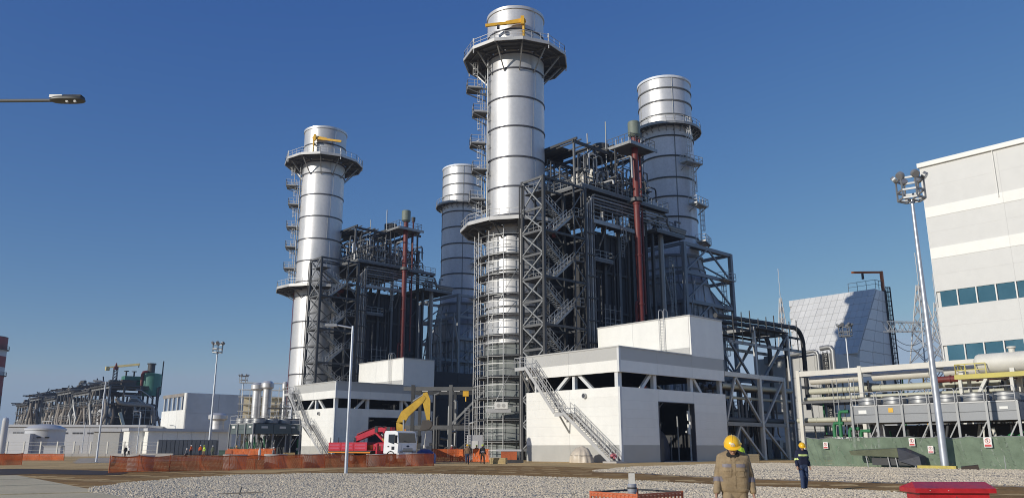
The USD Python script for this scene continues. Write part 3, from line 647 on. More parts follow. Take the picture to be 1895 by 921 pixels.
    # steam drums on the roof, axes along b
    for i, (x, z, rr) in enumerate(((18.2, 39.6, 1.35), (22.4, 38.9, .8), (25.4, 38.7, .7))):
        pr = [(0, -.55 * rr), (rr * .55, -.47 * rr), (rr * .86, -.27 * rr), (rr, 0), (rr, 13), (rr * .86, 13 + .27 * rr), (rr * .5, 13 + .47 * rr), (0, 13.55 * 1 + .0)]
        mb = MB().lathe(pr, 24); R = np.array([[1, 0, 0], [0, 0, 1], [0, -1, 0]]).T
        mb.v = [np.c_[v[:, 0], v[:, 2], -v[:, 1]] for v in mb.v]; mb.n = [np.c_[n[:, 0], n[:, 2], -n[:, 1]] for n in mb.n]
        mb.v = [v + [x, 18.6, z] for v in mb.v]
        d = part(T, 'steam_drum', mb, M_white_drum if (i == 0 and white_drum) else M_shell, 'pale wrapped steam drum' if (i == 0 and white_drum) else None)
        [part(d, 'saddle', MB().cbox((x, yy, z - rr - .35), (rr * 1.6, .4, 1.2)), M_steel) for yy in (20.4, 29)]
        part(d, 'manhole', MB().tube((x, 17.9, z), (x, 17.3, z), .34, 12), M_galv)
    # roof steelwork
    cols = [(12.9, 18), (17.2, 18), (20.8, 18), (27.6, 18), (12.9, 26), (20.8, 26), (27.6, 26), (12.9, 34), (20.8, 34), (27.6, 34)]
    for i, (x, y) in enumerate(cols):
        part(T, 'roof_column', MB().beam((x, y, 36.9), (x, y, 43.6 if x < 21 else 44.6), .28, .28, up=(1, 0, 0)), M_steel if i else M_steel_mid)
    for y in (18, 26, 34):
        part(T, 'roof_beam', MB().beam((12.6, y, 43.5), (21, y, 43.5), .26, .42), M_steel); part(T, 'roof_beam', MB().beam((20.6, y, 44.4), (28.4, y, 44.4), .26, .42), M_steel)
        part(T, 'roof_beam', MB().beam((12.9, y, 40.4), (27.6, y, 40.4), .2, .3), M_steel)
        for k in range(3): part(T, 'roof_brace', MB().beam((12.9 + 4 * k, y, 40.4 + (k % 2) * 3), (16.9 + 4 * k, y, 43.4 - (k % 2) * 3), .14), M_steel)
    for x in (12.9, 16.9, 20.8, 24.2, 27.6):
        z = 43.5 if x < 20 else 44.4
        part(T, 'roof_beam', MB().beam((x, 17.4, z + .3), (x, 36, z + .3), .22, .36), M_steel)
        for k in range(2): part(T, 'roof_brace', MB().beam((x, 18 + 8 * k, 37), (x, 26 + 8 * k, z), .14), M_steel)
    for x in np.arange(14, 28, 1.9): part(T, 'purlin', MB().beam((x, 17.6, 43.95 if x < 20.5 else 44.9), (x, 35.6, 43.95 if x < 20.5 else 44.9), .12, .18), M_steel)
    for x0, x1, y0, y1, z in ((14, 18.5, 22, 30, 44.15), (21.5, 26.5, 20, 27, 45.1), (13.5, 17, 32, 35, 44.15)):
        part(T, 'roof_grating', MB().box((x0, y0, z), (x1, y1, z + .08)), M_grate)
    for x, y, z, rr, h in ((24.2, 23, 45.2, 1.25, 2.0), (18.6, 27, 44.3, 1.0, 1.3), (14.5, 30, 44.3, .8, 1.0), (26.6, 30, 45.2, .9, 1.3)):
        g = part(T, 'roof_silencer', MB().lathe([(0, z), (rr, z), (rr * 1.06, z + h * .85), (rr * 1.06, z + h), (0, z + h)], 20, (x, y, 0)), M_steel)
    for k, (x, y, h) in enumerate([(20.2, 18.4, 48.6), (23.2, 17.8, 46.6), (24.6, 17.6, 48), (21.8, 17.8, 46), (26.2, 17.6, 46.4), (16.8, 19, 46)]): part(T, 'vent_mast', MB().tube((x, y, 37), (x, y, h), .09, 6), M_galv)
    for x0, z in ((22.2, 38.2), (22.2, 40.2), (22.2, 42.2), (22.2, 44.2)): part(T, 'scaffold_ledger', MB().beam((x0, 17.7, z), (27.2, 17.7, z), .07).beam((22.4, 17.7, z), (24.6, 17.7, z + 2), .05), M_galv)
    # pipework, valves and instruments on the roof and along the face
    mats = [M_galv, M_steel_mid, M_steel, M_galv_light, M_steel]
    for k in range(150):
        x, y = r.uniform(12.6, 28.4), r.uniform(17.2, 32) if k % 3 else r.uniform(17.0, 18.2)
        z = 36.95; h = r.uniform(1.0, 5.6); dx, dy = (r.uniform(-3, 3), 0) if r.random() < .6 else (0, r.uniform(-3, 3)); rr = r.uniform(.05, .17)
        pts = [(x, y, z), (x, y, z + h * .85), (x + dx * .15, y + dy * .15, z + h), (x + dx, y + dy, z + h)]
        if k % 2: pts += [(x + dx * 1.1, y + dy * 1.1, z + h - .2), (x + dx * 1.12, y + dy * 1.12, z + h * .4)]
        g = part(T, 'pipe', MB().path(pts, rr, 7), mats[int(r.integers(0, 5))])
        if k % 3 == 0: part(g, 'valve', MB().cbox((x, y, z + h * .5), (rr * 4, rr * 4, .5)).tube((x, y, z + h * .5), (x + .1, y - .5, z + h * .5), .05, 6).lathe([(0, -.03), (.25, -.03), (.25, .03), (0, .03)], 10, (x + .1, y - .5, z + h * .5)), M_steel_mid if k % 2 else M_galv)
    for k in range(26):
        x = r.uniform(14.8, 27.5); y = r.uniform(16.5, 18); z = 32.05; h = r.uniform(.8, 3.6)
        part(T, 'pipe', MB().path([(x, y, z), (x, y, z + h), (x + r.uniform(-1.5, 1.5), y, z + h)], r.uniform(.05, .16), 6), mats[int(r.integers(0, 5))])
    for k in range(14):
        x = r.uniform(29, 34.5); y = r.uniform(16.6, 20); z = 33.25; h = r.uniform(.8, 2.6)
        part(T, 'pipe', MB().path([(x, y, z), (x, y, z + h), (x + r.uniform(-1.5, 1.5), y, z + h)], r.uniform(.06, .2), 6), mats[int(r.integers(0, 5))])
    part(T, 'red_valve', MB().tube((10.6, 20.8, 31.2), (12.4, 20.8, 31.2), .4, 12).tube((11.5, 20.8, 29.8), (11.5, 20.8, 31.2), .3, 10).cbox((11.5, 20.8, 31.8), (.6, .6, .9)), M_red, 'red pump casing beside the stair tower')
    for i, (x, y) in enumerate(((a1 + .9, 17.4), (31.5, 16.8), (35.0, 17.0), (31.5, 29))): part(T, 'column', MB().beam((x, y, 0), (x, y, 33), .4, .4, up=(1, 0, 0)), M_steel if i != 2 else M_steel_mid) if i in (0, 3) else None
    part(T, 'grey_downpipe', MB().path([(31.2, 17.6, 33), (31.2, 17.6, 9), (31.6, 17.6, 7), (33, 17.6, 5)], .42, 12), M_galv)
    part(T, 'inlet_duct', MB().hexa([(28.1, 19, 4), (41.1, 20.6, 5), (41.1, 33, 5), (28.1, 35, 4), (28.1, 19, 15.5), (41.1, 20.6, 17.0), (41.1, 33, 17.0), (28.1, 35, 15.5)]), M_duct)
    for k in range(7):
        x = 29.5 + 1.6 * k; part(T, 'duct_pipe', MB().path([(x, 18.4, .3), (x, 18.4, r.uniform(14, 24)), (x + r.uniform(-2, 2), 18.6, r.uniform(24, 31))], r.uniform(.09, .22), 8), (M_galv, M_steel_mid, M_steel_blue)[k % 3])
    part(T, 'caged_ladder', MB().ladder((33.6, 17.8, 1), 30, (0, -1), .6, .07, True, .4), M_galv); part(T, 'caged_ladder', MB().ladder((38.2, 18.6, 1), 16, (0, -1), .6, .07, True, .4), M_galv)
    part(T, 'outlet_duct', MB().box((11.2, 21.5, 5), (15.55, 33, 30)), M_casing)
    for t in np.linspace(.08, .95, 7):
        x = 28.1 + 11.9 * t; y = 18.9 + 1.6 * t; part(T, 'duct_rib', MB().beam((x, y, 4 + t), (x, y, 15.5 + 1.4 * t), .2), M_steel_blue)
    return T
M_white_drum = mat('white_wrap', (.66, .62, .54), .7, 0, .15, 1.0, .3, 3.0)
boiler('dark boiler with crowded roof pipework between the tall silver and right rear stacks', (0, 0), 21, True)
boiler('dark boiler behind the far white building, shiny drum on its roof', OFF2, 22, False)

def vent_pipe(label, off):
    T = plant('vent_pipe', label, 'pipe', 22.6, 15, off, GZ); x, y = 22.6, 15.0
    for z0, z1 in ((7, 14), (14, 21), (21, 28), (28, 35.6), (35.6, 45.7)):
        part(T, 'pipe_length', MB().tube((x, y, z0 + .03), (x, y, z1 - .03), .47, 18), M_red); part(T, 'flange', MB().lathe([(0, z0 - .1), (.58, z0 - .1), (.58, z0 + .1), (0, z0 + .1)], 18, (x, y, 0)), M_red)
    part(T, 'silencer', MB().lathe([(0, 45.8), (.6, 45.8), (.9, 46.1), (.9, 48.0), (.8, 48.15), (0, 48.15)], 26, (x, y, 0)), M_olive, 'olive grey drum-shaped silencer at the top')
    part(T, 'platform_deck', MB().box((x - 2.6, y + .2, 44.1), (x + 2.9, y + 3.0, 44.3)).box((x - 2.6, y - 1.4, 44.1), (x + 2.9, y + .2, 44.3)), M_steel_mid)
    part(T, 'platform_edge', MB().beam((x - 2.6, y - 1.4, 44.05), (x + 3.4, y - 1.4, 44.05), .16, .5).beam((x - 2.6, y - 1.3, 44.05), (x - 2.6, y + 3, 44.05), .16, .4).beam((x + 2.9, y - 1.3, 44.05), (x + 2.9, y + 3, 44.05), .16, .4), M_galv)
    part(T, 'railing', MB().rail([(x - 2.6, y + 3, 44.3), (x - 2.6, y - 1.4, 44.3), (x + 2.9, y - 1.4, 44.3), (x + 2.9, y + 3, 44.3)], 1.15, .06, 1.2), M_steel_mid)
    part(T, 'collar', MB().lathe([(.48, 35.9), (.85, 35.9), (.85, 36.4), (.48, 36.4)], 18, (x, y, 0)).beam((x - .8, y, 36.15), (x + .9, y, 36.15), .3, .3).beam((x, y, 36.15), (x, y + 1.7, 36.15), .25), M_steel_mid)
    q = part(T, 'thin_pipe', MB().tube((x + 2.6, y + 1.2, 20), (x + 2.6, y + 1.2, 46.6), .16, 10), M_red)
    part(q, 'cap', MB().lathe([(0, 46.6), (.36, 46.6), (.42, 47.5), (0, 47.5)], 14, (x + 2.6, y + 1.2, 0)), M_steel)
    part(T, 'side_branch', MB().path([(x - .4, y, 21.5), (x - .9, y, 21.2), (x - 1.0, y, 20.5), (x - 1.0, y, 7.5)], .16, 8), M_red)
    for p, t in (((x - 2.4, y + .8), 0), ((x + 2.7, y + .8), 0)): part(T, 'support_leg', MB().beam((p[0], p[1] + .9, 36.95), (p[0], p[1] + .9, 44.1), .2), M_steel)
    return T
vent_pipe('tall red vent pipe with olive silencer in front of the nearer boiler', (0, 0))
vent_pipe('tall red vent pipe with grey drum top in front of the far boiler', OFF2)
# ---------------------------------------------------------------- white pump houses
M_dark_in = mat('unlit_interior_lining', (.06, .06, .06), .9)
M_frost = mat('cream_frame_paint', (.62, .62, .60), .55, 0, .06, .6)
def pump_house(label, off, seed):
    T = plant('pump_house', label, 'building', 0, 0, off, GZ - .14); r = np.random.default_rng(seed)
    L, D, t = 19.2, 14.2, .22
    def panel(nm, face, u0, u1, z0, z1, m, label=None, out=0.0):
        if face == 'a': mb = MB().box((-out, u0 + .009, z0 + .0025), (t, u1 - .009, z1 - .0025))
        else: mb = MB().box((u0 + .009, -out, z0 + .0025), (u1 - .009, t, z1 - .0025))
        return part(T, nm, mb, m, label)
    # left (sunny) face, a = 0; its panels stop short of the corner post
    for u0, u1 in ((.25, 7.3), (7.3, D)):
        panel('base_panel', 'a', u0, u1, .1, 1.9, M_base_band); [panel('wall_panel', 'a', u0, u1, 1.9 + k * .983, 1.9 + (k + 1) * .983, M_white) for k in range(6)]
        panel('wall_panel', 'a', u0, u1, 9.33, 10.57, M_white); panel('band_panel', 'a', u0, u1, 10.57, 11.9, M_grey_band)
    # right (shaded) face, b = 0
    for u0, u1 in ((.25, 6.4), (12.7, L)):
        panel('base_panel', 'b', u0, u1, .1, 1.9, M_base_band2, out=.003); [panel('wall_panel', 'b', u0, u1, 1.9 + k * .91, 1.9 + (k + 1) * .91, M_white) for k in range(5)]
    for u0, u1 in ((.25, 6.4), (6.4, 12.8), (12.8, L)):
        panel('wall_panel', 'b', u0, u1, 6.45, 7.8, M_white); panel('wall_panel', 'b', u0, u1, 9.33, 10.57, M_white); panel('band_panel', 'b', u0, u1, 10.57, 11.9, M_grey_band2, out=.003)
    part(T, 'corner_trim', MB().box((-.02, -.02, .1), (.25, .25, 7.8)).box((-.02, -.02, 9.33), (.25, .25, 11.9)), M_frost)
    part(T, 'parapet_cap', MB().box((-.07, -.07, 11.9), (.3, D + .05, 12.04)).box((.3, -.07, 11.9), (12.8, .3, 12.04)), M_grey_band)
    part(T, 'roof', MB().box((.25, .25, 11.3), (L, D, 11.5)), M_grey_band)
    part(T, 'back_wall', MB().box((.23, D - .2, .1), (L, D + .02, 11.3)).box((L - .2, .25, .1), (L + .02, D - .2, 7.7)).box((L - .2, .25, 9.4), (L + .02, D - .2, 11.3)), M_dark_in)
    part(T, 'floor', MB().box((.25, .25, .02), (L - .25, D - .25, .16)), M_conc)
    # columns and braces in the ventilation strip
    for x in (.35, 6.25, 12.95, 18.8): part(T, 'strip_column', MB().box((x - .25, .3, .2), (x + .25, .75, 11.3)), M_frost)
    for y in (.55, 6.9, 12.9): part(T, 'strip_column', MB().box((.3, y - .2, .2), (.75, y + .2, 11.3)), M_frost)
    for p, q in (((5.9, .55, 9.6), (2.2, .55, 5.9)), ((13.3, .55, 9.6), (16.5, .55, 5.9)),): part(T, 'strip_brace', MB().beam(p, q, .35), M_frost)
    for p, q in (((.55, 6.7, 9.8), (.55, 2.2, 6.0)), ((.55, 7.2, 9.8), (.55, 11.9, 6.0))): part(T, 'strip_brace', MB().beam(p, q, .35), M_frost)
    for k in range(22):
        x, y, z = r.uniform(1, 17), r.uniform(1.5, 9), r.uniform(.3, 9.2)
        pts = [(x, y, z), (x + r.uniform(1, 4), y, z), (x + r.uniform(1, 4), y, z + r.uniform(-2, 2))] if k % 2 else [(x, y, .2), (x, y, r.uniform(2, 10))]
        part(T, 'inside_pipe', MB().path(pts, r.uniform(.05, .16), 7), (M_galv_light, M_steel_mid, M_galv)[k % 3])
    # doorway
    part(T, 'door_jamb', MB().box((6.28, -.05, .1), (6.42, .5, 6.5)).box((12.66, -.05, .1), (12.8, .5, 6.5)).box((6.42, -.05, 6.42), (12.66, .5, 6.5)), M_seam)
    part(T, 'door_leaf', MB().box((6.45, .1, .15), (7.1, .2, 2.6)), M_steel)
    for z in (3.1, 4.6): part(T, 'jamb_lamp', MB().box((12.3, .55, z), (12.62, .7, z + 1.1)), M_white)
    part(T, 'threshold', MB().box((6.3, -1.6, .05), (12.8, .0, .15)), M_conc)
    # covered machine and steps seen inside the door
    s = trimesh.creation.icosphere(subdivisions=3, radius=1); v = np.array(s.vertices) * [2.1, 1.5, 2.9] + meshkit.noise(np.array(s.vertices) * 2, seed)[:, None] * .35; v[:, 2] = np.maximum(v[:, 2], -.6)
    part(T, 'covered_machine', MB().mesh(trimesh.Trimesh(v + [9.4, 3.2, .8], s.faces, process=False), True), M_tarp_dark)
    part(T, 'inside_scaffold', MB().rail([(7, 5, 3.0), (11.8, 5, 3.0)], 1.2, .07, 1.2).ladder((11.2, 4.2, .2), 5.2, (0, -1), .6, .07), M_galv_light)
    w = part(T, 'round_vent', MB().tube((-.28, 4.9, 7.05), (.0, 4.9, 7.05), .28, 16), M_galv_light); part(w, 'vent_opening', MB().tube((-.30, 4.9, 7.05), (-.282, 4.9, 7.05), .22, 16), M_seam)
    # upper storey
    x0, y1 = 12.85, 14.4
    for u0, u1 in ((.22, 8.6), (8.6, y1)): part(T, 'wall_panel', MB().box((x0, u0 + .012, 12.0 if u0 > 3 else 12.9), (x0 + .2, u1 - .012, 16.55)), M_white)
    part(T, 'band_panel', MB().box((x0 - .003, .22, 11.5), (x0 + .2, 8.58, 12.89)), M_grey_band)
    part(T, 'wall_panel', MB().box((x0 + .012, 0, 11.91), (19.38, .2, 16.55)), M_white); part(T, 'wall_panel', MB().box((19.2, .21, 11.91), (19.38, y1, 16.55)), M_white)
    part(T, 'roof', MB().box((x0 + .2, .2, 16.2), (19.2, y1, 16.4)), M_grey_band); part(T, 'back_wall', MB().box((x0 + .2, y1 - .2, 11.6), (19.2, y1, 16.2)), M_white)
    part(T, 'parapet_cap', MB().box((x0 - .06, -.06, 16.55), (x0 + .26, y1 + .06, 16.7)).box((x0 + .26, -.06, 16.55), (19.44, .26, 16.7)).box((19.18, .26, 16.55), (19.44, y1 + .06, 16.7)), M_grey_band)
    Ld = MB()
    for y in (3.6, 4.3):
        Ld.path([(x0 - .25, y, 11.6), (x0 - .25, y, 17.5), (x0 - .05, y, 17.75), (x0 + .35, y, 17.75), (x0 + .6, y, 17.5), (x0 + .6, y, 16.7)], .05, 6)
    for z in np.arange(11.9, 16.7, .35): Ld.beam((x0 - .25, 3.6, z), (x0 - .25, 4.3, z), .04)
    part(T, 'roof_ladder', Ld, M_galv_light)
    return T
M_tarp_dark = mat('dark_tarpaulin', (.035, .038, .05), .6, 0, .3, 1.0, .5, 4.0)
M_base_band2, M_grey_band2 = M_base_band, M_grey_band
pump_house('nearer white pump house with a grey band and a big open doorway', (0, 0), 31)
pump_house('farther white pump house behind the red lorry', OFF2, 32)

def outside_stair(label, off, tape):
    T = plant('outside_stair', label, 'stairs', -1.0, 0, off, GZ - .14)
    a0, a1 = -1.75, -.55
    flights = [((.1, .25), (6.6, 5.3)), ((7.9, 5.3), (12.6, 10.6))]
    for (y0, z0), (y1, z1) in flights:
        n = int((z1 - z0) / .2)
        for a in (a0, a1):
            g = part(T, 'stringer', MB().beam((a, y0, z0), (a, y1, z1), .08, .36), M_galv_light)
            h = MB().beam((a, y0, z0 + 1.1), (a, y1, z1 + 1.1), .06).beam((a, y0, z0 + .6), (a, y1, z1 + .6), .05)
            for i in range(9): s = i / 8; h.beam((a, y0 + (y1 - y0) * s, z0 + (z1 - z0) * s), (a, y0 + (y1 - y0) * s, z0 + (z1 - z0) * s + 1.1), .055)
            part(g, 'handrail', h, M_galv_light)
        for i in range(n):
            s = (i + .5) / n; part(T, 'tread', MB().box((a0 + .05, y0 + (y1 - y0) * s - .14, z0 + (z1 - z0) * s - .02), (a1 - .05, y0 + (y1 - y0) * s + .14, z0 + (z1 - z0) * s + .02)), M_galv)
    for y0, y1, z, rl in ((6.6, 7.9, 5.3, None), (12.6, 14.3, 10.6, 1)):
        g = part(T, 'landing', MB().box((a0, y0, z - .12), (a1 + .5, y1, z)).box((a0, y0 + .02, z - .4), (a0 + .1, y1 - .02, z - .12)), M_galv_light)
        part(g, 'railing', MB().rail([(a0, y0, z), (a0, y1, z)] + ([(a1 + .5, y1, z)] if rl else []), 1.1, .06, .8), M_galv_light)
    part(T, 'knee_brace', MB().beam((a0 + .1, 7.3, 5.1), (-.05, 7.3, 3.2), .14).beam((a1, 7.3, 5.1), (-.05, 7.3, 4.4), .12), M_galv)
    part(T, 'knee_brace', MB().beam((a0 + .1, 13.6, 10.4), (-.05, 13.6, 8.0), .16).beam((a0 + .1, 12.8, 10.4), (-.05, 12.8, 8.0), .16), M_galv)
    part(T, 'foot_slab', MB().box((a0 - .4, -1.1, .1), (a1 + .3, .7, .3)), M_conc)
    if tape: part(T, 'warning_tape', MB().beam((a1, .6, 1.0), (a1 - .1, .9, .7), .5, .25).beam((a1, .4, .5), (a1 + .1, .7, 1.0), .3, .2), M_pink, 'red and white warning tape bunched on the handrail')
    return T
M_pink = mat('red_white_tape', (.6, .16, .18), .6, 0, .6, 9.0)
M_steel_dk = M_steel
outside_stair('pale steel stairs up the sunny wall of the nearer white pump house', (0, 0), True)
outside_stair('pale steel stairs up the sunny wall of the farther white pump house', OFF2, False)
# ---------------------------------------------------------------- right side: mast, screen fence, coolers, pipe rack, halls
M_cream = mat('cream_pipe_paint', (.50, .49, .38), .55, 0, .08, .6, fine=.06)
M_offwhite = mat('offwhite_steel_paint', (.66, .63, .55), .55, 0, .08, .5, fine=.06)
M_pole = mat('galvanised_pole', (.50, .52, .55), .42, .55, .1, .7)
M_lens = mat('lamp_glass', (.25, .26, .28), .15, .3, .1, 2)
M_green = mat('green_pipe_paint', (.03, .17, .06), .5, 0, .15, 1)
M_glass = mat('teal_glazing', (.03, .11, .155), .12, 0.0, .2, .15, spec=.9)
def light_mast(label, base, h, k=1.0, rot=20.0):
    T = thing('light_mast', label, 'light mast', base, rot, group=None); hs = h - 1.0 * k
    for i, (z0, z1, r0, r1) in enumerate(((0, hs * .35, .27, .22), (hs * .35, hs * .7, .215, .17), (hs * .7, hs, .165, .12))):
        part(T, 'pole_section', MB().tube((0, 0, z0 + (.0 if i == 0 else -.3)), (0, 0, z1), r0 * k, 14, r1 * k), M_pole)
    part(T, 'base_flange', MB().lathe([(0, 0), (.42 * k, 0), (.42 * k, .06), (.27 * k, .08)], 14), M_galv)
    R = .95 * k
    for z in (hs + .02, hs + .65 * k, hs + 1.55 * k):
        P = ngon(R, 6, .3, z)
        for i in range(6): part(T, 'cage_rail', MB().beam(P[i], P[(i + 1) % 6], .1 * k, .14 * k), M_galv)
    for i, p in enumerate(ngon(R, 6, .3, hs)):
        part(T, 'cage_post', MB().beam(p, p + [0, 0, 1.6 * k], .1 * k), M_galv)
        part(T, 'cage_spoke', MB().beam((0, 0, hs), p, .09 * k), M_galv)
        d = np.array([p[0], p[1], 0]) / R; c = d * (R + .1 * k) + [0, 0, hs + 1.72 * k]; ax = d * .8 + np.array([0, 0, -.6])
        F = part(T, 'floodlight', MB().tube(c - ax * .16 * k, c + ax * .1 * k, .3 * k, 14), M_galv)
        part(F, 'lamp_glass', MB().tube(c + ax * .1 * k, c + ax * .14 * k, .26 * k, 14), M_lens); part(F, 'yoke', MB().beam(p + [0, 0, 1.5 * k], c, .08 * k), M_steel)
    return T
p = W(-3.6, -32.35, GZ); light_mast('tall light mast standing before the green screen fence, right of the picture', p, 20.6, 1.0, 10)
# planks and stand round the mast foot
T = thing('timber_plank', 'yellow plank lying at the foot of the tall right-hand light mast', 'plank', W(-4.5, -31.9, GZ), ROT - 90)
part(T, 'plank', MB().box((-1.0, -.15, .02), (1.55, .15, .28)), M_plank_y := mat('faded_yellow_timber', (.50, .40, .10), .8, 0, .2, 2.0, stretch=(4, 1, 1)))
T = thing('timber_box', 'dark timber box tipped beside the yellow plank by the mast', 'box', W(-4.3, -34.2, GZ), ROT - 70)
part(T, 'box', MB().hexa([(-.55, -.4, 0), (.55, -.4, 0), (.55, .4, 0), (-.55, .4, 0), (-.5, -.4, .22), (.5, -.4, .35), (.5, .4, .38), (-.5, .4, .25)]), mat('dark_timber', (.05, .035, .025), .85))
T = thing('covered_stand', 'green tarpaulin stretched over a low stand before the screen fence', 'stand', W(-3.6, -28.6, GZ), ROT - 90)
part(T, 'tarpaulin', MB().hexa([(-2.6, -.6, .95), (.9, -.6, .8), (.9, .7, .8), (-2.6, .7, .95), (-2.7, -.7, 1.25), (.9, -.75, 1.45), (1.0, .7, 1.5), (-2.6, .7, 1.35)]), M_tarp_g := mat('khaki_tarpaulin', (.115, .125, .075), .8, 0, .2, 1.5, .5, 5.0))
part(T, 'end_flap', MB().hexa([(.9, -.6, .55), (2.4, -.5, .1), (2.4, .6, .1), (.9, .7, .55), (.92, -.75, 1.44), (2.3, -.5, .9), (2.3, .6, .9), (.95, .7, 1.48)]), M_tarp_dark)
part(T, 'load', MB().box((-1.2, -.3, .25), (2.0, .5, .75)), M_steel)
for x in (-1.4, .2, .75, 2.0): part(T, 'leg', MB().beam((x, -.5, 0), (x - .15, -.45, .95), .06), M_galv)

def net_fence(name, label, cat, pts, h, m, posts, post_m, sag=.12, wave=.12, seed=3, z=None, post_r=.03):
    r = np.random.default_rng(seed); P = np.array(pts, float); L = np.r_[0, np.cumsum(np.linalg.norm(np.diff(P, axis=0), axis=1))]
    n = max(8, int(L[-1] / .25)); s = np.linspace(0, L[-1], n); x, y = np.interp(s, L, P[:, 0]), np.interp(s, L, P[:, 1]); rows = 6
    base = (float(P[:, 0].mean()), float(P[:, 1].mean()), GZ if z is None else z); T = thing(name, label, cat, base, 0)
    gr = gz(x, y) - base[2]; sp = L[-1] / max(1, posts); V = []
    sagv = -sag * np.abs(np.sin(math.pi * s / sp)) * (.6 + .4 * np.sin(s * .7))
    d = np.gradient(np.c_[x, y], axis=0); d /= np.linalg.norm(d, axis=1, keepdims=True); nn = np.c_[-d[:, 1], d[:, 0]]
    for j in range(rows + 1):
        t = j / rows; off = wave * (np.sin(s * 1.9 + 2 * t + seed) * .6 + .5 * np.sin(s * 4.7 + seed * 2 + 3 * t)) * (1 - .6 * t)
        V.append(np.c_[x + nn[:, 0] * off - base[0], y + nn[:, 1] * off - base[1], gr + .02 + t * (h + sagv)])
    V = np.array(V).reshape(-1, 3); F = []
    i, j = np.meshgrid(np.arange(n - 1), np.arange(rows)); q = (j * n + i).ravel(); F = np.vstack([np.c_[q, q + 1, q + n + 1], np.c_[q, q + n + 1, q + n]])
    t = trimesh.Trimesh(V, F, process=False); part(T, 'netting', MB().add(V, F, np.array(t.vertex_normals)), m)
    part(T, 'top_cord', MB().path(V[-n:][::2], .025, 5), post_m)
    for k in range(posts + 1):
        ss = min(L[-1], k * sp); px, py = np.interp(ss, L, P[:, 0]) - base[0], np.interp(ss, L, P[:, 1]) - base[1]
        zb = float(gz(px + base[0], py + base[1])) - base[2]; nx, ny = np.interp(ss, s, nn[:, 0]), np.interp(ss, s, nn[:, 1])
        part(T, 'post', MB().tube((px + nx * .1, py + ny * .1, zb - .05), (px + nx * .1, py + ny * .1, zb + h + .06), post_r, 8), post_m)
    return T
fp = [W(-2.5, b)[:2] for b in (-21.6, -25, -30, -36, -44, -52)]
G = net_fence('screen_fence', 'long green shade-net screen fence in front of the fan coolers', 'fence', fp, 2.25, M_greennet, 15, M_galv, .14, .1, 5, post_r=.04)
# prohibition signs hung on the screen
def no_sign(label, a, b, z, w, bar):
    T = thing('warning_sign', label, 'sign', W(a, b, GZ + z), ROT - 90)
    part(T, 'board', MB().box((-w / 2, -.02, 0), (w / 2, .01, w * 1.35)), M_white)
    part(T, 'red_ring', MB().mesh(trimesh.creation.annulus(w * .27, w * .34, .01).apply_transform(trimesh.transformations.rotation_matrix(math.pi / 2, (1, 0, 0))).apply_translation((0, -.03, w * .88))), M_pink if not bar else M_signred)
    part(T, 'figure', MB().cbox((-.02, -.03, w * .86), (w * .1, .012, w * .3)).tube((-.02, -.035, w * 1.07), (-.02, -.022, w * 1.07), w * .06, 8), M_black)
    if bar: part(T, 'red_bar', MB().beam((-w * .22, -.042, w * 1.1), (w * .22, -.042, w * .66), .01, w * .06, up=(0, 1, 0)), M_signred)
    part(T, 'text_strip', MB().box((-w * .42, -.032, w * .1), (w * .42, -.022, w * .38)), M_signred if bar else M_pink)
    return T
M_signred = mat('sign_red', (.55, .04, .04), .5)
no_sign('white prohibition sign with red foot, leftmost on the green screen', -2.72, -23.3, 1.4, .38, True)
no_sign('white prohibition sign with red foot, between the covered stand and the mast', -2.72, -29.95, 1.6, .42, True)
no_sign('small pale notice, low on the green screen just left of the mast', -2.72, -31.2, 1.1, .38, False)
no_sign('white prohibition sign on the green screen, right of the tall mast', -2.72, -35.0, 1.5, .5, True)

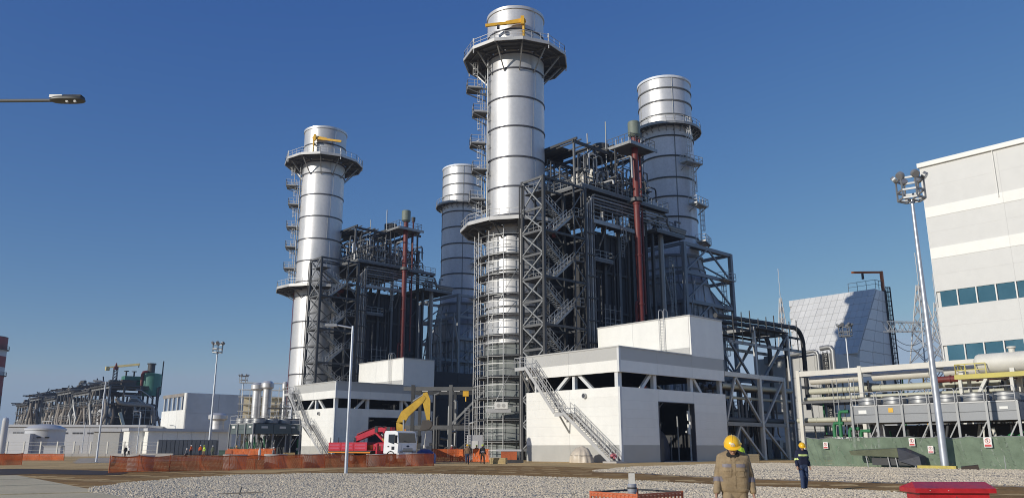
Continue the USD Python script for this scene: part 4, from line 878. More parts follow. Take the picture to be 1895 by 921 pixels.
# fan coolers on stilts
def fan_cooler(label, base, rot, bays, pitch, depth, wall_m, seed, k=1.0, name_plate=True):
    T = thing('fan_cooler', label, 'cooling unit', base, rot); L = bays * pitch; z0, z1 = 3.55 * k, 4.95 * k
    for i in range(bays):                                     # local x runs along the long front, y goes back
        x0, x1 = i * pitch + .05, (i + 1) * pitch - .05
        for zz0, zz1 in ((z0, (z0 + z1) / 2), ((z0 + z1) / 2, z1)):
            part(T, 'side_panel', MB().box((x0, -.04, zz0 + .015), (x1, .1, zz1 - .015)), wall_m)
        part(T, 'top_rail', MB().box((x0 - .05, -.1, z1), (x1 + .05, .14, z1 + .1)), M_galv_light)
        part(T, 'leg', MB().beam((x0 - .05, -.16, 0), (x0 - .05, -.16, z1 + .05), .14, .18), M_galv)
        h = MB().path([(x0 + .05, -.16, z1), (x0 + .05, -.16, z1 + 1.05), (x0 + .15, -.16, z1 + 1.2), (x1 - .15, -.16, z1 + 1.2), (x1 - .05, -.16, z1 + 1.05), (x1 - .05, -.16, z1)], .035, 6).beam((x0 + .05, -.16, z1 + .6), (x1 - .05, -.16, z1 + .6), .045)
        part(T, 'guard_hoop', h, M_galv_light)
        for j, y in enumerate((1.15, 3.3, 5.4)):
            if y > depth: continue
            c = ((x0 + x1) / 2, y, 0)
            f = part(T, 'fan_ring', MB().lathe([(.93 * k, z1 + .1), (.98 * k, z1 + .2), (.9 * k, z1 + .75), (.96 * k, z1 + .85), (.86 * k, z1 + .85), (.82 * k, z1 + .1)], 24, c), M_galv)
            part(f, 'fan_hub', MB().lathe([(0, z1 + .3), (.2, z1 + .3), (.2, z1 + .6), (0, z1 + .62)], 12, c).beam((c[0] - .8, y, z1 + .78), (c[0] + .8, y, z1 + .78), .06), M_steel)
    part(T, 'leg', MB().beam((L, -.16, 0), (L, -.16, z1 + .05), .14, .18), M_galv)
    for i in range(max(1, int(depth / 2.2))):
        y0, y1 = .14 + i * depth / int(depth / 2.2), .1 + (i + 1) * depth / int(depth / 2.2)
        for s in (0, 1): part(T, 'end_panel', MB().box((s * L - .05, y0, z0 + .015), (s * L + .05, y1 - .03, z1)), wall_m)
        part(T, 'name_board', MB().box((L + .05, (y0 + y1) / 2 - .5, z0 + .75), (L + .08, (y0 + y1) / 2 + .5, z0 + 1.05)), M_offwhite)
        part(T, 'leg', MB().beam((L, y1, 0), (L, y1, z0), .14), M_galv); part(T, 'leg', MB().beam((0, y1, 0), (0, y1, z0), .14), M_galv)
    part(T, 'fan_deck', MB().box((.05, .1, z0 + .02), (L - .05, depth, z1 - .02)), M_steel)
    part(T, 'pump_skid', MB().box((.3, depth - .4, 0), (L - .3, depth + .1, z0 - .1)), M_steel)  # dark backing added under the deck to stand for the shade there
    r = np.random.default_rng(seed)
    for q in range(int(bays * 4)):                         # pumps, headers and valves in the shade below
        x, y = r.uniform(.3, L - .3), r.uniform(.6, depth); m = (M_green, M_steel, M_galv, M_offwhite, M_green)[q % 5]
        g = part(T, 'under_pipe', MB().path([(x, y, .1), (x, y, r.uniform(1.2, 2.4)), (x + r.uniform(-.8, .8), y, r.uniform(2.5, 3.4) * k)], r.uniform(.06, .15), 8), m)
        if q % 2: part(g, 'valve_wheel', MB().tube((x, y - .35, 1.3), (x, y - .25, 1.3), .2, 10), M_galv_light if q % 4 else M_red)
    for q in range(bays): part(T, 'under_brace', MB().beam((q * pitch, .3, 0.1), ((q + .9) * pitch, .3, z0), .09), M_galv)
    part(T, 'label_plate', MB().box((.55, -.075, z0 + .8), (1.25, -.045, z0 + 1.1)), M_white)
    if name_plate: part(T, 'label_plate', MB().box((pitch * 1.45, -.075, z0 + .85), (pitch * 1.45 + .4, -.045, z0 + 1.22)), M_yellow, 'yellow warning plate')
    part(T, 'label_plate', MB().box((L - 1.3, -.075, z0 + .85), (L - .7, -.045, z0 + 1.05)), M_white)
    return T
M_cool = mat('light_grey_panel', (.27, .275, .275), .5, .2, .06, .4, fine=.05)
M_cool_dk = mat('green_grey_panel', (.10, .125, .12), .55, .1, .1, .4)
fan_cooler('long light grey fan cooler on stilts behind the green screen', W(6, -21.6, GZ), ROT - 90, 6, 2.17, 5.8, M_cool, 41)
fan_cooler('second grey fan cooler at the right edge, behind the longer one', W(9, -36.4, GZ), ROT - 90, 5, 2.17, 5.8, M_cool, 42, name_plate=False)
T = plant('green_manifold', 'bright green pipe manifold at the left end of the grey fan cooler', 'pipes', 6.5, -20.6, z=GZ)
for i, (b, z1) in enumerate(((-19.6, 3.6), (-20.2, 4.6), (-21.0, 3.1), (-22.0, 2.9))):
    g = part(T, 'green_pipe', MB().path([(6.3, b, GZ), (6.3, b, GZ + z1 - .3), (6.3, b - .1, GZ + z1), (6.3, b - .9, GZ + z1)], .16, 10), M_green)
    part(g, 'white_valve', MB().cbox((6.3, b, GZ + 2.2), (.5, .5, .35)).tube((6.0, b, GZ + 2.2), (5.8, b, GZ + 2.2), .2, 10), M_offwhite)

# pipe racks
def rack_cols(T, pts, z1, m, w=.42):
    for x, y in pts: part(T, 'column', MB().beam((x, y, GZ), (x, y, z1), w, w, up=(1, 0, 0)), m)
RB = [-4.2, -12.0, -20.0, -28.3, -36.5, -45]
T = plant('pipe_rack', 'long cream steel pipe rack running behind the fan coolers', 'pipe rack', 30, -20, z=GZ)
rack_cols(T, [(29, b) for b in RB], 10.9, M_offwhite); rack_cols(T, [(35, b) for b in RB], 10.9, M_steel_blue)
for lo, hi in zip(RB[:-1], RB[1:]):
    for z, h in ((10.45, .62), (7.0, .3), (4.4, .3)):
        part(T, 'long_beam', MB().beam((29, lo - .22, z), (29, hi + .22, z), .3, h), M_offwhite if z > 10 else M_steel_mid); part(T, 'long_beam', MB().beam((35, lo, z), (35, hi, z), .3, h), M_steel_blue)
    part(T, 'lagged_section', MB().path([(30.6, lo - .8, 9.75), (30.6, hi + .8, 9.75)], .55, 16), M_offwhite, 'white lagged pipe under the top beam')
for b in RB:
    for z in (10.3, 8.9, 7.0, 4.4): part(T, 'cross_beam', MB().beam((29, b, z), (35, b, z), .26, .34), M_steel_mid)
for a, z, rr, m, b1, b0 in ((31, 8.4, .36, M_cream, -4.5, -46), (30.4, 7.45, .22, M_cream, -4, -46), (33, 8.45, .3, M_offwhite, -4, -46), (32.2, 7.4, .18, M_galv, -4, -46), (33.6, 7.4, .25, M_steel_mid, -4, -46), (30.2, 4.9, .3, M_cream, -3, -12), (32, 4.9, .25, M_galv, -3, -30)):
    part(T, 'pipe', MB().tube((a, b1, z), (a, b0, z), rr, 16), m)
    for b in np.arange(b1 - 2.5, b0, -6.3): part(T, 'pipe_flange', MB().tube((a, b, z), (a, b - .12, z), rr * 1.18, 16), m)
part(T, 'red_main', MB().tube((28.3, -20.4, 8.75), (28.3, -46, 8.75), .34, 14), M_red)
for b in np.arange(-22, -46, -2.6): part(T, 'red_flange', MB().tube((28.3, b, 8.75), (28.3, b - .14, 8.75), .44, 14), M_red)
part(T, 'rack_ladder', MB().ladder((28.5, -9.0, GZ), 9.5, (-1, 0), .55, .07, False, 1.3), M_galv)
part(T, 'rack_ladder', MB().ladder((28.6, -11.0, 3), 9.5, (-1, 0), .55, .07, False, 1.3), M_galv)
r = np.random.default_rng(8)
for k in range(34):
    a, b = r.uniform(29.4, 34.5), r.uniform(-44, -4); part(T, 'drop_pipe', MB().path([(a, b, r.uniform(8.6, 10)), (a, b, r.uniform(5, 7)), (a + r.uniform(-.8, .8), b, r.uniform(.3, 4.5))], r.uniform(.06, .15), 7), (M_galv, M_steel, M_cream, M_green, M_yellow, M_steel)[k % 6])
for k, b in enumerate(np.arange(-5, -45, -3.1)):
    part(T, 'switch_cabinet', MB().box((32.6, b - 2.9, GZ), (33.6, b, 3.2 + (k * 7 % 5) * .7)), (M_steel, M_steel_mid, M_duct)[k % 3])  # dark boxes added to darken the space under the rack
M_lemon = mat('lemon_paint', (.52, .44, .09), .5, 0, .1, 1.0)
T = plant('horizontal_tank', 'cream horizontal tank on slanted legs above the pipe rack at the right edge', 'tank', 24, -34, z=GZ)
mb = MB().lathe([(0, -.35), (.55, -.28), (.85, -.1), (.95, .15), (.95, 14), (0, 14.3)], 28); mb.v = [np.c_[v[:, 0] + 24, -26.4 - v[:, 2], v[:, 1] + 9.75] for v in mb.v]; mb.n = [np.c_[n[:, 0], -n[:, 2], n[:, 1]] for n in mb.n]
tk = part(T, 'shell', mb, M_offwhite)
for b in (-29.5, -34.5, -39): part(tk, 'nozzle', MB().tube((24, b, 10.6), (24, b, 11.1), .28, 12).tube((24, b, 11.05), (24, b, 11.2), .42, 12), M_offwhite)
part(T, 'platform', MB().box((22.6, -42, 8.3), (25.4, -24.5, 8.5)), M_offwhite); part(T, 'platform_edge', MB().beam((22.55, -42, 8.45), (22.55, -24.5, 8.45), .12, .45), M_lemon)
part(T, 'railing', MB().rail([(22.7, -27.4, 8.5), (22.7, -24.6, 8.5), (25.3, -24.6, 8.5)], 1.2, .09, 1.0), M_lemon)
for b in (-24.9, -29.5, -34, -39):
    part(T, 'leg', MB().beam((22.8, b, GZ), (22.8, b, 8.3), .3), M_offwhite); part(T, 'leg', MB().beam((25.2, b, GZ), (25.2, b, 8.3), .3), M_offwhite)
    part(T, 'leg_brace', MB().beam((22.8, b - .2, 4.5), (22.8, b - 2.4, 8.2), .28), M_offwhite)
    part(T, 'saddle', MB().box((23.2, b - .2, 8.5), (24.8, b + .2, 9.1)), M_offwhite)

T = plant('pipe_rack', 'dark braced pipe rack between the nearer white building and the cream rack', 'pipe rack', 23, -2, z=GZ)
ca = (19.7, 27.4, 33.2); rack_cols(T, [(a, 0.3) for a in ca[1:]], 10.5, M_offwhite, .42); rack_cols(T, [(a, 4.6) for a in ca[1:]] + [(21.9, 4.6)], 10.5, M_steel_blue, .45)
for p, q in ((19.5, 27.2), (27.6, 33.0)):
    part(T, 'top_beam', MB().beam((p, 0.3, 10.3), (q, 0.3, 10.3), .35, .55), M_offwhite); part(T, 'mid_beam', MB().beam((p, 0.3, 4.4), (q, 0.3, 4.4), .3, .45), M_galv)
    part(T, 'top_beam', MB().beam((p, 4.6, 10.3), (q, 4.6, 10.3), .35, .55), M_steel_blue); part(T, 'mid_beam', MB().beam((p, 4.6, 4.4), (q, 4.6, 4.4), .3, .45), M_steel_blue)
for p, q in (((22.0, 10.1), (27.2, 4.6)), ((22.0, 10.1), (19.6, 4.6)), ((22.4, 4.2), (27.2, GZ + .2)), ((22.4, 4.2), (20.2, GZ + .3)), ((27.7, 4.2), (33, GZ + .2)), ((27.8, 4.5), (33, 10.0))): part(T, 'brace', MB().beam((p[0], 0.35, p[1]), (q[0], 0.35, q[1]), .26), M_galv_light)
for a in ca[1:]:
    for z in (10.2, 4.5): part(T, 'cross_beam', MB().beam((a, 0.4, z), (a, 4.5, z), .3, .4), M_steel_blue)
for b, z, rr, m in ((0.8, 8.95, .3, M_cream), (1.1, 7.6, .18, M_cream), (2.4, 8.9, .3, M_steel_mid), (1.6, 8.8, .2, M_galv), (0.9, 4.95, .3, M_steel_mid), (1.7, 4.9, .25, M_galv), (2.5, 4.9, .4, M_steel_blue), (3.5, 8.9, .3, M_steel_blue)): part(T, 'pipe', MB().tube((19.6, b, z), (36, b, z), rr, 14), m)
part(T, 'walkway', MB().box((19.6, 2.9, 4.62), (35, 4.2, 4.7)), M_grate); part(T, 'railing', MB().rail([(19.7, 2.95, 4.7), (35, 2.95, 4.7)], 1.1, .06, 1.5), M_galv)
for k in range(30):
    a, b = r.uniform(19.8, 35), r.uniform(.8, 6); part(T, 'drop_pipe', MB().path([(a, b, r.uniform(7, 10)), (a, b, r.uniform(3, 6)), (a + r.uniform(-1.2, 1.2), b, r.uniform(.4, 3.5))], r.uniform(.06, .2), 7), (M_galv, M_steel, M_steel_mid, M_steel_blue)[k % 4])
# dark hall with plant behind that rack
T = plant('equipment_hall', 'low dark grey-blue hall in the shade behind the braced pipe rack', 'building', 33, 8, z=GZ)
for i in range(8):
    for z0, z1 in ((GZ, 3.2), (3.2, 6.4)): part(T, 'wall_panel', MB().box((20 + i * 3.2, 7.4, z0 + .02), (23.2 + i * 3.2 - .03, 7.7, z1 - .02)), M_duct)
part(T, 'hall_body', MB().box((20, 7.7, GZ), (45.6, 16, 6.5)), M_duct); part(T, 'roof_edge', MB().box((19.9, 7.2, 6.5), (45.7, 16.1, 6.7)), M_steel_mid)
for i in range(5): part(T, 'louvre', MB().box((22 + i * 4.4, 7.3, 3.6), (24 + i * 4.4, 7.38, 5.4)), M_steel)
for i in range(10):
    a = 21 + r.uniform(0, 22); part(T, 'wall_cabinet', MB().box((a, 6.3, GZ), (a + r.uniform(.8, 2), 7.2, r.uniform(1.4, 2.8))), (M_steel_blue, M_steel_mid, M_galv)[i % 3])
# three big pipes looping over
T = plant('pipe_loop', 'three dark pipes that arch over a steel bent and drop down', 'pipes', 40, 6, z=GZ)
for i, (b, aa, z) in enumerate(((6.6, 41.2, 17.7), (4.6, 42.4, 18.0), (2.6, 43.6, 18.2))):
    pts = [(22, b, z - .3)] + [(aa - 2.2 + 2.2 * math.sin(t), b, z - 2.2 + 2.2 * math.cos(t)) for t in np.linspace(0, math.pi / 2, 7)] + [(aa, b, 6.8)]
    part(T, 'large_pipe', MB().path(pts, .32, 14), M_steel if i else M_steel_mid)
for a in (30, 38.5):
    for b in (2.2, 7.2): part(T, 'bent_column', MB().beam((a, b, GZ), (a, b, 17.2), .34, .34, up=(1, 0, 0)), M_galv_light if b < 3 else M_galv)
    part(T, 'bent_beam', MB().beam((a, 2, 16.9), (a, 7.4, 16.9), .3, .4), M_galv)
for b in (2.2, 7.2):
    part(T, 'bent_beam', MB().beam((24, b, 14.8), (42, b, 14.8), .28, .4), M_galv); part(T, 'bent_beam', MB().beam((24, b, 16.6), (42, b, 16.6), .2, .3), M_steel)
    part(T, 'bent_brace', MB().beam((30, b, 9), (38.5, b, 16.8), .3), M_steel_blue); part(T, 'bent_brace', MB().beam((30, b, 9), (24, b, 15), .25), M_steel_blue)
for i in range(9): part(T, 'hanger', MB().beam((25 + i * 2, 2.0, 14.8), (25 + i * 2, 2.0, 18.4 + (i % 3) * .4), .1), M_steel)
part(T, 'top_grating', MB().box((30, 1.6, 17.0), (38, 7.6, 17.1)), M_grate)

# big white hall at the right edge
M_hall = mat('pale_hall_cladding', (.62, .61, .57), .6, 0, .025, .12, fine=.03, fscale=1.0)
T = plant('turbine_hall', 'huge white hall with bright bands and teal window strips, cut by the right edge', 'building', 34, -34, z=GZ)
AH, B0, B1 = 34.0, -19.65, -56.0
rows = [(GZ, 3.6, 0), (3.6, 7.4, 0), (7.4, 11.2, 0), (13.0, 15.2, 0), (15.2, 17.45, 0), (19.3, 21.3, 0), (21.3, 23.2, 0), (23.2, 24.5, 1), (24.5, 26.4, 0), (26.4, 28.25, 0), (28.25, 29.5, 1), (29.5, 32.0, 0), (32.0, 34.55, 0)]
bs = [B0, -28.0, -37, -46, B1]
for z0, z1, w in rows:
    for b0, b1 in zip(bs[:-1], bs[1:]): part(T, 'bright_band' if w else 'wall_panel', MB().box((AH - (.05 if w else 0), b1 + .005, z0 + .003), (AH + .25, b0 - .005, z1 - .003)), M_white if w else M_hall)
for z0, z1 in ((11.2, 13.0), (17.45, 19.3)):
    b = B0 - .35
    while b > B1:
        g = part(T, 'window_pane', MB().box((AH + .1, b - 1.86, z0 + .02), (AH + .16, b - .06, z1 - .02)), M_glass); part(g, 'mullion', MB().box((AH - .02, b - 2.0, z0 + .01), (AH + .14, b - 1.87, z1 - .01)), M_galv_light); b -= 2.0
part(T, 'hall_body', MB().box((AH + .25, B1, GZ), (AH + 26, B0, 34.5)), M_hall)
part(T, 'roof_cap', MB().box((AH - .3, B1, 34.55), (AH + 26.2, B0 + .25, 35.1)), M_white)
part(T, 'corner_trim', MB().box((AH - .03, B0, GZ), (AH + .3, B0 + .06, 34.5)), M_white)
part(T, 'downpipe', MB().tube((AH - .15, -27.6, 29), (AH - .12, -27.6, 34.5), .06, 8), M_white)

# cooling hall with a battered front of square panels
T = plant('cooling_hall', 'pale tiled hall with a sloping panelled front, rising behind the cream rack', 'building', 113, 33, z=GZ)
KH = 1.185; HX, HB = 115.2 - 87 * KH, 22.2 - 10 * KH
class SMB(MB):                     # measured at a nearer distance; same thing, larger and farther
    def add(self, v, f, n): return MB.add(self, np.asarray(v, float) * KH + [HX, HB, 0], f, n)
TOP, BOT = np.array([87.0, 30.65]), np.array([76.6, 17.6]); bl, br = 28.0, 10.0; bb = 27.0
M_tile = mat('pale_hall_panel', (.64, .625, .58), .6, 0, .05, .2, rand=.05)
nb, nz = 15, 9
def fr(s, t):                       # s along b from right to left, t from bottom to top
    a, z = BOT + (TOP - BOT) * t; return np.array([a, br + (bl - br) * s, z])
nrm = np.array([-(TOP - BOT)[1], 0, (TOP - BOT)[0]]); nrm = nrm / np.linalg.norm(nrm)
for i in range(nb):
    for j in range(nz):
        g = .018; sm = lambda t: 1 - .30 * (1 - t)
        if (i + g) / nb >= sm((j + g) / nz) - .004: continue
        q = [fr(min((i + ii) / nb, sm((j + jj) / nz)), (j + jj) / nz) for ii, jj in ((g, g), (1 - g, g), (1 - g, 1 - g), (g, 1 - g))]
        o = nrm * (.1 + rnd.uniform(0, .03)); part(T, 'cladding_panel', SMB().hexa([q[0], q[3], q[2], q[1], q[0] + o, q[3] + o, q[2] + o, q[1] + o]), M_tile)
body = [(76.7, 17.6), (87.1, 30.6), (90.4, 30.6), (90.4, GZ), (76.7, GZ)]
v0 = [np.array([a, br + .05, z]) for a, z in body]; v1 = [np.array([a, bl - .05 - (.30 * 18 * (1 - max(0, (z - 17.6) / 13.05))), z]) for a, z in body]; n = 5
part(T, 'hall_body', SMB().flat(v0 + v1, [(0, 1, 2), (0, 2, 3), (0, 3, 4), (5, 7, 6), (5, 8, 7), (5, 9, 8)] + [t for k in range(5) for t in ((k, k + 5, (k + 1) % 5 + 5), (k, (k + 1) % 5 + 5, (k + 1) % 5))]), M_grey_band)
for j in range(14):                 # gable panels, facing the right front
    z0, z1 = 2 + j * 2.04, 2 + (j + 1) * 2.04
    al = lambda z: 76.75 if z < 17.6 else 76.75 + (z - 17.6) / 13.05 * 10.4
    m4 = [al(z0), al(z0) + (90.3 - al(z0)) * .4, al(z0) + (90.3 - al(z0)) * .75, 90.3]; m5 = [al(z1), al(z1) + (90.3 - al(z1)) * .4, al(z1) + (90.3 - al(z1)) * .75, 90.3]
    for k in range(3):
        part(T, 'gable_panel', SMB().hexa([(m4[k] + .05, br - .1, z0 + .04), (m4[k + 1] - .05, br - .1, z0 + .04), (m4[k + 1] - .05, br + .06, z0 + .04), (m4[k] + .05, br + .06, z0 + .04), (m5[k] + .05, br - .1, z1 - .04), (m5[k + 1] - .05, br - .1, z1 - .04), (m5[k + 1] - .05, br + .06, z1 - .04), (m5[k] + .05, br + .06, z1 - .04)]), M_tile)
part(T, 'edge_trim', SMB().beam((90.5, br - .1, GZ), (90.5, br - .1, 30.8), .5), M_steel)
part(T, 'edge_ladder', SMB().ladder((90.7, br - .4, 3), 31.5, (0, -1), .6, .1, True, .8), M_steel)
part(T, 'roof_railing', SMB().rail([(87.4, 15.5, 30.8), (87.4, 10.2, 30.8), (90.2, 10.2, 30.8)], 1.7, .07, 1.6), M_steel)
g = part(T, 'roof_davit', SMB().beam((90.6, 10.2, 21), (90.6, 10.2, 34.6), .5, .5).beam((90.6, 10.2, 34.4), (87.4, 14.6, 34.6), .35, .35), mat('orange_davit_paint', (.42, .12, .03), .6), 'orange-brown davit on the roof edge')
part(g, 'hook', SMB().tube((88.6, 13.0, 34.3), (88.6, 13.0, 33.2), .25, 8), M_steel)

T = plant('filter_house', 'grey windowless block standing before the sloping tiled hall', 'building', 58, 10, z=GZ)
for i in range(5):
    for z0, z1 in ((GZ, 4.5), (4.5, 9), (9, 12.6), (12.6, 16.2)): part(T, 'wall_panel', MB().box((58, 6 + i * 2.6 + .02, z0 + .02), (58.3, 8.6 + i * 2.6 - .02, z1 - .02)), M_grey_band)
part(T, 'body', MB().box((58.3, 6, GZ), (68, 19, 16.2)), M_grey_band)
for i in range(4): part(T, 'wall_panel', MB().box((58.3 + i * 2.4, 5.8, GZ), (60.7 + i * 2.4 - .04, 6, 16.2)), M_grey_band)
part(T, 'access_ladder', MB().ladder((57.8, 6.6, 4), 16.5, (-1, 0), .7, .12, True, .6), M_steel); part(T, 'side_landings', MB().box((56.4, 6.1, 8), (57.9, 7.6, 8.15)).box((56.4, 6.1, 12), (57.9, 7.6, 12.15)), M_steel)
part(T, 'roof_duct', MB().path([(57.2, 17, 15.9), (57.2, 8.2, 16.6), (57.2, 7.7, 16.4), (57.2, 7.5, 15.9), (57.2, 7.5, 9)], .3, 10).path([(57.2, 5.0, 9), (57.2, 5.0, 16.4), (57.2, 5.3, 16.9), (57.2, 5.8, 17.0), (57.2, 7, 16.9)], .4, 10), M_galv); part(T, 'duct_box', MB().box((56.7, 15.2, 15.2), (57.7, 16.8, 16.4)), M_galv)
b = at(1567, 640, 112); light_mast('light mast with floodlights before the sloping tiled hall', (float(b[0]), float(b[1]), GZ), float(at(1567, 610, 112)[2]) - GZ, .9, 30)
# lattice pylons far behind
def pylon(label, base, h, w, rot, arms):
    M_galv = M_galv_light
    T = thing('lattice_pylon', label, 'pylon', base, rot); n = 11
    lv = [h * (1 - (1 - i / n) ** 1.25) for i in range(n + 1)]; ww = [w * (1 - .93 * z / h) for z in lv]
    cor = lambda k, i: np.array([[-1, -1], [1, -1], [1, 1], [-1, 1]][k] + [0]) * ww[i] / 2 + np.array([0, 0, lv[i]])
    for k in range(4):
        part(T, 'leg', MB().path([cor(k, i) for i in range(n + 1)], .16, 4), M_galv)
        for i in range(n):
            part(T, 'lattice_bar', MB().beam(cor(k, i), cor((k + 1) % 4, i + 1), .12), M_galv); part(T, 'lattice_bar', MB().beam(cor((k + 1) % 4, i), cor(k, i + 1), .12), M_galv)
    part(T, 'spike', MB().tube((0, 0, h), (0, 0, h * 1.2), .09, 6), M_galv)
    for z, L in arms:
        for s in (-1, 1):
            m = MB(); q = [np.array([x, s, zz]) for x, s, zz in ((-L, s * .8, z), (0, s * .8, z))]
            m.beam((-L, s * .8, z), (0, s * .8, z), .16).beam((-L, s * .8, z - 1.9), (0, s * .8, z - 1.9), .16)
            for i in range(8): m.beam((-L + L * i / 8, s * .8, z - 1.9 * (i % 2)), (-L + L * (i + 1) / 8, s * .8, z - 1.9 * ((i + 1) % 2)), .11)
            part(T, 'gantry_truss', m, M_galv)
    return T
b = at(1709, 600, 165); pylon('steel lattice pylon with a gantry arm, partly behind the tall light mast', (b[0], b[1], GZ), float(at(1709, 528, 165)[2]), 9.5, 8, ((float(at(1690, 598, 165)[2]), 8.6),))
b = at(1737, 600, 215); pylon('second lattice pylon just right of the tall light mast, farther off', (b[0], b[1], GZ), float(at(1737, 560, 215)[2]), 9, 20, ())
b = at(1448, 600, 230); pylon('slender lattice pylon with a tall spike left of the sloping tiled hall', (b[0], b[1], GZ), float(at(1448, 552, 230)[2]), 6.0, 20, ())
T = thing('line_wires', 'thin sagging wires between the tiled hall and the lattice pylons', 'wires', (0, 0, 0), 0)
for dz in (0, 1.2, -4):
    p, q = at(1655, 610, 165) + [0, 0, dz - 3], at(1709, 640, 165) + [0, 0, dz]; part(T, 'wire', MB().path([p + (q - p) * t + np.array([0, 0, -5 * t * (1 - t)]) for t in np.linspace(0, 1, 9)], .06, 4), M_steel)
# structures at ground level between the two boilers
T = thing('steel_trestle', 'dark steel trestle with cross beams between the two white buildings', 'steel frame', (-9.5, 128, GZ), 0, (-9.5, 128, GZ))
for x in (-15.5, -9.6, -4): part(T, 'column', MB().beam((x, 128, GZ), (x, 128, 11.2), .55, .55, up=(1, 0, 0)), M_steel_mid if x == -9.6 else M_steel); part(T, 'column', MB().beam((x, 138, GZ), (x, 138, 11.2), .5, .5, up=(1, 0, 0)), M_steel)
for y in (128, 138):
    for z in (10.6, 4.7): part(T, 'beam', MB().beam((-17, y, z), (-3, y, z), .4, .6), M_steel_mid if y == 128 else M_steel)
    part(T, 'brace', MB().beam((-9.6, y - .1, 5.0), (-4.2, y - .1, 10.4), .3), M_galv if y == 128 else M_steel); part(T, 'brace', MB().beam((-9.6, y, .3), (-4.2, y, 4.6), .28), M_steel)
for k in range(16):
    x = -17 + r.uniform(0, 14); z = r.uniform(1, 11); part(T, 'pipe', MB().path([(x, 130 + k * .4, .2), (x, 130 + k * .4, z), (x + r.uniform(-3, 3), 130 + k * .4, z + .3)], r.uniform(.1, .3), 8), (M_steel, M_steel_mid, M_galv)[k % 3])
part(T, 'hoist', MB().cbox((-7.2, 127.5, 9.8), (.9, .7, .8)).tube((-7.2, 127.5, 9.4), (-7.2, 127.5, 8.6), .12, 8), M_yellow)
for x in (-13.6, -10.6, -8.6): part(T, 'tube_lamp', MB().cbox((x, 127.6, 10.2), (.9, .15, .15)), M_galv_light)
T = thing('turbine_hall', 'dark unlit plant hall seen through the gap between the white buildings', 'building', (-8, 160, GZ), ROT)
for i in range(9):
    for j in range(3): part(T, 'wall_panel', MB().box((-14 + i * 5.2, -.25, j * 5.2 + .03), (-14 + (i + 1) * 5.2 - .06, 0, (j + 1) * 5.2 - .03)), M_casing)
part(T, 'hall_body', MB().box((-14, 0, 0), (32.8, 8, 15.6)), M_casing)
for off in ((0, 0), OFF2):
    T = plant('boiler_base', 'shaded plinth with pumps under the nearer boiler' if off == (0, 0) else 'shaded plinth with pumps under the far boiler', 'plinth', 30, 24, off, GZ)
    part(T, 'plinth', MB().box((15.2, 19.5, GZ - .2), (53, 35, 1.4)), M_conc)
    for k in range(24):
        a, b2 = 15.5 + r.uniform(0, 37), 18.2 + r.uniform(-2.0, .8); part(T, 'pump', MB().box((a, b2, GZ), (a + r.uniform(.8, 2.2), b2 + 1, r.uniform(1.2, 4.5))), (M_steel, M_steel_mid, M_steel_blue, M_casing)[k % 4])
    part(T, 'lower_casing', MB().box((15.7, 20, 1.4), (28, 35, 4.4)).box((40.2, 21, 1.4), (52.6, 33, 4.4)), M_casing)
# ---------------------------------------------------------------- left: lamps, old plant, low white sheds, coolers
def street_lamp(label, base, h, arm, rot, r0=.085):
    T = thing('street_lamp', label, 'street lamp', base, rot)
    part(T, 'post', MB().tube((0, 0, 0), (0, 0, h), r0 * 1.25, 10, r0 * .8), M_pole); part(T, 'base_plate', MB().lathe([(0, 0), (.25, 0), (.25, .05), (r0, .08)], 10), M_galv)
    part(T, 'arm', MB().tube((0, 0, h - .12), (-arm, 0, h + .05), .05, 8), M_pole)
    hd = part(T, 'lamp_head', MB().hexa([(-arm - .75, -.1, h), (-arm, -.13, h - .05), (-arm, .13, h - .05), (-arm - .75, .1, h), (-arm - .7, -.08, h + .13), (-arm, -.07, h + .12), (-arm, .07, h + .12), (-arm - .7, .08, h + .13)]), M_galv)
    part(hd, 'lamp_glass', MB().box((-arm - .68, -.08, h - .055), (-arm - .2, .08, h - .03)), M_lens)
    return T
b = gnd(639.8, 878.5, .07); street_lamp('slim street lamp on the gravel in front of the orange netting, arm to the left', (b[0], b[1], float(gz(b[0], b[1]))), float(at(649, 604, b[1])[2]) - .05, .95, 0)
b = gnd(178, 855, .14); street_lamp('leftmost full street lamp, rising in front of the old pipe-covered plant', (b[0], b[1], GZ), float(at(186, 706, b[1])[2]) - .1, .5, 20)
for (u, vb, vt, Y, lab) in ((252, 843, 761, 150, 'low street lamp in front of the small white kiosks'), (151, 838, 781, 180, 'thin far lamp before the long white shed'), (320, 836, 787, 190, 'thin far lamp before the grey windowless block'), (534, 842, 752, 120, 'lamp post beside the far white pump house stairs')):
    b = at(u, vb, Y); street_lamp(lab, (b[0], b[1], GZ), float(at(u, vt, Y)[2]) - GZ, .5, 15)
# lamp reaching in from outside the frame
T = thing('street_lamp', 'street lamp reaching into the upper left sky on a long thin arm', 'street lamp', (-13.4, 16.6, 0), 0)
zt = float(at(120, 186, 16.5)[2])
part(T, 'post', MB().tube((0, 0, 0), (0, 0, zt), .1, 12, .07), M_pole)
xa = float(at(93, 186, 16.5)[0]) + 13.4; xb = float(at(157, 187, 16.5)[0]) + 13.4
part(T, 'arm', MB().tube((0, 0, zt + .02), (xa + .1, -.1, zt + .0), .038, 10), M_steel_mid)
q = trimesh.creation.icosphere(subdivisions=3, radius=1); v = np.array(q.vertices); v[:, 2] = np.where(v[:, 2] < 0, v[:, 2] * .45, v[:, 2]); v = np.sign(v) * np.abs(v) ** .75 * [(xb - xa) / 2, .15, .085]
hd = part(T, 'lamp_head', MB().mesh(trimesh.Trimesh(v + [(xa + xb) / 2, -.1, zt], q.faces, process=False), True), mat('grey_lamp_casing', (.09, .09, .08), .45, .2))
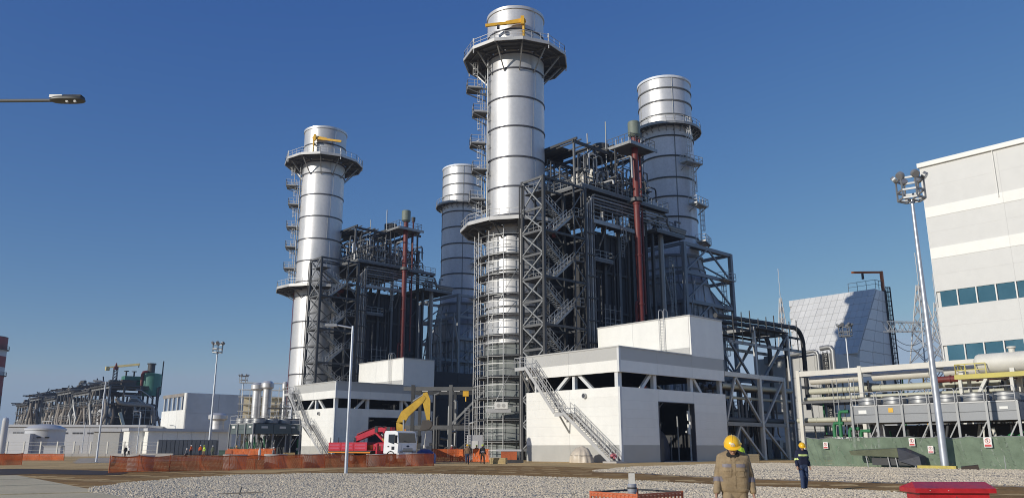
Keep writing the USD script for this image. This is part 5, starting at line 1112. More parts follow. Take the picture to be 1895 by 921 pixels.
part(hd, 'top_fin', MB().box((xa + .02, -.2, zt + .03), (xa + .3, 0, zt + .1)), M_galv_light); part(hd, 'driver_housing', MB().box((xa + .32, -.19, zt + .05), (xb - .06, .0, zt + .1)), M_black)
for k in (.55, .78): part(hd, 'led_lens', MB().tube((xa + (xb - xa) * k, -.16, zt - .05), (xa + (xb - xa) * k, -.2, zt - .06), .03, 8), M_galv_light)
# two light masts in the distance
b = gnd(385.7, 841.5, .14); light_mast('light mast standing behind the workers left of the far fan cooler', (b[0], b[1], GZ), float(at(402, 642, b[1])[2]) - GZ, 1.15, 25)
b = at(440, 838, 235); light_mast('second light mast farther off, before the scaffolded metal chimneys', (b[0], b[1], GZ), float(at(453, 700, 235)[2]) - GZ, 1.2, 5)

M_rust = mat('weathered_brown_steel', (.075, .062, .052), .85, 0, .35, .3, fine=.2, fscale=2.0)
# striped chimney at the edge
T = thing('striped_chimney', 'red and white banded chimney cut by the left edge', 'chimney', (float(at(-12, 800, 300)[0]) - 5.4, 300, GZ), 0)
M_cred, M_cwhite = mat('chimney_red', (.20, .035, .03), .8, 0, .2, .2), mat('chimney_white', (.45, .43, .42), .8, 0, .1, .2)
zz = [0, 20, 27.5, 30.5, 34.5, 37, 41.5]; rad = lambda z: 6.0 - z * .028
for i in range(6):
    part(T, 'band', MB().lathe([(rad(zz[i]), zz[i]), (rad(zz[i + 1]), zz[i + 1])], 32), (M_rust, M_cred, M_cwhite, M_cred, M_cwhite, M_cred)[i])
    if i in (2, 5): part(T, 'gallery', MB().lathe([(rad(zz[i]), zz[i] - .2), (rad(zz[i]) + .8, zz[i] - .2), (rad(zz[i]) + .8, zz[i]), (rad(zz[i]), zz[i])], 24).rail(ngon(rad(zz[i]) + .75, 16, 0, zz[i]), 1.2, .1, 3, True), M_steel)
part(T, 'rim', MB().lathe([(rad(41.5), 41.5), (rad(41.5) + .1, 41.6), (rad(41.5) - .5, 41.8), (0, 41.0)], 32), M_steel)

# the old plant
M_rust = mat('weathered_brown_steel', (.075, .062, .052), .85, 0, .35, .3, fine=.2, fscale=2.0)
M_lag = mat('dirty_lagging', (.27, .24, .205), .75, .1, .25, .4, fine=.15, fscale=1.5)
M_oldwhite = mat('old_pale_cladding', (.50, .49, .47), .8, 0, .12, .2)
M_teal = mat('green_tank_paint', (.05, .17, .125), .6, 0, .2, .3)
c0 = np.array([-123.2, 250.0]); r = np.random.default_rng(77)
def old(name, label, cat, x, y, z=0.0): q = c0 + AX * x + BX * y; return thing(name, label, cat, (q[0], q[1], GZ + z), ROT, (x, y, z))
for i in range(6):
    y0 = i * 21.0; y1 = y0 + 19.5
    T = old('old_boiler_block', ('nearest, largest block of the old pipe-covered plant', 'second block of the old plant from its crane end', 'third block of the old plant, pale pipes slanting down its front', 'fourth block of the old plant, from its crane end', 'fifth block of the old plant, open roof frame above it', 'farthest block of the old plant, nearest the striped chimney')[i], 'industrial plant', 8, (y0 + y1) / 2)
    H = 20.0 + (0, -.9, .5, -1.3, .2, -1.8)[i]
    part(T, 'casing', MB().box((2.2, y0 + 1, 5), (14, y1 - 1, H - 5)), M_rust)
    for y in np.linspace(y0 + .3, y1 - .3, 5):
        part(T, 'column', MB().beam((0, y, 0), (0, y, H), .55, .55, up=(1, 0, 0)), M_steel_mid); part(T, 'column', MB().beam((14.5, y, 0), (14.5, y, H), .5, .5, up=(1, 0, 0)), M_steel)
    for z in (6.5, 10.5, 14.5, H - .5):
        part(T, 'floor_beam', MB().beam((0, y0, z), (0, y1, z), .4, .5), M_rust if z < 18 else M_galv); part(T, 'floor_beam', MB().beam((0, y0 + .2, z), (14.5, y0 + .2, z), .4, .5), M_rust)
        part(T, 'walkway_rail', MB().rail([(-.6, y1, z + .3), (-.6, y0, z + .3)], 1.2, .12, 2.5), M_galv)
    part(T, 'roof_slab', MB().box((-.8, y0, H), (15, y1, H + .4)), M_steel)
    for k in range(9): part(T, 'roof_frame', MB().beam((-2.5 + r.uniform(-1.5, 3), y0 + k * 2.4 + r.uniform(-1, 1), H + r.uniform(.5, 1.5)), (r.uniform(4, 11), y0 + k * 2.4 + r.uniform(-2, 2), H + r.uniform(.9, 3.0)), .32, .45), (M_rust, M_steel, M_lag)[k % 3])
    for k in range(4): y = y0 + r.uniform(1, 18); part(T, 'roof_post', MB().beam((r.uniform(-.5, 4), y, H), (r.uniform(-.5, 4), y, H + r.uniform(1.5, 3.8)), .3), M_steel)
    for k in range(4): part(T, 'roof_box', MB().box((r.uniform(0, 5), y0 + 2 + k * 4.3, H + .4), (r.uniform(6, 9), y0 + 4 + k * 4.3, H + r.uniform(1, 2.6))), M_steel if k % 2 else M_rust)
    for k in range(16):
        y = y0 + r.uniform(.5, 19); z1 = r.uniform(9, H - 1); a = r.uniform(-.9, 1.8)
        pts = [(a, y, z1), (a, y + r.uniform(-1.5, 1.5), z1 - 1.5), (a - .3, y + r.uniform(-7, 4), z1 - r.uniform(4, 8)), (a, y + r.uniform(-7, 4), r.uniform(4.2, 6))]
        part(T, 'slanting_pipe', MB().path(pts, r.uniform(.25, .62), 8), (M_lag, M_lag, M_rust, M_galv)[k % 4])
    for k in range(5):
        y = y0 + 2 + k * 3.8; part(T, 'drum', MB().lathe([(0, 8.0), (1.2, 8.2), (1.3, 12.4), (.9, 13.2), (0, 13.4)], 14, (1.0, y, 0)), M_lag if k % 2 else M_oldwhite)
    for k in range(8): part(T, 'brace', MB().beam((-.1, y0 + r.uniform(0, 18), 5 + k * 1.6), (-.1, y0 + r.uniform(0, 18), 7.5 + k * 1.6), .25), M_rust)
    if i == 0:
        for k in range(22):
            a = r.uniform(.5, 14); z1 = r.uniform(6, H - 1); pts = [(a, y0 - .8, z1), (a + r.uniform(1, 5), y0 - .8, z1), (a + r.uniform(2, 6), y0 - .8, z1 - r.uniform(2, 6))]
            part(T, 'pipe', MB().path(pts, r.uniform(.18, .5), 8), (M_galv, M_lag, M_steel_mid, M_rust)[k % 4])
        part(T, 'lagged_main', MB().path([(1.5, y0 - 1.6, 16.2), (2.6, y0 - 1.6, 15.0), (4, y0 - 1.6, 14.6), (11.2, y0 - 1.6, 14.4), (12.6, y0 - 1.6, 13.8), (13, y0 - 1.6, 12), (13.2, y0 - 1.6, 9)], .62, 12), M_lag)
        for k in range(5): part(T, 'scaffold_bay', MB().beam((7 + k * 1.7, y0 - 2, 3), (7 + k * 1.7, y0 - 2, 14), .14).beam((7, y0 - 2, 4 + k * 2.2), (13.8, y0 - 2, 4 + k * 2.2), .14), M_galv)
        for k in range(3): part(T, 'column', MB().beam((4 + k * 5, y0 - .4, 0), (4 + k * 5, y0 - .4, H), .5, .5, up=(1, 0, 0)), M_steel)
        part(T, 'stair', MB().beam((3, y0 - 1.8, 12), (6.4, y0 - 1.8, 3), .5, .9), M_cream)
    if i in (1, 2): part(T, 'rooftop_elbow', MB().path([(4, y0 + 8, H), (4, y0 + 8, H + 3.2), (4.3, y0 + 7.6, H + 3.7), (5, y0 + 6, H + 3.7)], .6, 10), M_steel)
T = old('green_tank', 'green cylindrical tank on the roof of the old plant', 'tank', 12.6, 2.5, 18.4)
part(T, 'shell', MB().lathe([(2.9, 17.5), (2.9, 24.4)], 28, (12.8, 2.5, 0)).lathe([(2.9, 24.4), (0, 24.9)], 28, (12.8, 2.5, 0)), M_teal); part(T, 'vent_stack', MB().tube((12.3, 2.5, 24.5), (12.3, 2.5, 27.4), 1.1, 14), M_steel); part(T, 'vent_rim', MB().tube((12.3, 2.5, 27.4), (12.3, 2.5, 27.8), 1.35, 14), M_steel)
part(T, 'mast', MB().beam((15.9, 2.5, 18), (15.9, 2.5, 28.8), .3), M_steel)
T = old('green_tank', 'long low green tank beside the taller one on the old plant roof', 'tank', 7.6, 6, 20.4)
part(T, 'shell', MB().box((5.2, 4.5, 20.6), (10.4, 8, 23.6)), M_teal); part(T, 'brown_elbow', MB().path([(9.6, 2, 18), (9.6, 2, 24), (9.9, 2, 24.8), (11, 2, 25)], .5, 10), M_red)
for x in (5.6, 8): part(T, 'vent', MB().tube((x, 5, 23.6), (x, 5, 25), .25, 8).tube((x, 5, 25), (x, 5, 25.2), .8, 8), M_steel)
# tower crane
T = old('tower_crane', 'small tower crane with yellow jib above the old plant', 'crane', 1.5, 2, 20.4)
for sx in (-.5, .5):
    for sy in (-.5, .5): part(T, 'mast_leg', MB().beam((1.5 + sx, 2 + sy, 20.4), (1.5 + sx, 2 + sy, 25.2), .18), M_steel)
for k in range(5):
    for sy in (-.5, .5): part(T, 'mast_lacing', MB().beam((1.0, 2 + sy, 20.5 + k * .95), (2.0, 2 + sy, 21.4 + k * .95), .12), M_steel)
part(T, 'slewing_unit', MB().cbox((1.5, 2, 25.6), (1.2, 1.2, .9)), M_red); part(T, 'tower_head', MB().tube((1.5, 2, 26), (1.5, 2, 27.2), .45, 8, .15), M_red)
M_jib = mat('pale_yellow_jib', (.50, .42, .20), .6)
part(T, 'jib', MB().beam((1.9, 1.8, 26.1), (7.4, -1.3, 26.9), .55, .65), M_jib); part(T, 'counter_jib', MB().beam((1.2, 2.2, 26.0), (-.3, 3.0, 25.8), .6, .4), M_jib); part(T, 'counterweight', MB().cbox((-.6, 3.2, 25.4), (1.1, 1.1, 1.2)), M_jib); part(T, 'hook', MB().tube((7.2, -1.2, 26.7), (7.2, -1.2, 25.9), .16, 6), M_steel)

# low white buildings before the old plant
M_shed = mat('white_shed_cladding', (.50, .50, .50), .6, 0, .05, .2)
def shed(name, label, u0, u1, vb, vt, Y, depth, rot, m, extra=None, panel=6.0, Lf=None):
    p, q = at(u0, vb, Y), at(u1, vb, Y); L = Lf or float(np.linalg.norm((q - p)[:2])); h = float(at((u0 + u1) / 2, vt, Y)[2]) - GZ
    T = thing(name, label, 'building', (p[0], p[1], GZ), rot)
    n = max(1, int(L / panel))
    for i in range(n): part(T, 'wall_panel', MB().box((i * L / n + .03, -.12, 0), ((i + 1) * L / n - .03, 0, h)), m)
    part(T, 'body', MB().box((0, 0, 0), (L, depth, h - .05)), m); part(T, 'roof_edge', MB().box((-.3, -.5, h), (L + .3, depth + .3, h + .6)), M_shed)
    if extra: extra(T, L, h)
    return T
def vents(T, L, h):
    for k in range(9):
        x = L * (.06 + k * .105)
        for j in range(3): part(T, 'vent_slot', MB().box((x + j * .9, -.2, h * .74), (x + j * .9 + .7, -.13, h * .8)), M_steel)
        part(T, 'door', MB().box((x + 1, -.18, 0), (x + 2.1, -.13, 2.2)), M_grey_band)
shed('long_shed', 'long low white shed with a bright roof edge below the old plant', 4, 252, 832, 789, 215, 18, 8, M_shed, vents)
T = thing('domed_tank', 'white tank with a shallow domed roof in front of the long shed', 'tank', (float(at(80, 830, 196)[0]), 196, GZ), 0)
R = 33 / 1534 * 196; zt = float(at(80, 795, 192)[2]) - GZ
part(T, 'wall', MB().lathe([(R, 0), (R, zt)], 48), M_shed); part(T, 'eaves', MB().lathe([(R, zt), (R + .25, zt), (R + .25, zt + .4), (R, zt + .5)], 48), M_shed); part(T, 'dome', MB().lathe([(R, zt + .5), (R * .7, zt + 1.1), (R * .35, zt + 1.4), (0, zt + 1.5)], 48), M_shed)
part(T, 'roof_pipe', MB().path([(-1, 0, zt + 1.3), (-1, 0, zt + 2.1), (1.2, 0, zt + 2.1)], .15, 6), M_galv); part(T, 'annex', MB().box((-R - 1, -R - 1.5, 0), (-R + 4, -R + 3, zt - .8)), M_shed)
for k in range(4):
    for j in range(3): part(T, 'vent_slot', MB().cbox(((R + .02) * math.cos(-2.2 + k * .4 + j * .05), (R + .02) * math.sin(-2.2 + k * .4 + j * .05), zt * .7), (.5, .2, .3), -2.2 + k * .4 + 1.57), M_steel)
shed('white_kiosk', 'left one of two small white kiosks with a sunlit end', 236, 262, 829, 797, 172, 3.6, ROT, M_white, None, 3, 3.2)
shed('white_kiosk', 'right one of two small white kiosks, longer, before the grey block', 271, 372, 829, 797, 172, 2.8, ROT, M_white, None, 3, 18.0)
shed('site_office', 'low grey office behind the kiosks with a lit roof line', 170, 216, 829, 798, 195, 6, 10, M_grey_band, None, 4)
T = thing('dark_container', 'long dark blue-grey container wall behind the workers on the left', 'container', (float(at(291, 838, 165)[0]), 165, GZ), 12)
Lc = float(at(392, 838, 165)[0] - at(291, 838, 165)[0]) * 1.02
for i in range(14): part(T, 'corrugated_panel', MB().box((i * Lc / 14 + .04, -.1 - .06 * (i % 2), .2), ((i + 1) * Lc / 14 - .04, .05, 3.05)), mat('dark_container_paint', (.045, .055, .075), .6))
part(T, 'container_body', MB().box((0, 0.05, .1), (Lc, 2.6, 3.0)), mat('dark_container_paint', (0, 0, 0))); part(T, 'end_door', MB().box((-.15, 0, .15), (-.02, 2.5, 3.0)), M_grey_band)
# pale block behind
P0 = at(340, 795, 225); T = thing('grey_block', 'large grey windowless block with a sunlit end and open roof bay', 'building', (P0[0], P0[1], GZ), ROT)
H = float(at(340, 726, 225)[2]) - GZ
for i in range(4):
    for j in range(3): part(T, 'wall_panel', MB().box((i * 9 + .04, -.15, j * H / 3 + .03), ((i + 1) * 9 - .04, 0, (j + 1) * H / 3 - .03)), M_oldwhite)
for i in range(3):
    for j in range(2): part(T, 'end_panel', MB().box((-.15, i * 6 + .04, j * H * .36 + .03), (0, (i + 1) * 6 - .04, (j + 1) * H * .36 - .03)), M_white)
part(T, 'body', MB().box((0, 0, 0), (36, 18, H * .72)).box((0.2, 0, H * .72), (36, .4, H)), M_oldwhite); part(T, 'end_strip', MB().box((-.15, 0, H * .72), (.2, 1.6, H)), M_white); part(T, 'roof_beam', MB().box((-.2, 1.6, H - .9), (.4, 18, H)), M_lag)
for i in range(5): part(T, 'bay_column', MB().box((-.05, 3 + i * 3.4, H * .72), (.5, 3.7 + i * 3.4, H - .9)), M_grey_band)
for i in range(10):
    for j in range(3): part(T, 'window', MB().box((18.5 + i * 1.6, -.22, H * .62 + j * 1.3), (19.7 + i * 1.6, -.16, H * .62 + j * 1.3 + 1.0)), M_steel)
part(T, 'roof_hump', MB().lathe([(5, H), (3, H + .5), (0, H + .6)], 20, (22, 8, 0)), M_steel)
# scaffolded block with metal chimneys
P0 = at(462, 800, 205); T = thing('scaffolded_block', 'tan block wrapped in scaffolding behind the far fan cooler', 'building', (P0[0], P0[1], GZ), 18)
H = float(at(480, 727, 205)[2]) - GZ; Lw = 11.5
part(T, 'masonry', MB().box((-2, .6, 0), (Lw, 9, H - 1)), mat('tan_masonry', (.70, .60, .42), .9, 0, .15, .6))
for i in range(9): part(T, 'standard', MB().beam((-2.4 + i * 1.75, -.5, 0), (-2.4 + i * 1.75, -.5, H + (i % 3) * .8), .16), M_offwhite); part(T, 'standard', MB().beam((-3, -.5 + i * 1.2, 0), (-3, -.5 + i * 1.2, H + (i % 2)), .14), M_galv)
for j in range(10): part(T, 'ledger', MB().beam((-3.4, -.55, 1.6 + j * 1.75), (Lw + .6, -.55, 1.6 + j * 1.75), .15), M_offwhite); part(T, 'board', MB().box((-2.6, -.4, 1.5 + j * 1.75), (Lw, .4, 1.6 + j * 1.75)), M_cream)
def flue(label, u, vt, vb, Y, rr):
    b = at(u, vb, Y); T = thing('metal_chimney', label, 'chimney', (b[0], b[1], GZ), 0); h = float(at(u + 3, vt, Y)[2]) - GZ; n = 8
    for i in range(n): part(T, 'flue_section', MB().lathe([(rr, i * (h - 1.8) / n), (rr, (i + 1) * (h - 1.8) / n - .05), (rr + .06, (i + 1) * (h - 1.8) / n - .05), (rr + .06, (i + 1) * (h - 1.8) / n)], 18), M_shell)
    part(T, 'cowl', MB().lathe([(rr, h - 1.8), (rr * 1.5, h - 1.4), (rr * 1.5, h - .5), (rr * .9, h), (0, h)], 18), M_shell)
flue('left of the two stout silver chimneys behind the far cooler', 470, 708, 803, 185, .95)
flue('right and taller of the two stout silver chimneys behind the far cooler', 489, 705, 803, 185, .95)
flue('thin silver chimney close to the far white pump house', 522, 706, 803, 175, .45)
flue('short silver vent standing on the low roof behind the light mast', 401, 764, 800, 200, 1.5)
T = thing('steel_platform', 'small steel stair and pipe platform left of the far pump house', 'platform', (float(at(515, 840, 140)[0]), 140, GZ), 20)
for x in (-2, 0, 2):
    for y in (0, 3): part(T, 'column', MB().beam((x, y, 0), (x, y, 9 + x), .22), M_galv)
for z in (3.2, 6.2, 8): part(T, 'deck', MB().box((-2.2, -.2, z), (2.2, 3.2, z + .12)), M_steel_mid); part(T, 'railing', MB().rail([(-2.2, -.2, z), (2.2, -.2, z), (2.2, 3.2, z)], 1.1, .08, 1.1), M_galv)
part(T, 'ladder', MB().ladder((0.6, -.5, 0), 9, (0, -1), .6, .1, True, .5), M_galv)
for k in range(10): part(T, 'pipe', MB().path([(-2 + k * .45, 1, 0), (-2 + k * .45, 1, 4 + k % 4), (-2 + k * .45, -1, 4.5 + k % 4)], .14, 6), M_galv_light if k % 2 else M_offwhite)
p = at(410, 840, 118); cosr = 20
COOL_END = 0
fan_cooler('dark green-grey fan cooler on stilts left of the far pump house', (p[0] + 1.0, p[1], GZ), -42, 3, 2.1, 5.8, M_cool_dk, 51, .95, False)
fan_cooler('second dark fan cooler, its end towards the far pump house stairs', (p[0] + 5.2, p[1] - .6, GZ), 12, 3, 1.9, 5.8, M_cool_dk, 52, .95, False)
T = thing('green_cabinet', 'dark green cabinets beside the light mast on the left', 'cabinet', (float(at(398, 842, 140)[0]), 140, GZ), 0)
for k, (x, w, h) in enumerate(((0.6, 1.6, 1.0), (2.4, 2.2, 1.5), (4.8, 3.2, 2.3))): part(T, 'cabinet', MB().box((x, 0, 0), (x + w - .08, .9, h)), mat('dark_green_paint', (.03, .07, .045), .6)); part(T, 'lid', MB().box((x - .05, -.06, h), (x + w - .03, .95, h + .1)), mat('dark_green_paint', (0, 0, 0)))
# perimeter posts
T = thing('perimeter_fence', 'post and wire fence along the front of the long white shed', 'fence', (float(at(150, 842, 150)[0]), 150, GZ), 0)
xs = np.linspace(float(at(-20, 842, 150)[0]), float(at(290, 842, 150)[0]), 11) - float(at(150, 842, 150)[0])
for i, x in enumerate(xs): part(T, 'post', MB().beam((x, 0, 0), (x, 0, 2.6), .22), M_offwhite); part(T, 'kerb', MB().box((x, -.3, 0), (x + xs[1] - xs[0] - .05, .3, .5)), M_conc)
for z in (1.1, 1.9, 2.5): part(T, 'wire', MB().beam((xs[0], 0, z), (xs[-1], 0, z), .05), M_galv)
T = thing('white_bollard', 'white vent post at the far left edge', 'post', (float(at(3, 830, 150)[0]), 150, GZ), 0)
part(T, 'tube', MB().tube((0, 0, 0), (0, 0, 6.2), .55, 14), M_shed); part(T, 'cap', MB().lathe([(.55, 6.2), (.45, 6.7), (0, 6.9)], 14), M_shed)
T = thing('white_box', 'small white equipment box in front of the domed tank', 'box', (float(at(80, 836, 160)[0]), 160, GZ), 10)
part(T, 'box', MB().box((0, 0, .2), (3.0, 1.6, 1.7)), M_shed); part(T, 'lid', MB().box((-.1, -.1, 1.7), (3.1, 1.7, 1.85)), M_grey_band)
# orange netting
fp = [gnd(u, v, .1)[:2] for u, v in ((203, 875.5), (268, 873.5), (420, 870.5), (560, 867), (700, 864), (803, 862.5))]
net_fence('orange_net_fence', 'long orange safety netting strung across the yard before the red lorry', 'fence', fp, .98, M_orange, 13, M_postor := mat('orange_post', (.4, .1, .03), .7), .1, .16, 7)
net_fence('orange_net_fence', 'short orange netting at the left edge, lower in the picture', 'fence', [gnd(-30, 862)[:2], gnd(40, 861)[:2]], 1.0, M_orange, 2, M_postor, .08, .1, 9)
net_fence('orange_net_fence', 'orange netting with concrete rings at the far left', 'fence', [at(-20, 845, 100)[:2], at(118, 844.5, 100)[:2]], .75, M_orange, 6, M_postor, .06, .1, 11)
net_fence('orange_net_fence', 'pale orange netting behind the two walking workers near the scaffold', 'fence', [at(800, 852, 92)[:2], at(850, 852, 92)[:2], at(905, 852, 88)[:2]], 1.35, M_orange, 6, M_postor, .06, .1, 13)
net_fence('orange_net_fence', 'orange netting in front of the dark fan cooler on the left', 'fence', [at(420, 843, 112)[:2], at(508, 842, 108)[:2]], 1.35, M_orange, 6, M_postor, .06, .12, 15)
# concrete rings behind the netting
for i, u in enumerate((246, 425, 502, 575, 692, 765)):
    v = np.interp(u, (203, 803), (874.5, 861.8)); p = gnd(u, v - 1.2, .1); z = float(gz(p[0], p[1]))
    T = thing('concrete_ring', ('concrete ring wrapped by the left end of the orange netting', 'concrete ring behind the netting below the light mast', 'concrete ring behind the netting, left of the pump house stairs', 'concrete ring behind the netting, at the foot of the far stairs', 'concrete ring behind the netting, under the red crane of the lorry', 'concrete ring behind the netting, in front of the lorry cab')[i], 'concrete ring', (p[0], p[1] + .95, z), 0)
    part(T, 'ring', MB().lathe([(.55, 0), (.8, 0), (.8, .9), (.55, .9), (.55, 0)], 24), M_conc); part(T, 'lid', MB().lathe([(0, .9), (.85, .9), (.85, 1.0), (0, 1.0)], 24), M_conc)
# ---------------------------------------------------------------- people
import manifold3d as m3
def ball(p, r, n=14): return m3.Manifold.sphere(r, n).translate(tuple(map(float, p)))
def bone(p, q, r1, r2, n=14): return m3.Manifold.batch_hull([ball(p, r1, n), ball(q, r2, n)])
def hull(sp, n=14): return m3.Manifold.batch_hull([ball(p, r, n) for p, r in sp])
def ell(p, s, n=18): return m3.Manifold.sphere(1.0, n).scale(tuple(map(float, s))).translate(tuple(map(float, p)))
def union(l): return m3.Manifold.batch_boolean(l, m3.OpType.Add)
def soft(m, ref, it=6):
    if ref: m = m.refine_to_length(ref)
    v, f, _ = meshkit.arrays(m); t = trimesh.Trimesh(v, f, process=True)
    if it: trimesh.smoothing.filter_taubin(t, .5, .53, it)
    return t
def mlimb(*pts): return [np.array(p, float) for p in pts]
SK = mat('skin', (.36, .20, .13), .55, 0, .1, 6.0)
HELM = {'yellow': mat('yellow_helmet', (.86, .50, .02), .25, 0, .04, 3, coat=.5), 'white': mat('white_helmet', (.75, .74, .7), .3, 0, .04, 3), 'lime': mat('lime_helmet', (.55, .70, .06), .3, 0, .04, 3)}
def cloth(name, c): return mat('cloth_' + name, c, .9, 0, .14, 7.0, .25, 60.0, fine=.12, fscale=25.0)
CL = {'khaki': cloth('khaki', (.29, .215, .125)), 'navy': cloth('navy', (.012, .016, .04)), 'denim': cloth('denim', (.035, .055, .11)), 'brown': cloth('brown', (.22, .13, .07)), 'black': cloth('black', (.015, .015, .017)), 'orange': cloth('orange', (.75, .14, .03)), 'lime': cloth('lime', (.50, .72, .04)), 'olive': cloth('olive', (.13, .14, .09)), 'grey': cloth('grey', (.2, .2, .2)), 'camo': cloth('camo', (.18, .15, .10)), 'white': cloth('white', (.7, .7, .68)), 'dkred': cloth('dkred', (.25, .05, .05))}
REFL = mat('reflective_tape_lime', (.62, .72, .25), .4); REFG = mat('reflective_tape_grey', (.19, .17, .185), .55); SOLE = mat('boot_leather', (.045, .03, .02), .6)
def person(label, base, yaw, top, legs, helmet, stride=.0, swing=.0, lean=0.0, head=0.0, look=0.0, h=1.75, detail=0, bulk=1.0, crouch=0.0, arms=None, vest=None):
    """local axes: x to the figure's left, y forward, z up"""
    T = thing('person', label, 'person', base, math.degrees(yaw)); k = h / 1.75; n = 20 if detail else 12; S = lambda *p: np.array(p, float) * k
    c = crouch; hip = .93 - .45 * c
    def leg(s, st):
        H_ = S(.095 * s, -.1 * c, hip); A_ = S(.11 * s, st, .09 + (.07 if st < -.12 else 0)); Kn = (H_ + A_) / 2 + S(.01 * s, .05 + abs(st) * .12 + .32 * c, .015); return H_, Kn, A_
    Ls = [leg(1, stride), leg(-1, -stride)]
    sh_z, cz = 1.43 - .45 * c, .0
    off = np.array([0, lean, 0]) * k
    def arm(s, sw):
        if arms is not None: return S(.19 * s, 0, sh_z) + off, S(*[arms[0][0] * s, arms[0][1], arms[0][2]]), S(*[arms[1][0] * s, arms[1][1], arms[1][2]])
        return S(.172 * s, 0, sh_z - .025) + off, S(.235 * s, -.03 + sw * .35, sh_z - .29) + off * .6, S(.27 * s, .05 + sw, sh_z - .525) + off * .3
    As = [arm(1, swing), arm(-1, -swing)]
    neck0, neck1 = S(0, -.02, sh_z + .02) + off, S(0, .02, sh_z + .11) + off
    hc = S(0, .03 + .09 * head, sh_z + .205 - .10 * head) + off
    # body: one continuous figure
    B = [hull([(S(.10, 0, hip), .10 * k), (S(-.10, 0, hip), .10 * k), (S(.0, 0, hip + .2) + off * .4, .11 * k)], n), hull([(S(.15, 0, sh_z - .05) + off, .07 * k), (S(-.15, 0, sh_z - .05) + off, .07 * k), (S(0, 0, hip + .15) + off * .4, .11 * k)], n), bone(neck0, neck1, .06 * k, .052 * k, n)]
    for H_, Kn, A_ in Ls: B += [bone(H_, Kn, .075 * k, .052 * k, n), bone(Kn, A_, .05 * k, .036 * k, n), bone(A_ + S(0, -.03, -.04), A_ + S(0, .13, -.055), .035 * k, .028 * k, n)]
    for A0, E_, W_ in As: B += [bone(A0, E_, .048 * k, .038 * k, n), bone(E_, W_, .038 * k, .028 * k, n)]
    Rh = trimesh.transformations.euler_matrix(-head, 0, look)[:3, :3]
    hp = lambda *p: tuple(hc + Rh @ S(*p))
    skull = [(hp(0, -.015, .035), .092 * k), (hp(0, .03, .03), .082 * k), (hp(0, .045, -.06), .052 * k), (hp(0, .06, -.085), .036 * k), (hp(0, -.04, -.02), .07 * k)]
    B += [hull(skull, n), bone(hp(0, .105, .01), hp(0, .128, -.03), .011 * k, .016 * k, 8), ball(hp(.083, 0, -.01), .022 * k, 8), ball(hp(-.083, 0, -.01), .022 * k, 8), bone(hp(0, .0, -.05), tuple(neck1), .055 * k, .055 * k, n)]
    if detail: B += [bone(hp(-.028, .094, -.066), hp(.028, .094, -.066), .009 * k, .009 * k, 8), bone(hp(-.024, .092, -.08), hp(.024, .092, -.08), .010 * k, .010 * k, 8)]
    for i, (A0, E_, W_) in enumerate(As):            # hands: palm, four fingers, thumb at the side
        s = 1 if i == 0 else -1; d = (W_ - E_) / np.linalg.norm(W_ - E_); fw = np.array([0, 1.0, 0]); fw = fw - d * (fw @ d); fw /= np.linalg.norm(fw); sd = np.cross(d, fw) * (1 if s > 0 else -1)
        P0 = W_ + d * .02 * k; pal = [(W_, .026 * k)] + [(P0 + d * .075 * k + fw * t * k, .0145 * k) for t in (-.032, .032)]
        B.append(hull(pal, 10))
        for q, (t, L) in enumerate(((.031, .078), (.011, .088), (-.010, .082), (-.030, .064))):
            b0 = P0 + d * .078 * k + fw * t * k; b1 = b0 + (d * .9 - sd * .25 * 0 + fw * .04 * t / .03) * L * .5 * k; b2 = b1 + (d * .75 + np.array([-s, 0, 0]) * .55) * L * .5 * k
            B += [bone(b0, b1, .0095 * k, .009 * k, 8), bone(b1, b2, .009 * k, .0075 * k, 8)]
        t0 = P0 + d * .02 * k + fw * .03 * k; t1 = t0 + (d * .6 + fw * .55) * .05 * k; t2 = t1 + (d * .9 + fw * .1) * .035 * k
        B += [bone(t0, t1, .0125 * k, .0105 * k, 8), bone(t1, t2, .0105 * k, .008 * k, 8)]
    body = part(T, 'body', MB().mesh(soft(union(B), .012 if detail > 1 else (.03 if detail else 0), 5 if detail else 0), True), SK)
    # clothes
    w = .028 * bulk
    J = [hull([(S(.165, 0, sh_z - .03) + off, (.052 + w * .8) * k), (S(-.165, 0, sh_z - .03) + off, (.052 + w * .8) * k), (S(0, -.01, sh_z + .02) + off, (.07 + w) * k), (S(.09, .03, sh_z - .16) + off, (.085 + w) * k), (S(-.09, .03, sh_z - .16) + off, (.085 + w) * k), (S(.09, .015, hip + .27) + off * .5, (.105 + w) * k), (S(-.09, .015, hip + .27) + off * .5, (.105 + w) * k)], n),
         hull([(S(.09, .015, hip + .27) + off * .5, (.105 + w) * k), (S(-.09, .015, hip + .27) + off * .5, (.105 + w) * k), (S(.10, 0, hip + .06) + off * .2, (.095 + w) * k), (S(-.10, 0, hip + .06) + off * .2, (.095 + w) * k)], n),
         bone(neck0 + S(0, 0, .0), neck0 + S(0, 0, .055), (.075 + w * .5) * k, (.064 + w * .4) * k, n)]
    J = [union(J).trim_by_plane((0, 0, 1), (hip - .015) * k)]
    for A0, E_, W_ in As: J += [bone(A0, E_, (.05 + w * .75) * k, (.045 + w * .55) * k, n), bone(E_, E_ + (W_ - E_) * .95, (.045 + w * .55) * k, (.034 + w * .45) * k, n)]
    jk = soft(union(J), .015 if detail > 1 else (.022 if detail else .09), 7 if detail else 2)
    if detail:
        v = np.array(jk.vertices); nn = np.array(jk.vertex_normals); a = meshkit.noise(v * [7, 7, 17], 3) * .9 + meshkit.noise(np.c_[v[:, 0] + .6 * v[:, 2], v[:, 1], v[:, 2] - .5 * v[:, 0]] * [9, 12, 30], 5) * .5
        jk.vertices = v + nn * (a * .011 * k)[:, None]
    jp = part(T, 'jacket', MB().mesh(jk, True), top)
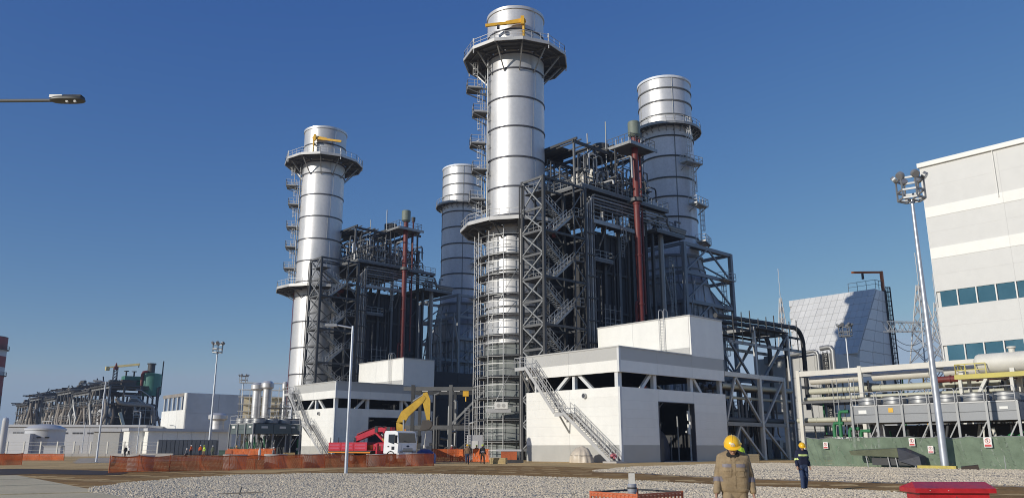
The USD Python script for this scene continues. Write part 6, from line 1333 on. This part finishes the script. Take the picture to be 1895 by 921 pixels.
    P = [hull([(S(.09, -.1 * c, hip + .03), (.11 + w * .4) * k), (S(-.09, -.1 * c, hip + .03), (.11 + w * .4) * k), (S(0, -.1 * c, hip - .08), .1 * k)], n)]
    for H_, Kn, A_ in Ls: P += [bone(H_, Kn, (.09 + w * .4) * k, (.068 + w * .3) * k, n), bone(Kn, A_ + S(0, 0, .03), (.067 + w * .3) * k, (.056 + w * .2) * k, n)]
    part(T, 'trousers', MB().mesh(soft(union(P), .03 if detail else .1, 6 if detail else 2), True), legs)
    for H_, Kn, A_ in Ls: part(T, 'boot', MB().mesh(soft(union([bone(A_ + S(0, -.03, -.035), A_ + S(0, .15, -.05), .05 * k, .038 * k, 10), bone(A_ + S(0, -.02, .07), A_ + S(0, -.02, -.03), .055 * k, .052 * k, 10)]), .03 if detail else 0, 2), True), SOLE)
    # helmet
    hm = union([ell((0, -.008, .055), (.122, .142, .118), 28 if detail else 14), ell((0, .055, .05), (.128, .128, .016), 28 if detail else 14), ell((0, -.01, .05), (.127, .148, .02), 28 if detail else 14), ell((0, -.01, .085), (.018, .135, .098), 12)])
    cut = hm.trim_by_plane((0, 0, 1), .035)
    t = soft(cut, .02 if detail else 0, 0); t.vertices = (np.array(t.vertices) * k) @ Rh.T + hc
    hp_ = part(T, 'helmet', MB().mesh(t, 40), helmet)
    if detail > 1:
        for rr, y1, mm in ((.030, .128, CL['white']), (.021, .131, HELM['yellow']), (.011, .133, CL['white'])):
            e = MB().tube((0, .10, .098), (0, y1, .098), rr, 20); e.v = [(v * k) @ Rh.T + hc for v in e.v]; e.n = [n_ @ Rh.T for n_ in e.n]; part(hp_, 'round_badge', e, mm)
        for s in (-1, 1): part(body, 'eye', MB().mesh(soft(ball(hp(.032 * s, .098, .012), .011 * k, 10), 0, 0), True), CL['black'])
        part(body, 'hair', MB().mesh(soft(hull([(hp(0, -.03, .03), .096 * k), (hp(0, -.05, -.03), .075 * k)], 16), .03, 2), True), CL['black'])
    def strip(nm, sel, m, push):
        v, f = np.array(jk.vertices), np.array(jk.faces); cc = v[f].mean(1); nn = np.array(jk.vertex_normals); keep = sel(cc, np.array(jk.face_normals))
        if keep.sum() < 4: return
        ids, inv = np.unique(f[keep], return_inverse=True)
        part(jp, nm, MB().add((v + nn * push)[ids], inv.reshape(-1, 3), nn[ids]), m)
    return T, jk, strip, dict(As=As, sh=sh_z * k, hip=hip * k, k=k)

# the man in front, walking towards us with bowed head
p = at(1356, 846, 13.2)
T, jk, strip, D = person('man in khaki work clothes and yellow helmet walking towards us with bowed head', (p[0], 13.2, float(gz(p[0], 13.2))), math.pi - .22, CL['khaki'], CL['khaki'], HELM['yellow'], stride=.16, swing=.05, lean=.02, head=.58, h=1.80, detail=2, bulk=.9)
sh = D['sh']
strip('chest_tape', lambda c, n: (c[:, 2] > sh - .165) & (c[:, 2] < sh - .115) & (np.abs(c[:, 0]) < .17) & (np.abs(c[:, 0]) > .035) & (n[:, 1] > .1), REFG, .004)
for s in (-1, 1):
    strip('chest_pocket', lambda c, n: (np.abs(c[:, 0] - s * .095) < .055) & (c[:, 2] > sh - .31) & (c[:, 2] < sh - .185) & (n[:, 1] > .25), CL['khaki'], .008)
    strip('pocket_flap', lambda c, n: (np.abs(c[:, 0] - s * .095) < .062) & (c[:, 2] > sh - .225) & (c[:, 2] < sh - .18) & (n[:, 1] > .25), CL['khaki'], .016)
    A0, E_, W_ = D['As'][0 if s > 0 else 1]; ax = (W_ - E_); L = np.linalg.norm(ax); ax = ax / L
    strip('sleeve_tape', lambda c, n: (np.abs((c - E_) @ ax - L * .28) < .035) & (np.linalg.norm(c - E_ - ((c - E_) @ ax)[:, None] * ax, axis=1) < .12), REFG, .004)
strip('placket', lambda c, n: (np.abs(c[:, 0]) < .022) & (c[:, 2] > D['hip'] - .04) & (c[:, 2] < sh - .02) & (n[:, 1] > .3), CL['khaki'], .007)
strip('waistband', lambda c, n: (c[:, 2] < D['hip'] + .03) & (np.abs(c[:, 0]) < .2) & (np.abs(n[:, 2]) < .8), CL['khaki'], .012)
part(T, 'neck_warmer', MB().mesh(soft(union([hull([((0, .02, sh + .03), .088), ((0, .06, sh + .095), .082)], 18), hull([((.05, .09, sh + .02), .055), ((-.05, .09, sh + .02), .055), ((0, .115, sh - .055), .02)], 14)]), .02, 4), True), CL['black'])
cl = []
for s in (-1, 1): cl.append(hull([((s * .075, .085, sh + .06), .016), ((s * .125, .01, sh + .045), .018), ((s * .125, .105, sh - .035), .012), ((s * .04, .150, sh - .06), .012)], 12))
for c_ in cl: part(T, 'collar', MB().mesh(soft(c_, .02, 3), True), CL['khaki'])

p = gnd(1489, 906, .03)
T, jk, strip, D = person('man in navy jacket with lime band and yellow helmet walking on the dirt track', (p[0], p[1], float(gz(p[0], p[1]))), math.pi + .15, CL['navy'], CL['denim'], HELM['yellow'], stride=.10, swing=.04, head=.5, look=-.25, h=1.80, detail=1, bulk=1.0)
sh = D['sh']
strip('chest_tape', lambda c, n: (c[:, 2] > sh - .185) & (c[:, 2] < sh - .115) & (np.abs(c[:, 0]) < .19), REFL, .005)
for s in (0, 1):
    A0, E_, W_ = D['As'][s]; ax = (W_ - E_); L = np.linalg.norm(ax); ax = ax / L
    strip('sleeve_tape', lambda c, n: (np.abs((c - E_) @ ax - L * .1) < .035) & (np.linalg.norm(c - E_ - ((c - E_) @ ax)[:, None] * ax, axis=1) < .12), REFL, .005)
part(T, 'tool', MB().beam((.26, .12, .86), (.27, .42, .80), .03), SOLE)

def worker(label, u, vfeet, Y, yaw, top, legs, helmet, band=None, **kw):
    z = GZ if vfeet is None else max(0.0, float(at(u, vfeet, Y)[2])); x = float(at(u, 840, Y)[0])
    T, jk, strip, D = person(label, (x, Y, min(z, GZ + .35) if vfeet else GZ), yaw, CL[top], CL[legs], HELM[helmet], **kw)
    if band: strip('vest_tape', lambda c, n: (c[:, 2] > D['sh'] - .36) & (c[:, 2] < D['sh'] - .24) & (np.abs(c[:, 0]) < .2), band, .02)
    return T
worker('worker in lime vest and yellow helmet, half hidden behind the khaki man', 1371, None, 52, .3, 'lime', 'navy', 'yellow', REFG, stride=.1)
worker('walking worker in brown jacket and jeans, brown hood, before the pale netting', 865, 858.5, 76.5, .1, 'brown', 'denim', 'yellow', None, stride=.14, swing=.08)
worker('walking worker in dark jacket and lime helmet, right of the brown-jacketed one', 893, 858, 77.5, -.2, 'black', 'brown', 'lime', REFG, stride=.22, swing=.1)
worker('worker in olive behind the pale netting, left of the scaffold foot', 869, None, 90, .2, 'olive', 'grey', 'lime', None)
worker('worker in brown behind the pale netting, right beside the scaffold', 882, None, 91, .2, 'brown', 'grey', 'lime', None)
worker('worker with white helmet and dark red top behind the pale netting', 836, None, 93, .5, 'dkred', 'black', 'white', None)
worker('left of two workers in black with white helmets near the white kiosks', 231.5, 843.5, 145, .8, 'black', 'black', 'white', None, stride=.1)
worker('right of two workers in black with white helmets near the white kiosks', 237.5, 843.5, 145, -.8, 'white', 'black', 'white', None, stride=.1)
worker('worker in orange vest and white helmet before the dark container', 353, 843, 140, 1.2, 'orange', 'black', 'white', REFG)
worker('crouching worker at the edge of the gravel beside the orange vest', 345, 846, 135, 1.2, 'grey', 'black', 'white', None, crouch=.75)
worker('worker in orange behind the lime-vested one near the light mast', 370, 843, 140, .4, 'orange', 'navy', 'white', None)
worker('worker in lime jacket and lime helmet just left of the light mast', 377, 845, 130, 2.6, 'lime', 'brown', 'lime', REFG, stride=.1)
worker('worker in olive with white helmet just right of the light mast', 393, 845, 132, .3, 'olive', 'olive', 'white', None, stride=.1)
worker('worker in brown behind the dark cooler netting', 437, None, 114, .3, 'brown', 'grey', 'yellow', None)
worker('crouching worker in dark clothes at the right end of the cooler netting', 506, None, 106, 1.5, 'grey', 'black', 'white', None, crouch=.5)
q = W(30.5, 3.5, 4.75); person('man in brown camouflage standing on the rack walkway', q, 2.5, CL['camo'], CL['camo'], HELM['yellow'])

# ---------------------------------------------------------------- lorry and digger
M_cab = mat('white_lorry_paint', (.74, .74, .73), .3, 0, .04, 1.0, coat=.4); M_lred = mat('red_lorry_paint', (.42, .015, .03), .4, 0, .12, 1.0, coat=.3); M_glassd = mat('dark_window_glass', (.012, .014, .018), .08, 0, .1, 1, spec=.8); M_chassis = mat('dark_chassis', (.03, .03, .032), .7)
M_pinkred = mat('faded_red_boards', (.40, .06, .10), .6, 0, .2, 1.0)
pc = at(739, 842, 79.5)
T = thing('crane_lorry', 'white-cabbed lorry with red flatbed and folded red loader crane', 'lorry', (pc[0], pc[1], GZ), -40)   # x forward
part(T, 'chassis', MB().box((-9.3, -.45, .75), (.9, .45, 1.0)), M_chassis)
cb = [(-.85, .95), (1.05, .95), (1.12, 1.9), (.92, 2.95), (.6, 3.05), (-.8, 3.05), (-.95, 2.8), (-.95, 1.0)]
hl = []
for x, z in cb: hl += [(x, y * (1.0 if z < 2 else .94), z) for y in (-1.2, 1.2)]
cabm = m3.Manifold.hull_points(np.array(hl, np.float64)).refine_to_length(.25); part(T, 'cab', MB().mesh(cabm, 35), M_cab)
part(T, 'windscreen', MB().hexa([(1.10, -1.08, 1.95), (1.14, -1.08, 1.95), (1.14, 1.08, 1.95), (1.10, 1.08, 1.95), (.92, -1.02, 2.85), (.965, -1.02, 2.85), (.965, 1.02, 2.85), (.92, 1.02, 2.85)]), M_glassd)
part(T, 'wiper', MB().beam((1.15, .2, 1.98), (1.13, -.5, 2.1), .03), M_black)
for s in (-1, 1):
    d = part(T, 'door', MB().hexa([(-.45, s * 1.2 - .012, 1.15), (.78, s * 1.2 - .012, 1.15), (.78, s * 1.2 + .012, 1.15), (-.45, s * 1.2 + .012, 1.15), (-.45, s * 1.135 - .01, 2.85), (.66, s * 1.135 - .01, 2.85), (.66, s * 1.135 + .03, 2.85), (-.45, s * 1.135 + .03, 2.85)]), M_cab)
    part(d, 'door_window', MB().hexa([(-.3, s * 1.175 - .02, 2.0), (.72, s * 1.175 - .02, 1.75), (.72, s * 1.175 + .02, 1.75), (-.3, s * 1.175 + .02, 2.0), (-.3, s * 1.145 - .02, 2.72), (.6, s * 1.145 - .02, 2.72), (.6, s * 1.145 + .035, 2.72), (-.3, s * 1.145 + .035, 2.72)]), M_glassd)
    part(d, 'handle', MB().box((-.35, s * 1.22 - .02, 1.55), (-.15, s * 1.22 + .02, 1.65)), M_black); part(d, 'lower_window', MB().box((.2, s * 1.215 - .01, 1.3), (.6, s * 1.215 + .01, 1.6)), M_glassd)
    mr = part(T, 'mirror', MB().beam((.85, s * 1.2, 2.6), (1.15, s * 1.52, 2.6), .05).beam((.95, s * 1.2, 1.9), (1.15, s * 1.52, 1.95), .05), M_black); part(mr, 'mirror_glass', MB().cbox((1.15, s * 1.55, 2.28), (.14, .28, .7)), M_black)
    part(T, 'headlight', MB().box((1.08, s * .85 - .22, 1.02), (1.16, s * .85 + .22, 1.22)), M_lens)
    for x in (.1, -5.7, -7.0):
        w = part(T, 'wheel', MB().tube((x, s * .85, .52), (x, s * 1.17, .52), .52, 22), M_black); part(w, 'rim', MB().tube((x, s * 1.16, .52), (x, s * 1.19, .52), .3, 16), M_galv)
    part(T, 'wheel_arch', MB().lathe([(.58, -.02), (.66, -.02), (.66, .02), (.58, .02)], 14, a0=0, a1=math.pi).turn(0) if False else MB().path([(.1 + .64 * math.cos(t), s * 1.19, .52 + .64 * math.sin(t)) for t in np.linspace(0, math.pi, 9)], .06, 6), M_black)
g = part(T, 'grille', MB().box((1.08, -.75, 1.3), (1.15, .75, 1.75)), M_cab); part(g, 'oval_emblem', MB().mesh(trimesh.creation.icosphere(subdivisions=2).apply_scale((.02, .2, .085)).apply_translation((1.16, 0, 1.62)), True), CL['navy'])
for z in (1.15, 1.35): part(T, 'grille_slot', MB().box((1.1, -.6, z), (1.17, .6, z + .07)), M_chassis)
part(T, 'bumper', MB().box((.9, -1.2, .5), (1.22, 1.2, .98)), M_cab); part(T, 'roof_beacon', MB().tube((.2, .5, 3.05), (.2, .5, 3.22), .08, 10).tube((.2, -.5, 3.05), (.2, -.5, 3.2), .05, 8), M_orange_b := mat('amber_lens', (.6, .2, .02), .3))
part(T, 'flatbed', MB().box((-9.3, -1.22, 1.05), (-2.7, 1.22, 1.2)), M_chassis)
for s in (-1, 1):
    for k in range(3):
        q = part(T, 'drop_side', MB().box((-9.28 + k * 2.0, s * 1.22 - .03, 1.2), (-7.33 + k * 2.0, s * 1.22 + .03, 2.0)), M_lred)
        for z in (1.38, 1.68): part(q, 'side_ribs', MB().box((-9.1 + k * 2, s * 1.22 - .05, z), (-7.5 + k * 2, s * 1.22 + .05, z + .14)), M_pinkred)
    part(T, 'side_rail', MB().box((-9.3, s * 1.24 - .03, .98), (-2.8, s * 1.24 + .03, 1.1)), M_orange_b)
part(T, 'tailboard', MB().box((-9.34, -1.22, 1.2), (-9.28, 1.22, 2.0)), M_lred)
for x in (-9.2, -7.9, -6.6): part(T, 'stake', MB().beam((x, 1.1, 1.2), (x, 1.1, 2.55), .06).beam((x, -1.1, 1.2), (x, -1.1, 2.5), .06), M_chassis)
part(T, 'bed_load', MB().cbox((-4.2, -.3, 1.5), (.7, .6, .5), .4).cbox((-3.4, .3, 1.45), (.5, .5, .4), .2), M_orange_b)
cr = part(T, 'crane_column', MB().box((-2.2, -.45, 1.0), (-1.5, .45, 1.7)).beam((-1.85, 0, 1.5), (-1.75, 0, 3.1), .55, .5).tube((-1.85, 0, .8), (-1.85, 0, 2.4), .32, 12), M_lred)
part(cr, 'inner_boom', MB().hexa([(-1.5, -.26, 2.4), (-1.1, -.26, 3.2), (-1.1, .26, 3.2), (-1.5, .26, 2.4), (-2.3, -.24, 3.0), (-2.3, -.24, 3.3), (-2.3, .24, 3.3), (-2.3, .24, 3.0)]).beam((-3.3, 0, 3.2), (-1.0, 0, 3.2), .5, .42), M_lred)
part(cr, 'outer_boom', MB().beam((-3.0, -.05, 3.2), (-6.3, -.05, 2.35), .4, .5).beam((-3.4, -.05, 3.42), (-6.2, -.05, 2.72), .26, .22), M_lred); part(cr, 'ram', MB().beam((-1.8, -.1, 1.9), (-3.4, -.1, 2.95), .2), M_lred)
part(cr, 'ram', MB().tube((-2.4, .3, 2.2), (-3.2, .3, 3.0), .1, 8), M_galv); part(cr, 'warning_plate', MB().hexa([(-1.95, -.31, 2.05), (-1.6, -.31, 2.35), (-1.6, -.29, 2.35), (-1.95, -.29, 2.05), (-2.25, -.31, 2.35), (-2.25, -.31, 2.36), (-2.25, -.29, 2.36), (-2.25, -.29, 2.35)]), M_plank_y)
for k in (-1, 1): part(cr, 'hose', MB().path([(-1.9, .2 * k, 1.6), (-2.0, .36 * k, 2.6), (-1.6, .34 * k, 3.3), (-2.6, .34 * k, 3.52), (-3.4, .3 * k, 3.46), (-4.8, .28 * k, 3.1), (-6.1, .26 * k, 2.72)], .035, 6), M_black)
part(cr, 'boom_head', MB().cbox((-1.35, 0, 3.2), (.5, .62, .5)).cbox((-3.15, 0, 3.25), (.45, .6, .6)), M_chassis)
part(cr, 'boom_tip', MB().cbox((-6.35, -.05, 2.25), (.3, .5, .45)).tube((-6.4, -.05, 2.1), (-6.4, -.05, 1.8), .05, 6), M_chassis)
for s in (-1, 1): part(cr, 'outrigger', MB().beam((-1.9, s * 1.15, .15), (-1.9, s * 1.15, 1.9), .22).beam((-1.9, 0, 1.05), (-1.9, s * 1.2, 1.05), .25, .3), M_lred)
# digger behind the lorry
M_dig = mat('digger_yellow', (.62, .38, .04), .45, 0, .12, 1.2, fine=.12, fscale=3.0)
dY = 86.0; D0 = at(735, 842, dY); T = thing('digger', 'yellow digger behind the lorry with its boom raised over the cab', 'excavator', (D0[0], dY, GZ), 0)
pt = lambda u, v, dy=0: np.array([float(at(u, v, dY + dy)[0]) - D0[0], dy, float(at(u, v, dY + dy)[2]) - GZ])
def slab(m, a, b2, w, h0, h1):
    a, b2 = np.array(a), np.array(b2); d = b2 - a; d /= np.linalg.norm(d); u = np.cross(d, (0, 1, 0)); u /= np.linalg.norm(u); s = np.array([0, w / 2, 0])
    return m.hexa([a - s - u * h0, a + s - u * h0, a + s + u * h0, a - s + u * h0, b2 - s - u * h1, b2 + s - u * h1, b2 + s + u * h1, b2 - s + u * h1])
m = MB(); slab(m, pt(741, 815), pt(741, 781), .55, .28, .42); slab(m, pt(741, 783), pt(750, 765), .55, .42, .44); slab(m, pt(748, 767), pt(780, 740), .52, .44, .3); slab(m, pt(779, 741), pt(786, 733), .5, .3, .2)
part(T, 'boom', m, M_dig); part(T, 'boom_ram', MB().tube(pt(747, 812, -.4), pt(747, 776, -.4), .1, 8), M_galv); part(T, 'dipper_ram', MB().tube(pt(764, 751, -.1) + [0, 0, .5], pt(786, 728, -.1), .1, 8), M_galv)
m = MB(); slab(m, pt(787, 726), pt(789, 740), .4, .22, .42); slab(m, pt(789, 740), pt(793, 778), .4, .42, .16); part(T, 'dipper_arm', m, M_dig)
part(T, 'bucket_link', MB().beam(pt(793, 762), pt(797, 776), .12).beam(pt(793, 778), pt(796, 782), .2), M_chassis)
bp = [pt(*x) for x in ((783, 777), (792, 777), (798, 780), (799, 787), (795, 793), (788, 795), (777, 797))]; q = MB()
for s in (-.6, .6):
    cen = np.mean(bp, 0); q.flat([c + [0, s, 0] for c in bp] + [c + [0, s + .06, 0] for c in bp], [(0, k, k + 1) for k in range(1, 6)] + [(7, k + 8, k + 7) for k in range(1, 6)])
for a, b2 in zip(bp[1:-1], bp[2:]): q.beam(a, b2, 1.26, .07, up=(0, 1, 0)) if False else q.hexa([a + [0, -.63, 0], b2 + [0, -.63, 0], b2 + [0, .63, 0], a + [0, .63, 0], a + [.06, -.63, .05], b2 + [.06, -.63, .05], b2 + [.06, .63, .05], a + [.06, .63, .05]])
part(T, 'bucket', q, mat('worn_bucket_steel', (.10, .085, .07), .6, .3))
part(T, 'counterweight', MB().box((-.9, 2.2, 1.0), (1.5, 4.8, 2.2)), M_dig); part(T, 'cab', MB().box((.5, .4, 1.2), (1.5, 2.1, 2.6)), M_dig); part(T, 'cab_window', MB().box((.6, .37, 1.8), (1.4, .39, 2.5)), M_glassd)
for y in (-1.1, 1.1): part(T, 'track', MB().hexa([(y + .0, -.8, 0), (y + .6, -.8, 0), (y + .6, 3.8, 0), (y, 3.8, 0), (y, -1.2, .8), (y + .6, -1.2, .8), (y + .6, 4.2, .8), (y, 4.2, .8)]), M_chassis)
part(T, 'slew_ring', MB().lathe([(.8, .7), (.8, 1.05), (0, 1.05)], 20, (.3, 1.6, 0)), M_chassis)
# blue sheet under the bucket, white hanging line
p = at(783, 842, 82); T = thing('blue_tarpaulin', 'crumpled blue tarpaulin over a heap in front of the lorry bumper', 'tarpaulin', (p[0], p[1], GZ), 0)
s = trimesh.creation.icosphere(subdivisions=3); v = np.array(s.vertices); v = v * [1.15, .8, 1.25] + meshkit.noise(v * 2.2, 6)[:, None] * .25; v[:, 2] = np.maximum(v[:, 2], 0)
part(T, 'sheet', MB().mesh(trimesh.Trimesh(v, s.faces, process=False)), mat('blue_plastic_sheet', (.035, .07, .22), .4, 0, .3, 2.0))
T = thing('white_rope', 'white rope hanging from the digger bucket', 'rope', (float(at(786, 800, dY)[0]), dY, GZ), 0); zt = float(at(787, 796, dY)[2]) - GZ
part(T, 'rope', MB().tube((0, 0, 1.6), (.12, 0, zt), .035, 6), M_offwhite); part(T, 'weight', MB().tube((0, 0, 1.2), (0, 0, 1.75), .12, 10), M_offwhite)

# ---------------------------------------------------------------- odds and ends on the yard
def crate(label, u, v, Y, s, rot, m):
    p = at(u, v, Y); T = thing('wooden_crate', label, 'crate', (p[0], p[1], GZ), rot); n = 4
    part(T, 'box', MB().box((-s[0] / 2, -s[1] / 2, .02), (s[0] / 2, s[1] / 2, s[2])), m)
    for k in range(n): part(T, 'slat', MB().box((-s[0] / 2 - .02, -s[1] / 2 - .025, s[2] * (k + .08) / n), (s[0] / 2 + .02, -s[1] / 2, s[2] * (k + .92) / n)), m)
    for x in (-1, 1): part(T, 'batten', MB().box((x * s[0] * .45 - .05, -s[1] / 2 - .05, 0), (x * s[0] * .45 + .05, -s[1] / 2 - .025, s[2])), m)
M_wood = mat('pale_crate_wood', (.42, .31, .14), .8, 0, .15, 2.0)
crate('pale wooden crate beside the walking workers, before the scaffold', 923, 857, 79, (1.5, 1.0, .55), -10, M_wood)
crate('pale crate under the concrete ring line, left of the far pump house', 535, 844, 112, (1.4, 1.0, .85), 20, M_wood)
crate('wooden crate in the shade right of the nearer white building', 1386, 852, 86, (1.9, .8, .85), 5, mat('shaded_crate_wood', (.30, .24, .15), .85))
T = thing('covered_table', 'table with a white top and orange skirt by the scaffold foot', 'table', (float(at(941, 853, 84)[0]), 84, GZ), 0)
part(T, 'top', MB().box((-1.25, -.5, 1.15), (1.3, .5, 1.32)), M_shed); part(T, 'skirt', MB().box((-.75, -.42, .05), (.85, .42, 1.14)), CL_or := mat('orange_sheet', (.42, .10, .03), .7, 0, .2, 2.0)); part(T, 'base_sleepers', MB().box((-.2, -.6, .0), (1.5, -.44, .3)), M_steel)
T = thing('site_cabin', 'white portable cabin door panel behind the scaffold, seen edge on', 'cabin', (float(at(884, 840, 108)[0]), 101, GZ), 10)
part(T, 'panel', MB().box((-.9, 0, 0), (.9, 1.2, 3.0)), M_shed); part(T, 'door', MB().box((-.55, -.04, .1), (.3, 0, 2.3)), M_white); part(T, 'side_ladder', MB().ladder((-1.1, -.2, 0), 6.2, (0, -1), .5, .07), M_galv_light)
p = W(-2.6, 3.2, GZ); T = thing('covered_sack', 'heap under a pale plastic sheet at the foot of the nearer outside stairs', 'sack', p, ROT)
s = trimesh.creation.icosphere(subdivisions=3); v = np.array(s.vertices); v = v * [1.0, 1.25, 1.55] + (meshkit.noise(v * 2.5, 8) * .12 + .06 * np.sin(np.arctan2(v[:, 1], v[:, 0]) * 11))[:, None] * v; v[:, 2] = np.maximum(v[:, 2], 0)
part(T, 'plastic_sheet', MB().mesh(trimesh.Trimesh(v, s.faces, process=False), True), mat('pale_plastic_sheet', (.55, .47, .36), .45, 0, .12, 1.5, .3, 4.0)); part(T, 'tie_rope', MB().path([(1.0 * math.cos(t), 1.26 * math.sin(t), .7) for t in np.linspace(0, 2 * math.pi, 21)], .02, 5), SOLE)
T = thing('traffic_barrier', 'orange plastic barrier left of the cooler netting', 'barrier', (float(at(423, 842, 108)[0]), 108, GZ), 0)
part(T, 'block', MB().hexa([(-.5, -.3, 0), (.5, -.3, 0), (.5, .3, 0), (-.5, .3, 0), (-.4, -.15, 1.2), (.4, -.15, 1.2), (.4, .15, 1.2), (-.4, .15, 1.2)]), CL_or); part(T, 'slot', MB().box((-.3, -.27, .5), (.3, -.2, .75)), M_red)
T = thing('gas_bottle', 'white gas bottle standing before the cooler netting', 'bottle', (float(at(480, 843, 106)[0]), 106, GZ), 0)
part(T, 'bottle', MB().lathe([(.17, 0), (.17, 1.15), (.08, 1.35), (.06, 1.45), (0, 1.45)], 14), M_shed); part(T, 'valve', MB().tube((0, 0, 1.45), (0, 0, 1.58), .05, 8), M_galv)
# red hose cabinet, front right
q = at(1837, 909, 14.2); gzq = float(gz(q[0], q[1])); zl = float(q[2]) - gzq
T = thing('hose_cabinet', 'bright red metal hose cabinet with a gabled lid, front right', 'cabinet', (q[0], q[1], gzq), -4.0)
M_hred = mat('bright_red_enamel', (.46, .014, .02), .38, 0, .2, 3.0, .05, 6.0, coat=.25, fine=.15, fscale=14.0); Lb = 1.2
part(T, 'body', MB().box((-Lb, 0, .08), (-.06, .55, zl - .02)), M_hred); part(T, 'plinth', MB().box((-Lb + .05, .04, 0), (-.1, .5, .08)), M_conc)
e0, e1, rdg = zl - .02, zl + .055, zl + .15
part(T, 'lid', MB().flat([(-Lb - .09, -.07, e0), (.03, -.07, e0), (.03, .62, e0), (-Lb - .09, .62, e0), (-Lb - .09, -.07, e1), (.03, -.07, e1), (.03, .62, e1), (-Lb - .09, .62, e1), (-Lb - .0, .275, rdg), (.03, .275, rdg)],
     [(0, 3, 2), (0, 2, 1), (0, 1, 5), (0, 5, 4), (2, 3, 7), (2, 7, 6), (4, 5, 9), (4, 9, 8), (6, 7, 8), (6, 8, 9), (1, 2, 6), (1, 6, 5), (5, 6, 9), (3, 0, 4), (3, 4, 7), (7, 4, 8)]), M_hred)
part(T, 'door_seam', MB().box((-Lb / 2 - .008, -.006, .15), (-Lb / 2 + .008, .002, zl - .08)), M_seam); part(T, 'hasp', MB().box((-Lb / 2 - .05, -.03, zl - .32), (-Lb / 2 + .05, -.006, zl - .2)), M_galv)
for x in (-1.05, -.75): part(T, 'rivet', MB().tube((x, -.078, zl + .02), (x, -.068, zl + .02), .008, 8), M_galv_light)
# orange barrier round a capped pipe stub, front centre
q0 = at(1179, 915, 19.6); g0 = float(gz(q0[0], q0[1])); hz = float(q0[2]) - g0
cor = [at(1179, 915, 19.6), at(1262, 904.5, 20.9), at(1179, 897, 22.2), at(1093, 908.5, 20.9)]
T = thing('net_barrier', 'small square of orange mesh rails guarding the pipe stub in the gravel', 'barrier', (q0[0], q0[1], g0), 0)
M_rail_o = mat('orange_rail', (.52, .13, .05), .6, 0, .15, 4.0); C = [np.array([c[0] - q0[0], c[1] - q0[1], hz]) for c in cor]
for i in range(4):
    a, b2 = C[i], C[(i + 1) % 4]; part(T, 'corner_post', MB().tube(a * [1, 1, 0], a + [0, 0, .03], .03, 8), M_rail_o)
    dark = i in (1, 2); part(T, 'top_rail', MB().beam(a, b2, .03, .045), M_steel if dark else M_rail_o)
    if not dark:
        d = b2 - a; L = np.linalg.norm(d); n = 12; nrm = np.array([-d[1], d[0], 0]) / L
        for k in range(3): part(T, 'mesh_band', MB().beam(a + [0, 0, -.06 - .16 * k], b2 + [0, 0, -.06 - .16 * k], .008, .06), M_rail_o)
        for k in range(n + 1): s = a + d * k / n; part(T, 'mesh_bar', MB().beam(s + nrm * .004 - [0, 0, .5], s + nrm * .004, .008, .05), M_rail_o)
T = thing('pipe_stub', 'capped grey pipe stub with a white plate inside the small orange barrier', 'pipe', (float(at(1170, 910, 21)[0]), 21.0, float(gz(3.1, 21))), 0)
z1, z2 = float(at(1168, 893, 21)[2]), float(at(1168, 873.5, 21)[2])
part(T, 'pipe', MB().lathe([(.1, 0), (.1, z1 - .2), (.115, z1 - .2), (.115, z1 - .02), (.1, z1), (0, z1)], 20), mat('grey_plastic_pipe', (.30, .31, .33), .4)); part(T, 'plate', MB().box((-.08, -.02, z1 - .02), (.075, .01, z2)), M_offwhite)
part(T, 'strap', MB().lathe([(.118, z1 - .12), (.122, z1 - .12), (.122, z1 - .08), (.118, z1 - .08)], 20), M_steel)
# small peg cross in the gravel
p = gnd(440, 915, .05); T = thing('marker_peg', 'weathered wooden peg with a crosspiece lying on the near gravel', 'peg', (p[0], p[1], float(gz(p[0], p[1])) + .05), 0)
part(T, 'peg', MB().beam((0, 0, -.1), (.08, .1, .28), .05), M_plank_d := mat('weathered_peg_wood', (.22, .19, .15), .85)); part(T, 'crosspiece', MB().beam((-.62, -.1, .05), (.8, .2, .1), .04), M_plank_d)

# ---------------------------------------------------------------- things that come several times
GROUPS = {'exhaust_stack': 'tall metal stacks of the power plant', 'support_frame': 'steel frames under the rear stacks', 'stair_tower': 'open stair towers beside the front stacks', 'steam_boiler': 'dark boiler blocks behind the front stacks',
          'vent_pipe': 'red vent pipes before the boilers', 'pump_house': 'white pump houses with doorways', 'outside_stair': 'steel stairs on the white pump houses', 'light_mast': 'light masts with floodlight cages', 'street_lamp': 'street lamps on the site',
          'warning_sign': 'signs on the green screen fence', 'fan_cooler': 'fan coolers on stilts', 'pipe_rack': 'pipe racks right of the white building', 'turbine_hall': 'plant halls', 'lattice_pylon': 'lattice pylons behind the site', 'boiler_base': 'plinths under the boilers',
          'old_boiler_block': 'blocks of the old plant on the left', 'green_tank': 'green tanks on the old plant', 'white_kiosk': 'small white kiosks', 'metal_chimney': 'silver chimneys behind the dark coolers', 'orange_net_fence': 'orange safety netting', 'concrete_ring': 'concrete rings along the orange netting',
          'person': 'workers on the site', 'wooden_crate': 'wooden crates on the yard'}
for pr in stage.GetPrimAtPath('/World').GetChildren():
    nm = pr.GetName(); base = nm[:-4] if nm[-4:-3] == '_' and nm[-3:].isdigit() else nm
    if pr.GetCustomDataByKey('label') and base in GROUPS: pr.SetCustomDataByKey('group', GROUPS[base])

# ---------------------------------------------------------------- the air of the day: thin haze
hz = usdkit.material(stage, '/World/Looks/haze', {'v': ('principled_volume', {'color': (.80, .88, 1.0), 'density': .0002, 'anisotropy': .3})}, volume='v.volume')
setting('haze', MB().box((-9000, -3000, -1.2), (9000, 12000, 90)), hz, 'stuff')
